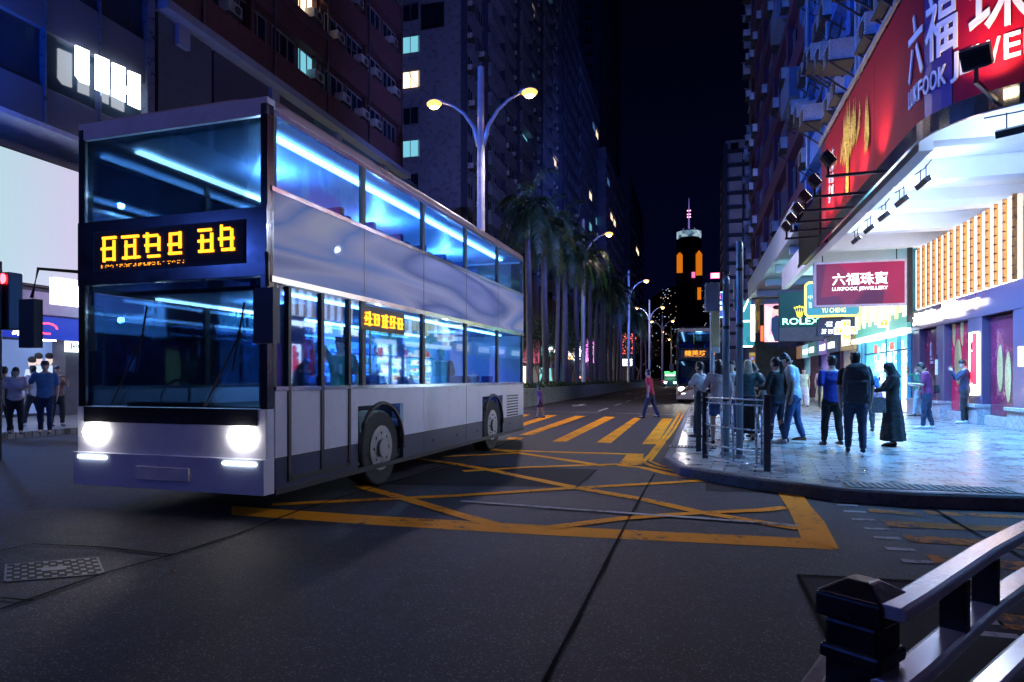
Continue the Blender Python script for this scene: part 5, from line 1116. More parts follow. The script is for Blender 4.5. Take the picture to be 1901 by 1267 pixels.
def make_bus(name, label, L, body, lower, band, seed, text=None, roofm=None, W=2.5, hl=True, lit=1.0):
    t = thing(name, label, 'bus'); roofm = roofm or body; P = lambda n, mb, m, par=t, **k: mb.build(n, m, par, **k)
    wh = (2.35, L - 2.2)
    def side(x, s):   # s = +1 near side (outwards +x), -1 far side
        o = MB(); a, b = (x - .05, x) if s > 0 else (x, x + .05)
        segs = [0.12]
        for w in wh: segs += [w - .62, w + .62]
        segs.append(L - .05)
        for k in range(0, len(segs), 2): o.box(a, b, segs[k], segs[k + 1], .60, 1.30, 0); o.box(a, b, segs[k], segs[k + 1], .30, .598, 4)
        for w in wh: o.box(a, b, w - .62, w + .62, 1.08, 1.30, 0)
        o.box(a + s * .004, b + s * .012, .12, L - .05, 1.30, 1.345, 2); o.box(a + s * .006, b + s * .01, .12, L - .05, .24, .30, 3)
        o.box(a, b, .05, L - .05, 2.47, 3.33, 1); o.box(a + s * .006, b + s * .016, .05, L - .05, 2.41, 2.47, 2); o.box(a + s * .006, b + s * .016, .05, L - .05, 3.33, 3.38, 2)
        n = max(4, round((L - 1.2) / 1.45)); ys_ = [.1 + (L - .2) * i / n for i in range(n + 1)]
        for y in ys_[1:-1]: o.box(a + s * .003, b + s * .002, y - .006, y + .006, 2.475, 3.325, 3); (None if any(abs(y - w) < .66 for w in wh) else o.box(a + s * .003, b + s * .002, y - .006, y + .006, .31, 1.29, 3))
        o.box(a + s * .003, b + s * .003, .12, wh[0] - .63, .60, .615, 3); o.box(a + s * .003, b + s * .003, wh[0] + .63, wh[1] - .63, .60, .615, 3)
        for y in ys_: o.box(a, b - .0, max(.06, y - .045), min(L - .05, y + .045), 1.345, 2.41, 3); o.box(a, b, max(.06, y - .04), min(L - .05, y + .04), 3.38, 4.12, 3)
        o.box(a, b, .06, L - .05, 4.12, 4.17, 2)
        P('side_panel', o, [lower, band, chrome, dark, M('bus_skirt_navy', (.03, .04, .09), .35, 0, .2, 2, dirt=.4)])
        for y0_, y1_ in zip(ys_, ys_[1:]):
            m = MB(); m.box(x - .03 * s - .004, x - .03 * s + .004, y0_ + .05, y1_ - .05, 1.35, 2.40); P('window', m, busglass)
            m = MB(); m.box(x - .03 * s - .004, x - .03 * s + .004, y0_ + .045, y1_ - .045, 3.385, 4.115); P('window', m, busglass)
        # body seams, vents, reflectors
        m = MB()
        for k in range(8): m.box(x + .001, x + .008, L - 1.3, L - .5, .62 + k * .06, .65 + k * .06)
        for k in range(1, int(L)): m.box(x + .001, x + .010, k - .03, k + .03, .44, .47)
        if s > 0: P('vent', m, dark)
    side(0, 1); side(-W, -1)
    # roof
    m = MB(); prof = [(-W, 4.17), (-W + .03, 4.27), (-W + .14, 4.36), (-W + .4, 4.40), (-.4, 4.40), (-.14, 4.36), (-.03, 4.27), (0, 4.17)]
    m.rings([[Vector((x * (1 - .0 * 0), y, z - (.12 if y in (0.0,) else 0) * (z > 4.2))) for x, z in prof] for y in (0.0, .35, L - .2, L)], True, True); P('roof', m, roofm, smooth=False, bevel=.01)
    # floors, ceilings, rear
    m = MB(); m.box(-W + .06, -.06, .15, L - .1, .32, .36); m.box(-W + .06, -.06, .6, L - .1, 2.43, 2.47); P('deck_floor', m, floorm)
    m = MB(); m.box(-W + .02, -.02, L - .06, L, .3, 3.4, 0); m.box(-W + .02, -.02, L - .06, L, 4.1, 4.2, 0); m.box(-W + .3, -.3, L, L + .02, 1.5, 2.3, 1); m.box(-W + .3, -.3, L - .05, L - .01, 3.4, 4.1, 1); P('rear_panel', m, [body, dark])
    m = MB()
    for s in (-W + .25, -.42): m.box(s, s + .09, .5, L - .6, 4.08, 4.11); m.box(s, s + .06, .8, L - .6, 2.38, 2.41)
    P('ceiling_light', m, E('bus_strip_%s' % seed, (.65, .9, 1), 7 * lit))
    m = MB(); m.box(-W + .06, -.06, .3, L - .1, 4.13, 4.165); m.box(-W + .06, -.06, .6, L - .1, 2.415, 2.428); P('ceiling', m, M('bus_ceiling', (.45, .6, .8), .5, 0, .05, 1))
    # seats
    m = MB(); m.box(-.42, .42, 0, .42, .38, .48); m.box(-.42, .42, .36, .46, .48, 1.0); m.box(-.32, -.08, .36, .45, 1.0, 1.12); m.box(.08, .32, .36, .45, 1.0, 1.12); m.box(-.05, .05, .1, .3, 0, .38)
    s0 = None; n = int((L - 2.2) / .82)
    for deck, z in ((0, .36), (1, 2.47)):
        for i in range(n):
            for x in (-.52, -W + .52):
                if deck == 0 and i < 2: continue
                if s0 is None: s0 = m.build('seat', seatm, t, bevel=.02); o = s0
                else: o = s0.copy(); COL.objects.link(o)
                o.location = (x, 1.3 + i * .82, z)
    for i in range(3):
        m = MB(); m.tube([(-.95, 1.6 + i * 2.1, .36), (-.95, 1.6 + i * 2.1, 2.4)], .018, 6); m.tube([(-1.55, 2.4 + i * 2.1, 2.47), (-1.55, 2.4 + i * 2.1, 4.1)], .018, 6); P('grab_pole', m, yelp)
    # front
    m = MB(); m.box(-W, 0, -.02, .10, .30, 1.12, 0); m.box(-W - .005, .005, -.07, .1, .26, .62, 0); m.box(-W, 0, -.02, .08, 2.46, 3.16, 1); m.box(-W, -W + .08, -.01, .1, 1.12, 4.2, 1); m.box(-.08, 0, -.01, .1, 1.12, 4.2, 1)
    m.box(-W, 0, -.01, .12, 4.08, 4.26, 0); m.box(-W + .1, -.1, -.03, -.021, .95, 1.12, 1); m.box(-1.6, -.9, -.09, -.071, .36, .5, 2)
    P('front_panel', m, [lower, M('bus_front_black', (.012, .012, .016), .2, 0, .1, 3, coat=.5), M('plate_white', (.7, .7, .65), .5)], bevel=.015)
    m = MB(); m.box(-W + .1, -.1, .02, .03, 1.13, 2.45); P('windscreen', m, windscreen); m = MB(); m.box(-W + .1, -.1, .02, .03, 3.17, 4.07); P('windscreen', m, windscreen)
    m = MB(); m.box(-W + .25, -.25, -.035, -.021, 2.60, 3.04, 1); fr = P('destination_display', m, [amb, dark])
    m = MB()
    if text: m.text(text, (-W + .45, -.037, 2.72), (1, 0, 0), (0, 0, 1), 1.15, .3, ext=.006, bold=.012); m.text('MONG KOK EAST'[:0] + 'O', (-.62, -.037, 2.72), (1, 0, 0), (0, 0, 1), .22, .26, ext=.006, bold=.02); dots(m, -W + .45, -.9, 2.64, 2.69, -.036, 60, 3, 4, .5, axis='x')
    else: scrawl(m, (-W + .34, -.036, 2.70), (1, 0, 0), (0, 0, 1), 1.2, .30, 4, seed); scrawl(m, (-W + 1.66, -.036, 2.70), (1, 0, 0), (0, 0, 1), .5, .30, 2, seed + 5); dots(m, -W + .36, -1.0, 2.635, 2.675, -.036, 70, 3, 4, .5)
    m.build('display_lettering', amb, fr); m = MB()
    for k in range(84): x = -W + .27 + k * .0236; m.box(x, x + .006, -.044, -.040, 2.62, 3.02)
    for k in range(17): z = 2.62 + k * .0236; m.box(-W + .26, -.26, -.0445, -.0405, z, z + .006)
    m.build('display_grid', dark, fr)
    for x in (-W + .28, -.28):
        m = MB(); m.ball((x, -.05, .84), (.17, .05, .11), 8); P('headlight', m, head if hl else head)
        m = MB(); m.box(x - .2, x + .2, -.085, -.07, .56, .585); P('marker_light', m, drl)
    for x, s in ((-W, -1), (0, 1)):
        m = MB(); m.tube([(x, 0, 2.62), (x + s * .22, -.3, 2.62), (x + s * .26, -.34, 2.3)], .02, 6); m.obox((x + s * .26, -.35, 2.02), (.11, 0, 0), (0, .05, 0), (0, 0, .26)); P('mirror', m, dark)
    for x in (-W + .5, -.75): m = MB(); m.tube([(x, -.03, 1.14), (x + .45, -.03, 1.9)], .012, 5); m.tube([(x + .35, -.035, 1.5), (x + .5, -.035, 2.2)], .01, 5); P('wiper', m, dark)
    m = MB(); m.box(-.045, .012, .32, 1.55, .34, .40); m.box(-.045, .012, .32, .37, .36, 2.4); m.box(-.045, .012, .92, .98, .36, 2.4); m.box(-.045, .012, 1.5, 1.55, .36, 2.4); P('door', m, dark)
    m = MB(); m.box(-.9, -.3, 1.0, 1.05, .36, 2.3, 1); m.box(-W + .3, -W + 1.1, .35, .7, .9, 1.15, 0); m.tube([(-W + .5 + .22 * math.cos(k * .6), .85 + .05 * math.sin(k * .6), 1.2 + .22 * math.sin(k * .6)) for k in range(12)], .016, 5, 0); P('cab', m, [dark, floorm])
    m = MB(); m.box(.004, .03, 1.75, 2.95, 2.05, 2.36, 1); sd = P('route_display', m, [amb, dark]); m = MB(); scrawl(m, (.034, 1.80, 2.10), (0, 1, 0), (0, 0, 1), 1.1, .2, 5, seed + 9); m.build('display_lettering', amb, sd)
    # wheels
    for w in wh:
        for x, s in ((-.02, 1), (-W + .02, -1)):
            m = MB(); m.cyl((x - s * .3, w, .5), (x, w, .5), .5, n=24); wl_ = P('wheel', m, tyre, bevel=.03)
            m = MB(); m.cyl((x, w, .5), (x + s * .012, w, .5), .3, n=20); m.cyl((x, w, .5), (x + s * .05, w, .5), .12, n=12); [m.cyl((x, w + .2 * math.cos(k * .785), .5 + .2 * math.sin(k * .785)), (x + s * .03, w + .2 * math.cos(k * .785), .5 + .2 * math.sin(k * .785)), .02, n=6) for k in range(8)]; m.build('rim', rim, wl_)
            m = MB(); pts = [(x + s * .024, w + .60 * math.cos(R(a)), .5 + .60 * math.sin(R(a))) for a in range(0, 181, 12)]; m.tube(pts, .03, 5); P('wheel_arch', m, dark)
    m = MB(); m.box(-W + .1, -.1, .2, L - .1, .22, .315); m.box(-W + .35, -.35, .8, L - .3, .3, 1.1); P('chassis', m, dark)
    return t
silver = M('bus_silver_paint', (.62, .62, .68), .25, .0, .05, .8, coat=.6); silverl = M('bus_lower_silver', (.62, .64, .76), .38, 0, .06, .7, coat=.12, dirt=.08)
def advert():
    m = face_tex('bus_side_advert', [(.40, .48, .9), (.03, .10, .5), (.6, .62, .9), (.10, .28, .8), (.75, .72, .85)], .45, 0, .5); n = m.node_tree; b = n.nodes['Principled BSDF']
    cr = [x for x in n.nodes if x.type == 'VALTORGB'][0]; n.links.new(cr.outputs[0], b.inputs['Base Color']); b.inputs['Emission Strength'].default_value = 0; b.inputs['Coat Weight'].default_value = .05; b.inputs['Roughness'].default_value = .45
    nz = n.nodes.new('ShaderNodeTexNoise'); nz.inputs['Scale'].default_value = 1; nz.inputs['Detail'].default_value = 1.5; nz.inputs['Distortion'].default_value = .6
    mp = [x for x in n.nodes if x.type == 'MAPPING'][0]; mp.inputs['Rotation'].default_value = (R(8), 0, 0); mp.inputs['Scale'].default_value = (1, .22, 1.6); n.links.new(mp.outputs[0], nz.inputs['Vector']); mr = n.nodes.new('ShaderNodeMapRange'); mr.inputs[1].default_value = .3; mr.inputs[2].default_value = .7; n.links.new(nz.outputs['Fac'], mr.inputs[0]); n.links.new(mr.outputs[0], cr.inputs[0]); return m
bus1 = make_bus('double_decker_bus', 'big silver-white double-decker bus with orange dot display beside the box junction', 9.1, silver, silverl, advert(), 21, roofm=M('bus_roof_rose', (.60, .42, .44), .3, 0, .1, 1, coat=.4), lit=1.6)
bus1.location = (-4.12, 5.7, 0); bus1.rotation_euler = (0, 0, R(-2.0))
mpk = Matrix.Rotation(R(-2.0), 4, 'Z')
for k in range(3):
    for z, e in ((3.85, 110), (2.25, 40)):
        p = Vector(bus1.location) + mpk @ Vector((-1.25, 1.6 + k * 2.9, z)); light('bus_saloon_light', 'POINT', p, e, (.35, .65, 1), .04)
for x in (-2.22, -.28): p = Vector(bus1.location) + mpk @ Vector((x, -.14, .84)); light('bus_headlight_beam', 'SPOT', p + Vector((0, -.12, 0)), 60, (1, .93, .85), .06, aim=p + Vector((0, -8, -1.6)), spot=50)
tan = M('bus_champagne', (.30, .24, .20), .3, .2, .08, 1, coat=.5)
bus2 = make_bus('double_decker_bus', 'champagne and black double-decker bus with orange characters waiting at the kerb beyond the crossing', 11, tan, tan, M('bus_band_dark', (.02, .02, .03), .3), 33, text='鐘英坊', lit=.3, roofm=M('bus_band_dark'))
bus2.location = (1.55, 38.6, 0)
m = MB(); m.box(-.55, -.35, .3, .34, 3.3, 3.5); m.build('red_indicator', E('red_one', (1, .05, .08), 4), bus2)
for x in (-2.22,): p = Vector((1.55 + x, 38.5, .84)); light('bus_headlight_beam', 'SPOT', p, 400, (1, .9, .8), .06, aim=p + Vector((-.2, -8, -1.3)), spot=70)
light('bus_saloon_light', 'POINT', (.3, 41, 3.9), 30, (.35, .7, 1), .2)

# ================================================================== small traffic down the road
def make_car(name, label, col, L=4.6, W=1.8, H=1.48, van=False, tails=True):
    t = thing(name, label, 'car' if not van else 'minibus'); mb = MB()
    prof = [(0, .3), (0, .75), (.15, .92), (L * .22, 1.0), (L * .34, H - .06), (L * .42, H), (L * .72, H), (L * .82, H - .1), (L * .93, 1.02), (L, .9), (L, .3)] if not van else [(0, .3), (0, 1.0), (.5, 1.3), (.9, H), (1.2, H + .05), (L - .1, H), (L, .3)]
    secs = []
    for x, s in ((-W / 2, .0), (-W / 2 + .0, 1), (W / 2, 1)):
        pass
    rs = []
    for x in (-W / 2, -W / 2 + .12, W / 2 - .12, W / 2):
        k = .9 if abs(x) == W / 2 else 1; rs.append([Vector((x, y, z if z < 1.05 else 1.02 + (z - 1.02) * k)) for y, z in prof])
    mb.rings(rs, True, True, 0); mb.build('body', col, t, bevel=.03)
    m = MB(); m.box(-W / 2 + .15, W / 2 - .15, L * .28 - .02 if not van else .6, L * .3, 1.03, H - .1); m.box(-W / 2 - .004, -W / 2 + .02, L * .3, L * .8, 1.05, H * .9); m.box(W / 2 - .02, W / 2 + .004, L * .3, L * .8, 1.05, H * .9); m.build('window', win_dark, t)
    for y in (L * .2, L * .8):
        for x in (-W / 2 + .02, W / 2 - .02): m = MB(); m.cyl((x - .1, y, .32), (x + .1, y, .32), .32, n=16); m.build('wheel', tyre, t)
    for x in (-W / 2 + .25, W / 2 - .25):
        m = MB(); m.box(x - .16, x + .16, -.03, .0, .68, .84); m.build('tail_light' if tails else 'headlight', E('tail_red', (1, .02, .02), 25) if tails else E('car_head', (.75, 1, .95), 60), t)
    return t
def place(t, u, v, rz=0, z=0):
    p = G(u, v, z); t.location = p; t.rotation_euler = (0, 0, rz); return t
place(make_car('minibus', 'green and white minibus with cyan headlights coming down the road beside the bus', M('minibus_green', (.1, .4, .2), .4), 6, 2, 2.5, True, False), 1244, 719)
m = MB(); p = G(1244, 719); m.box(p.x - .9, p.x + .9, p.y - .1, p.y, 2.2, 2.6, 0); m.box(p.x - .8, p.x + .8, p.y - .12, p.y - .02, 1.85, 2.1, 1); o = m.build('roof_sign', [E('mini_green', (.1, .8, .2), 1.5), E('mini_white', (.9, 1, 1), 3)]); o.parent = [x for x in COL.objects if x.name.startswith('minibus')][0]
for q in [o]:
    me = q.data
    for v in me.vertices: v.co = v.co - p
cred = M('taxi_red', (.45, .02, .02), .3, 0, .1, 1, coat=.5)
for i, (u, v, lab) in enumerate(((1214, 711, 'red taxi with glowing tail lights beyond the end of the planter'), (1226, 713, 'dark car with red tail lights just left of the minibus lane'.replace('left of', 'before')), (1208, 708.5, 'farthest red-lit car queueing past the taxi'))):
    place(make_car('taxi' if i == 0 else 'car', lab, cred if i == 0 else M('car_dark', (.03, .03, .04), .3)), u, v)
t = make_car('taxi', 'red taxi passing behind the palms on the far carriageway', cred); t.location = (-12.5, YX(1076, -12.5), 0)
m = MB(); m.box(-.3, .3, 1.8, 2.0, 1.5, 1.66); m.build('roof_sign', E('taxi_sign', (1, .2, .15), 4), t)
t = make_car('taxi', 'dark red car with red roof glow at the far palms', cred); t.location = (-13, YX(1140, -13), 0)

# ================================================================== poles, signals, railings
def pole(u, v, top, r, lab, name='pole', cat='post', col=None):
    p = G(u, v, .15); H = (VH - top) * (p.xy.length) and (D(u, top, (p.x * -st + p.y * ct)).z)
    t = thing(name, lab, cat, p); mb = MB(); mb.tube([(0, 0, 0), (0, 0, H - .15 - .1), (0, 0, H - .15 - .03), (0, 0, H - .15)], [r, r, r * .8, r * .2], 18); mb.build('shaft', col or steel, t, smooth=True)
    mb = MB()
    for z in (.9, 2.1, 3.0):
        mb.cyl((0, 0, z), (0, 0, z + .05), r * 1.06, n=18)
    mb.build('band', dark, t); mb = MB(); mb.cyl((0, 0, 0), (0, 0, .06), r * 1.8, n=18); mb.build('base', steel, t); return t, H
bluep = M('pole_blue_grey', (.24, .33, .42), .35, .4, .15, 3)
t, H = pole(1373, 851, 446, .055, 'tall plain blue-grey pole rising behind the guard railing, taller of two', col=bluep)
t, H = pole(1348, 846, 511, .055, 'shorter blue-grey signal pole carrying grey boxes near its top', col=bluep)
mb = MB(); mb.box(-.34, -.10, -.12, .12, H - .75, H - .28); mb.build('signal_box', M('box_grey', (.3, .32, .36), .5), t, bevel=.02)
mb = MB(); mb.box(.12, .2, -.15, .15, H - .75, H - .25); mb.box(.06, .2, -.02, .02, H - .6, H - .56); mb.build('back_plate', M('box_grey'), t)
# yellow-backed box on a thinner pole, near the bus
p = G(1322, 800, .15); t = thing('signal_post', 'slim post with a tall ochre and cream box, in front of the oncoming bus', 'traffic signal', p)
mb = MB(); mb.cyl((0, 0, 0), (0, 0, 3.3), .05); mb.build('shaft', bluep, t); mb = MB(); mb.box(-.02, .18, -.06, .1, 2.05, 2.95, 0); mb.box(-.02, .18, -.061, .1, 1.9, 2.048, 1); mb.build('signal_box', [M('ochre_cream', (.60, .45, .22), .5), M('cream', (.6, .56, .5), .5)], t, bevel=.02)
# far cautionary sign and small things
t, W, H = board('road_sign', 'yellow road sign with a red ring, beyond the crowd', 1391, 655, 1402, 682, 34, fm=steel, face=M('sign_yellow', (.7, .45, .05), .5), fw=.01)
mb = MB(); mb.tube([(W / 2 + .12 * math.cos(k * .5), -.03, H * .6 + .12 * math.sin(k * .5)) for k in range(14)], .025, 5, 0); mb.cyl((W / 2, -.02, H * .6), (W / 2, -.03, H * .6), .11, n=16, mi=1); mb.build('ring', [M('sign_red', (.5, .03, .03), .5), M('sign_blue_white', (.4, .5, .7), .5)], t); mb = MB(); mb.cyl((W / 2, .15, 0), (W / 2, .15, -1.7), .04); mb.build('shaft', steel, t)
# traffic light far left
p = D(-4, 690, 11.5); t = thing('traffic_light', 'black traffic light with red lamps in front of the bank', 'traffic light', (p.x, p.y, 0))
z = D(16, 560, 11.5).z
mb = MB(); mb.cyl((0, 0, 0), (0, 0, z + .7), .06); mb.build('shaft', black, t)
mb = MB(); mb.box(-.2, .2, -.2, -.06, z - .5, z + .55); mb.box(.1, .32, -.05, .2, z - .5, z + .5); mb.box(-.4, -.24, -.1, .1, z - .4, z + .5); mb.build('housing', black, t, bevel=.02)
mb = MB()
for k in range(3): mb.tube([(0, -.2, z - .33 + k * .33 + .14), (0, -.34, z - .33 + k * .33 + .13)], .13, 12)
mb.build('visor', black, t)
mb = MB(); mb.ball((.02, -.36, z + .33), (.06, .02, .09), 8); mb.ball((.21, -.08, z + .38), (.08, .03, .09), 8); mb.build('red_lamp', E('signal_red', (1, .03, .04), 14), t)

# guard railing on the pavement corner (bowed panel between square posts)
railp = M('railing_paint_dark', (.07, .09, .12), .35, .4, .3, 10, dirt=.3); railm = M('railing_steel', (.50, .53, .58), .28, .8, .2, 10, .15, 60)
PB = [G(1424, 875, .15), G(1309, 851, .15), G(1297, 838, .15)]
t = thing('guard_railing', 'steel guard railing panel bowed outward between dark square posts at the kerb corner', 'railing', PB[0])
def lp(p): return Vector(p) - Vector(PB[0])
for p in PB:
    q = lp(p); mb = MB(); mb.box(q.x - .045, q.x + .045, q.y - .045, q.y + .045, 0, 1.03); mb.box(q.x - .052, q.x + .052, q.y - .052, q.y + .052, 1.03, 1.06); mb.build('post', railp, t, bevel=.008)
def bowed(a, b, bow, z, n=16):
    a, b = Vector(a), Vector(b); d = (b - a).normalized(); nn = Vector((d.y, -d.x, 0)); nn = nn if nn.y < 0 else -nn
    return [a.lerp(b, i / n) + nn * bow * math.sin(math.pi * i / n) + Vector((0, 0, z)) for i in range(n + 1)]
a, b = lp(PB[0]), lp(PB[1])
for z in (.98, .90, .55, .25, .06):
    mb = MB(); mb.tube(bowed(a, b, .06 + .05 * math.sin(z * 3), z), [(.012, .022)] * 17, 8, side=(0, 0, 1)); mb.build('rail', railm, t, smooth=True)
for f in (.04, .14, .45, .60, .96):
    i = round(f * 16); lo, hi = bowed(a, b, .07, .06)[i], bowed(a, b, .1, .9)[i]; mb = MB(); mb.tube([lo, (lo + hi) / 2 + Vector((0, -.02, 0)), hi], .016, 8); mb.build('upright', railm, t, smooth=True)
a2, b2 = lp(PB[1]), lp(G(1292, 806, .15))
for z in (.98, .90, .62, .38, .16, .06): mb = MB(); mb.tube(bowed(a2, b2, .02, z), .014, 6); mb.build('rail', railm, t, smooth=True)
mb = MB(); q = b2; mb.box(q.x - .04, q.x + .04, q.y - .04, q.y + .04, 0, 1.05); mb.build('post', railp, t, bevel=.008)

# foreground railing: worn steel rails from a dark capped post
fgp = M('post_black_paint', (.012, .013, .016), .32, .2, .5, 14, .05, 60); 
worn = M('worn_chrome_rail', (.78, .79, .86), .20, .65, .05, 3, .02, 60, dirt=.06)
pc = D(1601, 1090, 1.10); pc.z = 0
t = thing('street_railing', 'worn steel street railing with a black capped post close to the photographer', 'railing', pc)
zt_ = D(1601, 1080, 1.10).z
dR = (D(1930, 990, 1.62) - D(1665, 1120, 1.12)); rzv = math.atan2(dR.y, dR.x); ux = Vector((math.cos(rzv), math.sin(rzv), 0)); uy = Vector((-ux.y, ux.x, 0)); UZ = Vector((0, 0, 1))
mb = MB(); mb.obox((0, 0, zt_ / 2 - .04), ux * .043, uy * .043, UZ * (zt_ / 2 - .02)); mb.obox((0, 0, zt_ - .115), ux * .050, uy * .050, UZ * .012); mb.obox((0, 0, zt_ - .65), ux * .050, uy * .050, UZ * .46); mb.build('post', fgp, t, bevel=.006)
mb = MB(); mb.obox((0, 0, zt_ - .037), ux * .054, uy * .054, UZ * .02); c0 = Vector((0, 0, zt_ - .017)); mb.rings([[c0 + ux * a * .055 + uy * b * .055 for a, b in ((-1, -1), (1, -1), (1, 1), (-1, 1))], [c0 + UZ * .022 + ux * a * .02 + uy * b * .02 for a, b in ((-1, -1), (1, -1), (1, 1), (-1, 1))]]); mb.build('cap', fgp, t, bevel=.005)
def rail(z0, pts, w, h, nm='rail', mat=worn):
    rs = []
    for i, p in enumerate(pts):
        d = (Vector(pts[min(i + 1, len(pts) - 1)]) - Vector(pts[max(i - 1, 0)])); d.z = 0; d.normalize(); n = Vector((-d.y, d.x, 0)); p = Vector(p)
        rs.append([p + n * w / 2 + UZ * h * .3, p + n * w * .34 + UZ * h * .5, p - n * w * .34 + UZ * h * .5, p - n * w / 2 + UZ * h * .3, p - n * w / 2 - UZ * h * .5, p + n * w / 2 - UZ * h * .5])
    mb = MB(); mb.rings(rs, True, True); return mb.build(nm, mat, t, bevel=.002)
def pxl(u, v, yc): return D(u, v, yc) - pc
def railz(pxs, z):   # rail centre line at height z through photo points
    out = []
    for u, v in pxs:
        dd = ray(u, v); k = (z - CZ) / dd.z; out.append(Vector((dd.x * k, dd.y * k, z)) - Vector((pc.x, pc.y, 0)))
    return out
top = railz([(1650, 1138), (1700, 1108), (1760, 1068), (1830, 1022), (1901, 984), (1990, 942), (2100, 895)], 1.065); rail(0, top, .048, .022)
def down(pts, dz, s=0): return [p + Vector((0, 0, -dz)) for p in pts]
rail(0, down(top, .12), .055, .022); rail(0, down(top, .29), .055, .022); rail(0, down(top, .8), .055, .022)
for f in (.36, .50, .78):
    i = f * 6; j = int(i); p = top[j].lerp(top[j + 1], i - j); mb = MB(); d = (top[j + 1] - top[j]).normalized(); n = Vector((-d.y, d.x, 0)); mb.obox(p - UZ * .067, d * .013, n * .022, UZ * .052); mb.build('spacer', fgp, t)
lft = railz([(1572, 1190), (1555, 1212), (1518, 1267), (1450, 1365)], .90); rail(0, lft, .040, .026, mat=M('rail_dull', (.12, .10, .12), .35, .6, .3, 10, dirt=.5)); rail(0, down(lft, .13), .04, .02, mat=MATS['rail_dull'])
mb = MB(); mb.obox(lft[1] - UZ * .3, (.012, 0, 0), (0, .02, 0), UZ * .28); mb.build('upright', fgp, t)
for z_ in (): pass
# ================================================================== people
SK = [M('skin_light', (.50, .32, .24), .5, 0, .08, 6), M('skin_tan', (.38, .23, .16), .5, 0, .08, 6)]
HAIR = M('hair_black', (.012, .010, .010), .4, 0, .4, 30); BLOND = M('hair_ash_blond', (.35, .27, .18), .45, 0, .4, 30)
EYE = M('eye_dark', (.02, .015, .01), .2); LIP = M('lip', (.32, .12, .10), .5)
def remesh(mb, vox, smooth=4, cloth=0.0, seed=0):
    me = bpy.data.meshes.new('tmp'); me.from_pydata(mb.v, [], mb.f); o = bpy.data.objects.new('tmp', me); COL.objects.link(o)
    r = o.modifiers.new('r', 'REMESH'); r.mode = 'VOXEL'; r.voxel_size = vox
    s = o.modifiers.new('s', 'SMOOTH'); s.iterations = smooth; s.factor = .5
    dg = bpy.context.evaluated_depsgraph_get(); out = bpy.data.meshes.new_from_object(o.evaluated_get(dg)); bpy.data.objects.remove(o); bpy.data.meshes.remove(me)
    if cloth:
        out.update(); nr = [v.normal.copy() for v in out.vertices]
        for v, n in zip(out.vertices, nr):
            p = v.co; q = Vector((p.x * 7, p.y * 7, p.z * 11 + seed)); v.co += n * cloth * (noise.noise(q) + .6 * noise.noise(q * 2.3))
    m2 = MB(); m2.v = [tuple(v.co) for v in out.vertices]; m2.f = [tuple(p.vertices) for p in out.polygons]; m2.m = [0] * len(m2.f); bpy.data.meshes.remove(out); return m2
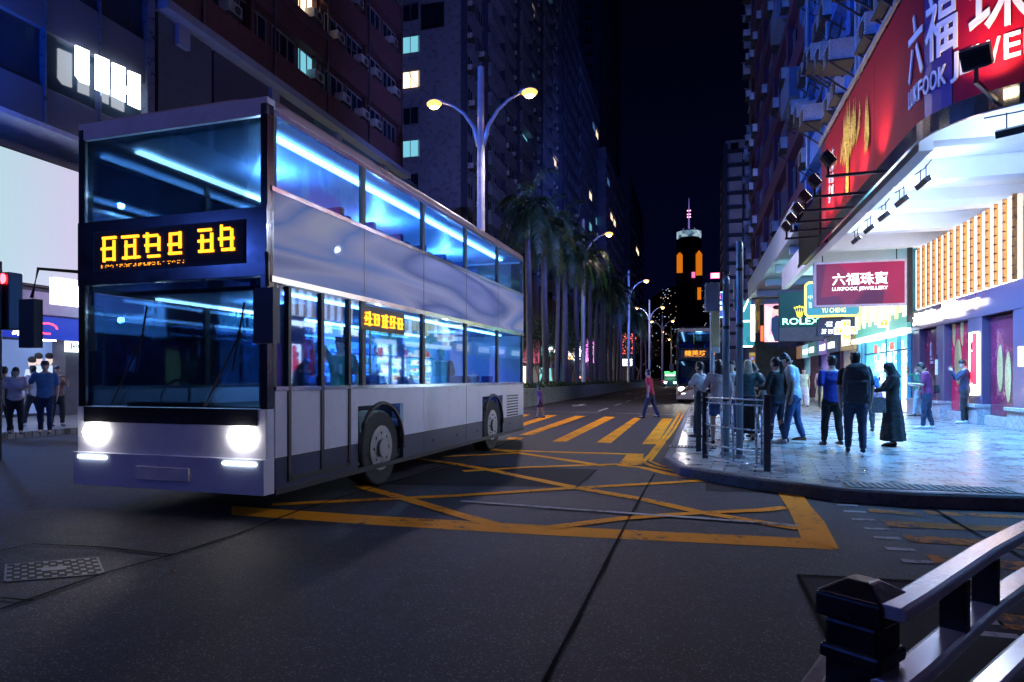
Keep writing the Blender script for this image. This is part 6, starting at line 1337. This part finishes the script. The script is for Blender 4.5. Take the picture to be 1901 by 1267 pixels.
def person(label, u, v, vh, face, top, bottom, skin=0, fem=False, hair='short', legs='trousers', sleeves='short', pose=None, shoes=None, zg=.15, hgt=None, vox=.016, tucked=False, extra=None, group=None, child=False, hairm=None):
    g = G(u, v, zg); yc = -g.x * st + g.y * ct
    h = hgt or (v - vh) * yc / FPX
    s = h / 1.72; P = dict(stride=.12, arml=(-.24, .02, .82), armr=(.24, .02, .82), lean=0, head=(0, 0), spread=.10)
    P.update(pose or {}); t = thing('person', label, 'person', g, group, R(face)); t.scale = (s,) * 3
    sk = SK[skin]; st_ = P['stride']; lean = P['lean']; sw = .185 if fem else .205; hw = .165 if fem else .155
    hip = Vector((0, 0, .93)); chest = Vector((0, lean * .6, 1.30)); neck = Vector((0, lean, 1.47)); hd = Vector((0, lean + .02 + P['head'][0] * .08, 1.605 - abs(P['head'][0]) * .03))
    feet = {}
    for sd, k in ((-1, 1), (1, -1)):
        fx = sd * P['spread']; fy = st_ * k; knee = Vector((sd * .10, fy * .45 + .03, .50)); lift = .03 if fy < -.12 else 0; ank = Vector((fx, fy, .09 + lift)); feet[sd] = (Vector((sd * .085, 0, .88)), knee, ank)
    arms = {}
    for sd, key in ((-1, 'arml'), (1, 'armr')):
        sh = Vector((sd * sw * .92, lean * .85, 1.405)); hn = Vector(P[key]); d = hn - sh; L = min(d.length, .545); d.normalize(); hn = sh + d * L
        mid = sh.lerp(hn, .52); bend = math.sqrt(max(0, .29 ** 2 - (L * .52) ** 2)); el = mid + (Vector((sd * .5, -.6, -.75)) - d * d.dot(Vector((sd * .5, -.6, -.75)))).normalized() * bend; arms[sd] = (sh, el, hn)
    def limb(mb, pts, rs, n=12): mb.tube(pts, rs, n); [mb.ball(p, (r if not hasattr(r, '__len__') else r[0]) * .98, 6) for p, r in zip(pts, rs)]
    def torso(mb, g_, z0=.86, z1=1.47):
        prof = [(.84, hw * .98, .115), (.93, hw * 1.02, .12), (1.04, hw * (.84 if fem else .95), .098), (1.14, hw * (.82 if fem else 1.0), .098), (1.28, sw * .86, .12 if not fem else .125), (1.38, sw * .95, .105), (1.435, sw * .78, .08), (1.47, .07, .06)]
        rs = []
        for z, a, b in prof:
            if z < z0 - .01 or z > z1 + .01: continue
            f = max(0, (z - .93) / .54); rs.append([Vector(((a + g_) * math.cos(q), lean * f * 1.0 + (b + g_) * math.sin(q), z)) for q in [6.2832 * k / 20 for k in range(20)]])
        mb.rings(rs)
    b = MB(); torso(b, 0)
    for sd in (-1, 1):
        hp, kn, an = feet[sd]; limb(b, [hp, hp.lerp(kn, .35), kn, kn.lerp(an, .35), an], [.088, .082, .054, .056, .036])
        b.tube([an + Vector((0, -.03, -.03)), an + Vector((0, .05, -.045)), an + Vector((0, .15, -.06))], [.035, .04, .03], 8)
        sh, el, hn = arms[sd]; limb(b, [sh, sh.lerp(el, .4), el, el.lerp(hn, .4), hn], [.052, .045, .036, .035, .024])
        d = (hn - el).normalized(); b.tube([hn - d * .01, hn + d * .045, hn + d * .09], [(.020, .026), (.017, .040), (.012, .036)], 10, side=Vector((1, 0, 0)) if abs(d.x) < .7 else Vector((0, 0, 1)))
    b.tube([neck + Vector((0, 0, -.03)), neck + Vector((0, .0, .05)), hd + Vector((0, -.015, -.03))], [.062, .054, .052], 12)
    hx = Matrix.Rotation(R(P['head'][1]), 3, 'Z') @ Matrix.Rotation(R(-32 * P['head'][0]), 3, 'X')
    def H(x, y, z): return hd + hx @ Vector((x, y, z))
    rs = []
    for z, a, f, bk in ((-.115, .028, .078, .0), (-.095, .045, .086, .03), (-.05, .060, .088, .070), (0, .070, .090, .088), (.045, .073, .084, .095), (.085, .062, .062, .082), (.108, .035, .03, .05), (.116, .008, .008, .01)):
        rs.append([H(a * math.cos(q), (f if math.sin(q) > 0 else bk) * math.sin(q), z) for q in [6.2832 * k / 16 for k in range(16)]])
    b.rings(rs)
    b.tube([H(0, .082, .018), H(0, .098, -.012), H(0, .108, -.03), H(0, .088, -.042)], [.008, .011, .015, .012], 8)
    for sd in (-1, 1): b.ball(H(sd * .072, -.005, -.008), (.012, .02, .032), 6)
    bb = remesh(b, vox * .8, 2)
    # fingers rooted in the palm, thumb from its side
    for sd in (-1, 1):
        sh, el, hn = arms[sd]; d = (hn - el).normalized(); side = (Vector((0, 1, 0)) - d * d.dot(Vector((0, 1, 0)))).normalized() if abs(d.y) < .9 else Vector((1, 0, 0)); palm = d.cross(side).normalized() * (1 if d.cross(side).x * sd < 0 else -1)
        for k, (L, o) in enumerate(((.068, .027), (.076, .009), (.071, -.009), (.056, -.026))):
            p0 = hn + d * .08 + side * o; c1 = .35 + .08 * k; p1 = p0 + (d + palm * c1 * .5).normalized() * L * .42; p2 = p1 + (d + palm * c1 * 1.6).normalized() * L * .32; p3 = p2 + (d * .6 + palm * c1 * 2.6).normalized() * L * .26
            bb.tube([p0 - d * .015, p1, p2, p3], [.0088, .0082, .0075, .0055], 6)
        p0 = hn + d * .025 + side * .03; bb.tube([p0, p0 + (side + d * .8).normalized() * .035, p0 + (side * .5 + d + palm * .5).normalized() * .062], [.011, .0095, .007], 6)
    for sd in (-1, 1): bb.ball(H(sd * .031, .083, .012), (.012, .006, .006), 6, 1); bb.tube([H(sd * .016, .089, .030), H(sd * .032, .089, .034), H(sd * .048, .080, .029)], .004, 5, 2)
    bb.tube([H(-.022, .084, -.062), H(0, .091, -.061), H(.022, .084, -.062)], [.003, .006, .003], 6, 3)
    bb.build('body', [sk, EYE, HAIR, LIP], t, smooth=True)
    def cloth(nm, mb, mat, amt=.011, vx=vox, sm=3): return remesh(mb, vx, sm, amt, u * .37).build(nm, mat, t, smooth=True)
    # upper garment
    c = MB(); torso(c, .018, .84 if not tucked else .93, 1.44)
    n = {'short': .55, 'none': .05, 'long': 1.95}[sleeves]
    for sd in (-1, 1):
        sh, el, hn = arms[sd]
        if sleeves == 'none': limb(c, [sh + Vector((-sd * .04, 0, .01))], [.05]) if 0 else c.ball(sh + Vector((-sd * .05, 0, 0)), .055, 8)
        else:
            pts = [sh, sh.lerp(el, .5)] + ([el, el.lerp(hn, .9)] if n > 1 else [sh.lerp(el, .72)]); limb(c, pts, ([.066, .062, .052, .040] if n > 1 else [.068, .066, .068]))
    cloth('shirt', c, top)
    # lower garment
    c = MB(); rs = []
    for z, a, q_ in ((.99, hw + .012, .118), (.90, hw + .022, .130), (.80, hw + .018, .128)): rs.append([Vector((a * math.cos(q), q_ * math.sin(q), z)) for q in [6.2832 * k / 20 for k in range(20)]])
    c.rings(rs)
    if legs in ('trousers', 'wide', 'leggings', 'shorts'):
        w = {'trousers': 1.0, 'wide': 1.5, 'leggings': .82, 'shorts': 1.15}[legs]
        for sd in (-1, 1):
            hp, kn, an = feet[sd]
            if legs == 'shorts': limb(c, [hp, hp.lerp(kn, .35), hp.lerp(kn, .62)], [.10, .10, .098])
            else: limb(c, [hp, hp.lerp(kn, .4), kn, kn.lerp(an, .5), an + Vector((0, 0, .02))], [.104, .098 * (1 + (w - 1) * .3), .072 * w, .066 * w, .056 * w])
    elif legs in ('skirt', 'longskirt', 'robe'):
        z1 = {'skirt': .55, 'longskirt': .16, 'robe': .12}[legs]; w = {'skirt': .22, 'longskirt': .24, 'robe': .27}[legs]
        rs = []
        for k in range(9):
            f = k / 8; z = .95 + (z1 - .95) * f; r_ = hw + .02 + (w - hw) * f
            rs.append([Vector((r_ * math.cos(q) * (1 + .07 * f * math.sin(q * 7)), (r_ * .82) * math.sin(q) * (1 + .07 * f * math.sin(q * 7 + 1)), z)) for q in [6.2832 * j / 40 for j in range(40)]])
        c.rings(rs)
    cloth({'skirt': 'skirt', 'longskirt': 'skirt', 'robe': 'robe', 'shorts': 'shorts'}.get(legs, 'trousers'), c, bottom, .012)
    # shoes
    for sd in (-1, 1):
        an = feet[sd][2]; zl = an.z - .09; m = MB(); m.rings([[Vector((an.x + x, an.y + y, zl + z)) for x, z in pr] for y, pr in ((-.075, [(-.03, .005), (.03, .005), (.032, .07), (-.032, .07)]), (-.05, [(-.040, 0), (.040, 0), (.038, .10), (-.038, .10)]), (.02, [(-.042, 0), (.042, 0), (.036, .095), (-.036, .095)]), (.10, [(-.050, 0), (.050, 0), (.040, .062), (-.040, .062)]), (.17, [(-.046, 0), (.046, 0), (.036, .045), (-.036, .045)]), (.20, [(-.02, .004), (.02, .004), (.018, .03), (-.018, .03)]))])
        o = m.build('shoe', shoes or dark, t, smooth=False); bv = o.modifiers.new('sub', 'SUBSURF'); bv.levels = bv.render_levels = 2
    # hair or scarf
    hm = hairm or HAIR; m = MB()
    def cap(z_, g_, back=0): 
        rs = []
        for z, a, f, bk in ((z_, .064, .045, .078), (0.0, .074, .05, .093), (.045, .079, .088, .101), (.085, .069, .072, .089), (.112, .045, .045, .06), (.128, .012, .012, .016)):
            rs.append([H((a + g_) * math.cos(q), ((f if math.sin(q) > 0 else bk) + g_) * math.sin(q) - (.0 if z > .03 or math.sin(q) < 0 else 0.0), z) for q in [6.2832 * k / 18 for k in range(18)]])
        for i in range(2): rs[i] = [p if (hx.inverted() @ (p - hd)).y < .012 else H((hx.inverted() @ (p - hd)).x, .012, (hx.inverted() @ (p - hd)).z) for p in rs[i]]
        m.rings(rs)
    if hair == 'scarf':
        cap(-.05, .014); m.tube([H(0, -.02, .02), H(0, -.03, -.08), H(0, -.03, -.16) , H(0, -.03, -.24)], [(.09, .10), (.088, .095), (.12, .11), (.19, .13)], 16, side=(1, 0, 0))
        remesh(m, .013, 3, .008, u).build('headscarf', hm, t, smooth=True)
    else:
        cap(-.065, .005)
        if hair == 'long': m.tube([H(0, -.03, .05), H(0, -.055, -.06), H(0, -.075, -.20), H(0, -.085, -.34), H(0, -.08, -.46)], [(.078, .07), (.088, .065), (.098, .055), (.095, .045), (.05, .025)], 14, side=(1, 0, 0))
        if hair == 'mid': m.tube([H(0, -.03, .05), H(0, -.045, -.05), H(0, -.055, -.14)], [(.08, .07), (.088, .065), (.07, .04)], 14, side=(1, 0, 0))
        if hair == 'pony': m.tube([H(0, -.085, .05), H(0, -.13, .03), H(0, -.145, -.08), H(0, -.13, -.2), H(0, -.12, -.3)], [.03, .036, .04, .032, .012], 10)
        if hair == 'short':
            for k in range(26): rr = random.Random(k + int(u)); q = rr.random() * 6.28; m.ball(H(.055 * math.cos(q), .06 * math.sin(q) + .0, .095 + rr.random() * .02), (.024, .024, .016), 5)
        remesh(m, .011, 2, .010, u * 1.7).build('hair', hm, t, smooth=True)
    if extra: extra(t, arms, feet, neck, hd, sw, lean)
    return t
def fabric(n, c, r=.85): return M('cloth_' + n, c, r, 0, .22, 9, .35, 160)
W_, BK, NV, JN = fabric('white', (.72, .72, .74)), fabric('black', (.012, .012, .016)), fabric('navy', (.02, .03, .07)), fabric('denim', (.05, .10, .24))
TL, DK, PU, GR = fabric('deep_teal', (.03, .07, .08)), fabric('charcoal', (.03, .03, .04)), fabric('plum', (.16, .02, .10)), fabric('green', (.04, .22, .14))
wsh = M('shoe_white', (.75, .75, .76), .5, 0, .1, 6); bsh = M('shoe_brown', (.25, .10, .04), .4, 0, .2, 6)
def phone(side=1, lit=True):
    def f(t, arms, feet, neck, hd, sw, lean):
        sh, el, hn = arms[side]; d = (hn - el).normalized(); p = hn + d * .10; m = MB(); m.obox(p, (.036, 0, 0), (0, .012, .03), (0, -.07 * .4, .07)); o = m.build('phone', dark, None, (0, 0, 0))
        w = Matrix.Translation(t.location) @ Matrix.Rotation(t.rotation_euler.z, 4, 'Z') @ Matrix.Scale(t.scale[0], 4); o.matrix_world = w; tag(o, 'dark phone held in the hand of %s' % t['label'].split(',')[0][:40].lower(), 'phone')
    return f
def strap(t, arms, neck, a, b, bag, mat, size, nm='bag'): pass
def backpack(mat, lab, big=1.0):
    def f(t, arms, feet, neck, hd, sw, lean):
        m = MB(); c = Vector((0, -.24 + lean * .6, 1.20)); rs = []
        for z, a, bdep in ((-.27, .12, .07), (-.24, .165, .11), (-.05, .175, .125), (.12, .165, .12), (.22, .13, .09), (.27, .06, .04)): rs.append([c + Vector((a * big * math.copysign(abs(math.cos(q)) ** .6, math.cos(q)), bdep * big * math.copysign(abs(math.sin(q)) ** .6, math.sin(q)), z * big)) for q in [6.2832 * k / 20 for k in range(20)]])
        m.rings(rs); pk = c + Vector((0, -.12 * big, -.08)); m.obox(pk, (.12 * big, 0, 0), (0, .04, 0), (0, 0, .11))
        o = remesh(m, .014, 3, .01, 3).build('backpack', mat, None, smooth=True)
        s = MB()
        for sd in (-1, 1): s.tube([(sd * .10, -.16 + lean, 1.40), (sd * .12, -.02 + lean, 1.485), (sd * .125, .10 + lean, 1.42), (sd * .14, .135 + lean * .7, 1.25), (sd * .17, .0, 1.08), (sd * .12, -.16, 1.02)], [(.024, .008)] * 6, 8, side=(1, 0, 0))
        so = s.build('strap', mat, o, smooth=True)
        o.matrix_world = Matrix.Translation(t.location) @ Matrix.Rotation(t.rotation_euler.z, 4, 'Z') @ Matrix.Scale(t.scale[0], 4); tag(o, lab, 'bag')
    return f
def handbag(side, mat, lab, size=(.13, .05, .16), drop=.28):
    def f(t, arms, feet, neck, hd, sw, lean):
        sh, el, hn = arms[side]; p = el.lerp(hn, .45) + Vector((0, 0, -.02)); m = MB(); c = p + Vector((0, 0, -drop)); rs = []
        for z, k in ((-1, .92), (-.9, 1), (.7, .95), (1, .8)): rs.append([c + Vector((size[1] * k * a, size[0] * k * b_, size[2] * z)) for a, b_ in ((-1, -1), (1, -1), (1, 1), (-1, 1))])
        m.rings(rs); o = m.build('shopping_bag', mat, None, bevel=.012); s = MB()
        for q in (-.03, .03): s.tube([c + Vector((q, -size[0] * .5, size[2])), p + Vector((q * .3, -.03, .0)), p + Vector((q * .3, .03, 0)), c + Vector((q, size[0] * .5, size[2]))], .006, 5)
        s.build('handle', mat, o); o.matrix_world = Matrix.Translation(t.location) @ Matrix.Rotation(t.rotation_euler.z, 4, 'Z') @ Matrix.Scale(t.scale[0], 4); tag(o, lab, 'bag')
    return f
def shoulderbag(mat, lab):
    def f(t, arms, feet, neck, hd, sw, lean):
        m = MB(); rs = [[Vector((.0 + .13 * math.cos(q), -.20 + .06 * math.sin(q), z)) * k + Vector((0, 0, 0)) for q in [6.28 * j / 14 for j in range(14)]] for z, k in ((.92, 1), (.94, 1.02), (1.1, 1.0), (1.14, .98))]
        m.rings(rs); o = m.build('shoulder_bag', mat, None, smooth=True); s = MB(); s.tube([(.13, -.15, 1.1), (.02, -.15, 1.35), (-.1, -.03, 1.50), (-.08, .12, 1.38), (.08, .15, 1.15), (.17, -.02, 1.05), (.13, -.15, 1.08)], [(.014, .005)] * 7, 6, side=(1, 0, 0)); s.build('strap', mat, o, smooth=True)
        o.matrix_world = Matrix.Translation(t.location) @ Matrix.Rotation(t.rotation_euler.z, 4, 'Z') @ Matrix.Scale(t.scale[0], 4); tag(o, lab, 'bag')
    return f
def both(*fs):
    def f(*a): [g(*a) for g in fs]
    return f
cg = 'people waiting on the pavement corner'
person('man in a white short-sleeved shirt, reaching forward beside the slim railing', 1303, 812, 673, 60, W_, NV, pose=dict(arml=(-.2, .42, 1.02), armr=(.12, .45, 1.08), stride=.10, lean=.04), tucked=True, group=cg, extra=backpack(BK, 'small dark backpack on the man in the white shirt', .7))
person('woman with waist-length black hair, pale top and denim shorts, seen from behind', 1334, 825, 668, 10, fabric('rose_white', (.55, .42, .42)), JN, 0, True, 'long', 'shorts', 'long', dict(arml=(-.20, .25, 1.12), stride=.06), group=cg)
person('man with round face in a white and blue tee behind the signal pole', 1358, 808, 676, 170, W_, JN, sleeves='short', group=cg, hgt=1.68)
person('woman with long ash blond hair in a dark teal tee, hand on hip', 1388, 818, 668, 5, TL, BK, 0, True, 'long', 'longskirt', 'short', dict(armr=(.27, .06, 1.02), stride=.03), hairm=BLOND, group=cg)
person('young man in black bending his head over his phone', 1413, 812, 672, 70, BK, BK, 1, pose=dict(head=(1.0, 0), lean=.08, arml=(-.1, .36, 1.15), armr=(.1, .38, 1.12)), group=cg, extra=phone(1))
person('woman in black with a ponytail, dark leggings and pale trainers', 1443, 824, 664, 50, BK, NV, 0, True, 'pony', 'leggings', 'long', dict(arml=(-.12, .34, 1.1), stride=.08, lean=.03), wsh, group=cg)
person('man in a pale blue-white shirt, blue jeans and brown shoes, head bowed', 1474, 822, 654, 75, fabric('pale_blue', (.55, .68, .85)), JN, 0, pose=dict(head=(1.1, 0), stride=.14, armr=(.2, .30, 1.05), lean=.05), shoes=bsh, group=cg)
person('short person with dark hair hidden in the middle of the waiting group', 1400, 800, 682, 150, NV, BK, hgt=1.6, group=cg)
person('woman with tied dark hair in grey just behind the signal poles', 1366, 795, 686, 200, fabric('grey', (.2, .2, .22)), BK, 0, True, 'mid', hgt=1.56, group=cg)
person('young woman in white trousers walking towards the crossing', 1492, 755, 684, 185, fabric('pale_green', (.5, .6, .45)), W_, 0, True, 'mid', 'wide', 'none', dict(stride=.18), vox=.02)
person('woman in a pink vest and long pale yellow skirt on the far pavement', 1524, 751, 683, 175, fabric('pink', (.7, .45, .6)), fabric('sand', (.55, .45, .25)), 0, True, 'mid', 'longskirt', 'none', dict(stride=.1), vox=.02)
for q in ((1462, 742, 690, 0, fabric('grey', (.2, .2, .22)), BK, False, 'short', 'man in grey far along the pavement, seen past the pale blue shirt'), (1508, 738, 690, 185, fabric('dusk_blue', (.08, .16, .3)), DK, False, 'short', 'distant man in dusky blue between the white trousers and the pink vest'), (1565, 748, 685, 170, fabric('brown', (.25, .14, .11)), BK, True, 'mid', 'distant woman in brown glimpsed between the blue tee and the backpack'), (1686, 757, 690, 20, W_, NV, False, 'short', 'person in white browsing at the pharmacy doorway near its cyan pillar')):
    person(q[8], q[0], q[1], q[2], q[3], q[4], q[5], 0, q[6], q[7], vox=.022)
person('man in a royal blue tee and slim dark trousers walking away', 1545, 828, 662, 12, fabric('royal_blue', (.02, .04, .32)), BK, 0, pose=dict(stride=.13, armr=(.25, -.05, .85)))
person('dark-clothed man striding away under a large black backpack', 1588, 842, 655, -8, BK, NV, 0, pose=dict(stride=.20, lean=.06), extra=backpack(DK, 'large black backpack on the striding man', 1.25))
person('man in a bright blue tee half hidden behind the backpack man', 1610, 800, 680, 0, fabric('sky_blue', (.03, .14, .5)), DK, 0)
person('woman in a black headscarf and long black coat looking at her phone', 1657, 829, 672, 82, BK, BK, 1, True, 'scarf', 'robe', 'long', dict(arml=(-.08, .40, 1.13), armr=(.1, .42, 1.10), head=(.6, 0), stride=.02), BK, hairm=BK, extra=both(phone(1), handbag(-1, M('bag_grey_pattern', (.18, .18, .2), .6, 0, .5, 20), 'grey patterned bag on the arm of the woman in the headscarf')))
person('small child in white top and lilac shorts by the pharmacy', 1618, 762, 694, 20, W_, fabric('lilac', (.3, .25, .6)), 0, legs='shorts', vox=.018)
person('child in pale clothes with a dark cap of hair next to the red mat', 1632, 760, 700, -30, fabric('cream', (.6, .58, .5)), fabric('lilac', (.3, .25, .6)), 0, legs='shorts', vox=.018)
person('person in plum tee and dark trousers with a black shoulder bag', 1722, 796, 672, 75, PU, NV, 0, pose=dict(head=(.8, 0), lean=.05, arml=(-.05, .35, 1.15), armr=(.18, .3, 1.1), stride=.10), shoes=wsh, extra=shoulderbag(BK, 'black bag slung across the person in plum'))
person('person in green with pale jeans raising a hand to the head behind the plum tee', 1704, 773, 680, 80, GR, fabric('pale_denim', (.3, .42, .55)), 0, pose=dict(armr=(.12, .28, 1.62)), vox=.018)
person('man in an open navy shirt holding a phone to his face by the poster', 1791, 786, 668, 80, NV, BK, 0, sleeves='long', pose=dict(arml=(-.10, .30, 1.42), armr=(.08, .28, 1.45), head=(.3, 0), stride=.05), shoes=wsh)
person('person in a red top and dark trousers striding over the yellow crossing', 1208, 777, 687, 80, fabric('red', (.42, .02, .06)), NV, 0, pose=dict(stride=.24, lean=.08), shoes=dark, zg=0, vox=.02)
person('small person in purple on the far stripes of the crossing', 1003, 777, 716, 85, fabric('purple', (.16, .06, .22)), fabric('purple_dark', (.05, .02, .09)), 0, True, 'mid', 'shorts', 'short', dict(stride=.16, lean=.05), zg=0, vox=.02)
for i, (y, x, fc, tp, fem, hr, lab) in enumerate(((3.1, -1.1, 185, GR, False, 'short', 'passenger in green standing behind the windscreen of the big bus'), (5.0, -1.5, 80, W_, True, 'long', 'long-haired passenger in white standing in the middle of the big bus'), (6.6, -1.0, 200, NV, False, 'short', 'passenger in navy standing near the rear wheel of the big bus'))):
    t = person(lab, 400 + 40 * i, 800, 0, 0, tp, BK, 0, fem, hr, hgt=1.68, vox=.02, pose=dict(armr=(.2, .2, 1.8)), group='passengers in the double-decker bus')
    t.location = Vector(bus1.location) + mpk @ Vector((x, y, .365)); t.rotation_euler = (0, 0, R(fc))
lg = 'people waiting on the opposite corner'
for i, (u, v, face, tp, bt, fem, hr, lab) in enumerate(((28, 806, 200, fabric('pale_pink', (.5, .38, .42)), BK, True, 'mid', 'woman in pale pink waiting by the traffic light'), (62, 800, 170, W_, DK, False, 'short', 'man in a white tee waiting across the road'), (84, 799, 215, fabric('dusk_blue', (.08, .16, .3)), NV, False, 'short', 'man in a dusky blue shirt waiting across the road'), (8, 802, 150, BK, DK, False, 'short', 'man in black at the edge of the waiting group opposite'), (106, 797, 185, fabric('brown', (.25, .14, .11)), BK, True, 'long', 'woman in a brown top with long hair near the bus front'))):
    person(lab, u, v + (0, -9, 6, 3, -6)[i], 0, face + (40, -75, 10, -30, 60)[i], tp, bt, 0, fem, hr, hgt=1.56 + .06 * (i % 3), group=lg, vox=.02, shoes=wsh if i % 2 else dark, pose=(dict(arml=(-.08, .3, 1.15), head=(.7, 0)), dict(stride=.2), dict(armr=(.3, .1, 1.0)), dict(), dict(arml=(-.1, .3, 1.3), armr=(.1, .3, 1.25)))[i])
# dim fill: unseen spots added behind the camera to lift the foreground
light('street_fill', 'SPOT', (10, -8, 5), 330, (.50, .46, 1), .06, aim=(0, 5, 0), spot=100)
light('street_fill', 'SPOT', (-17, -8, 6), 800, (.06, .16, 1), .06, aim=(-6, 6, 0), spot=110)
light('screen_glow', 'SPOT', (XB + 1.2, 9, 7), 16000, (.02, .14, 1), .12, aim=(6, 26, 16), spot=110, blend=.8)
light('screen_glow', 'SPOT', (XB + 1.2, 14, 6), 500, (.10, .28, 1), .12, aim=(-10, 16, 0), spot=120, blend=.8)
light('facade_fill', 'SPOT', (3.2, 33, 9), 13000, (.20, .26, 1), .12, aim=(-22, 62, 22), spot=95, blend=.8)  # added spot with no sign at its place, lifts the grey tower
light('facade_fill', 'SPOT', (3.0, 17, 9.5), 900, (.5, .2, .8), .12, aim=(-22, 30, 24), spot=95, blend=.8)  # added spot in front of the red sign, tints the tenement opposite
light('facade_fill', 'SPOT', (3.2, 70, 9), 22000, (.10, .2, 1), .12, aim=(-22, 130, 30), spot=80, blend=.8)  # added spot with no sign at its place, lifts the farther towers
light('facade_fill', 'SPOT', (-16, 110, 9), 14000, (.35, .4, .8), .12, aim=(9, 146, 25), spot=60, blend=.8)  # added spot with no sign at its place, lifts the striped block
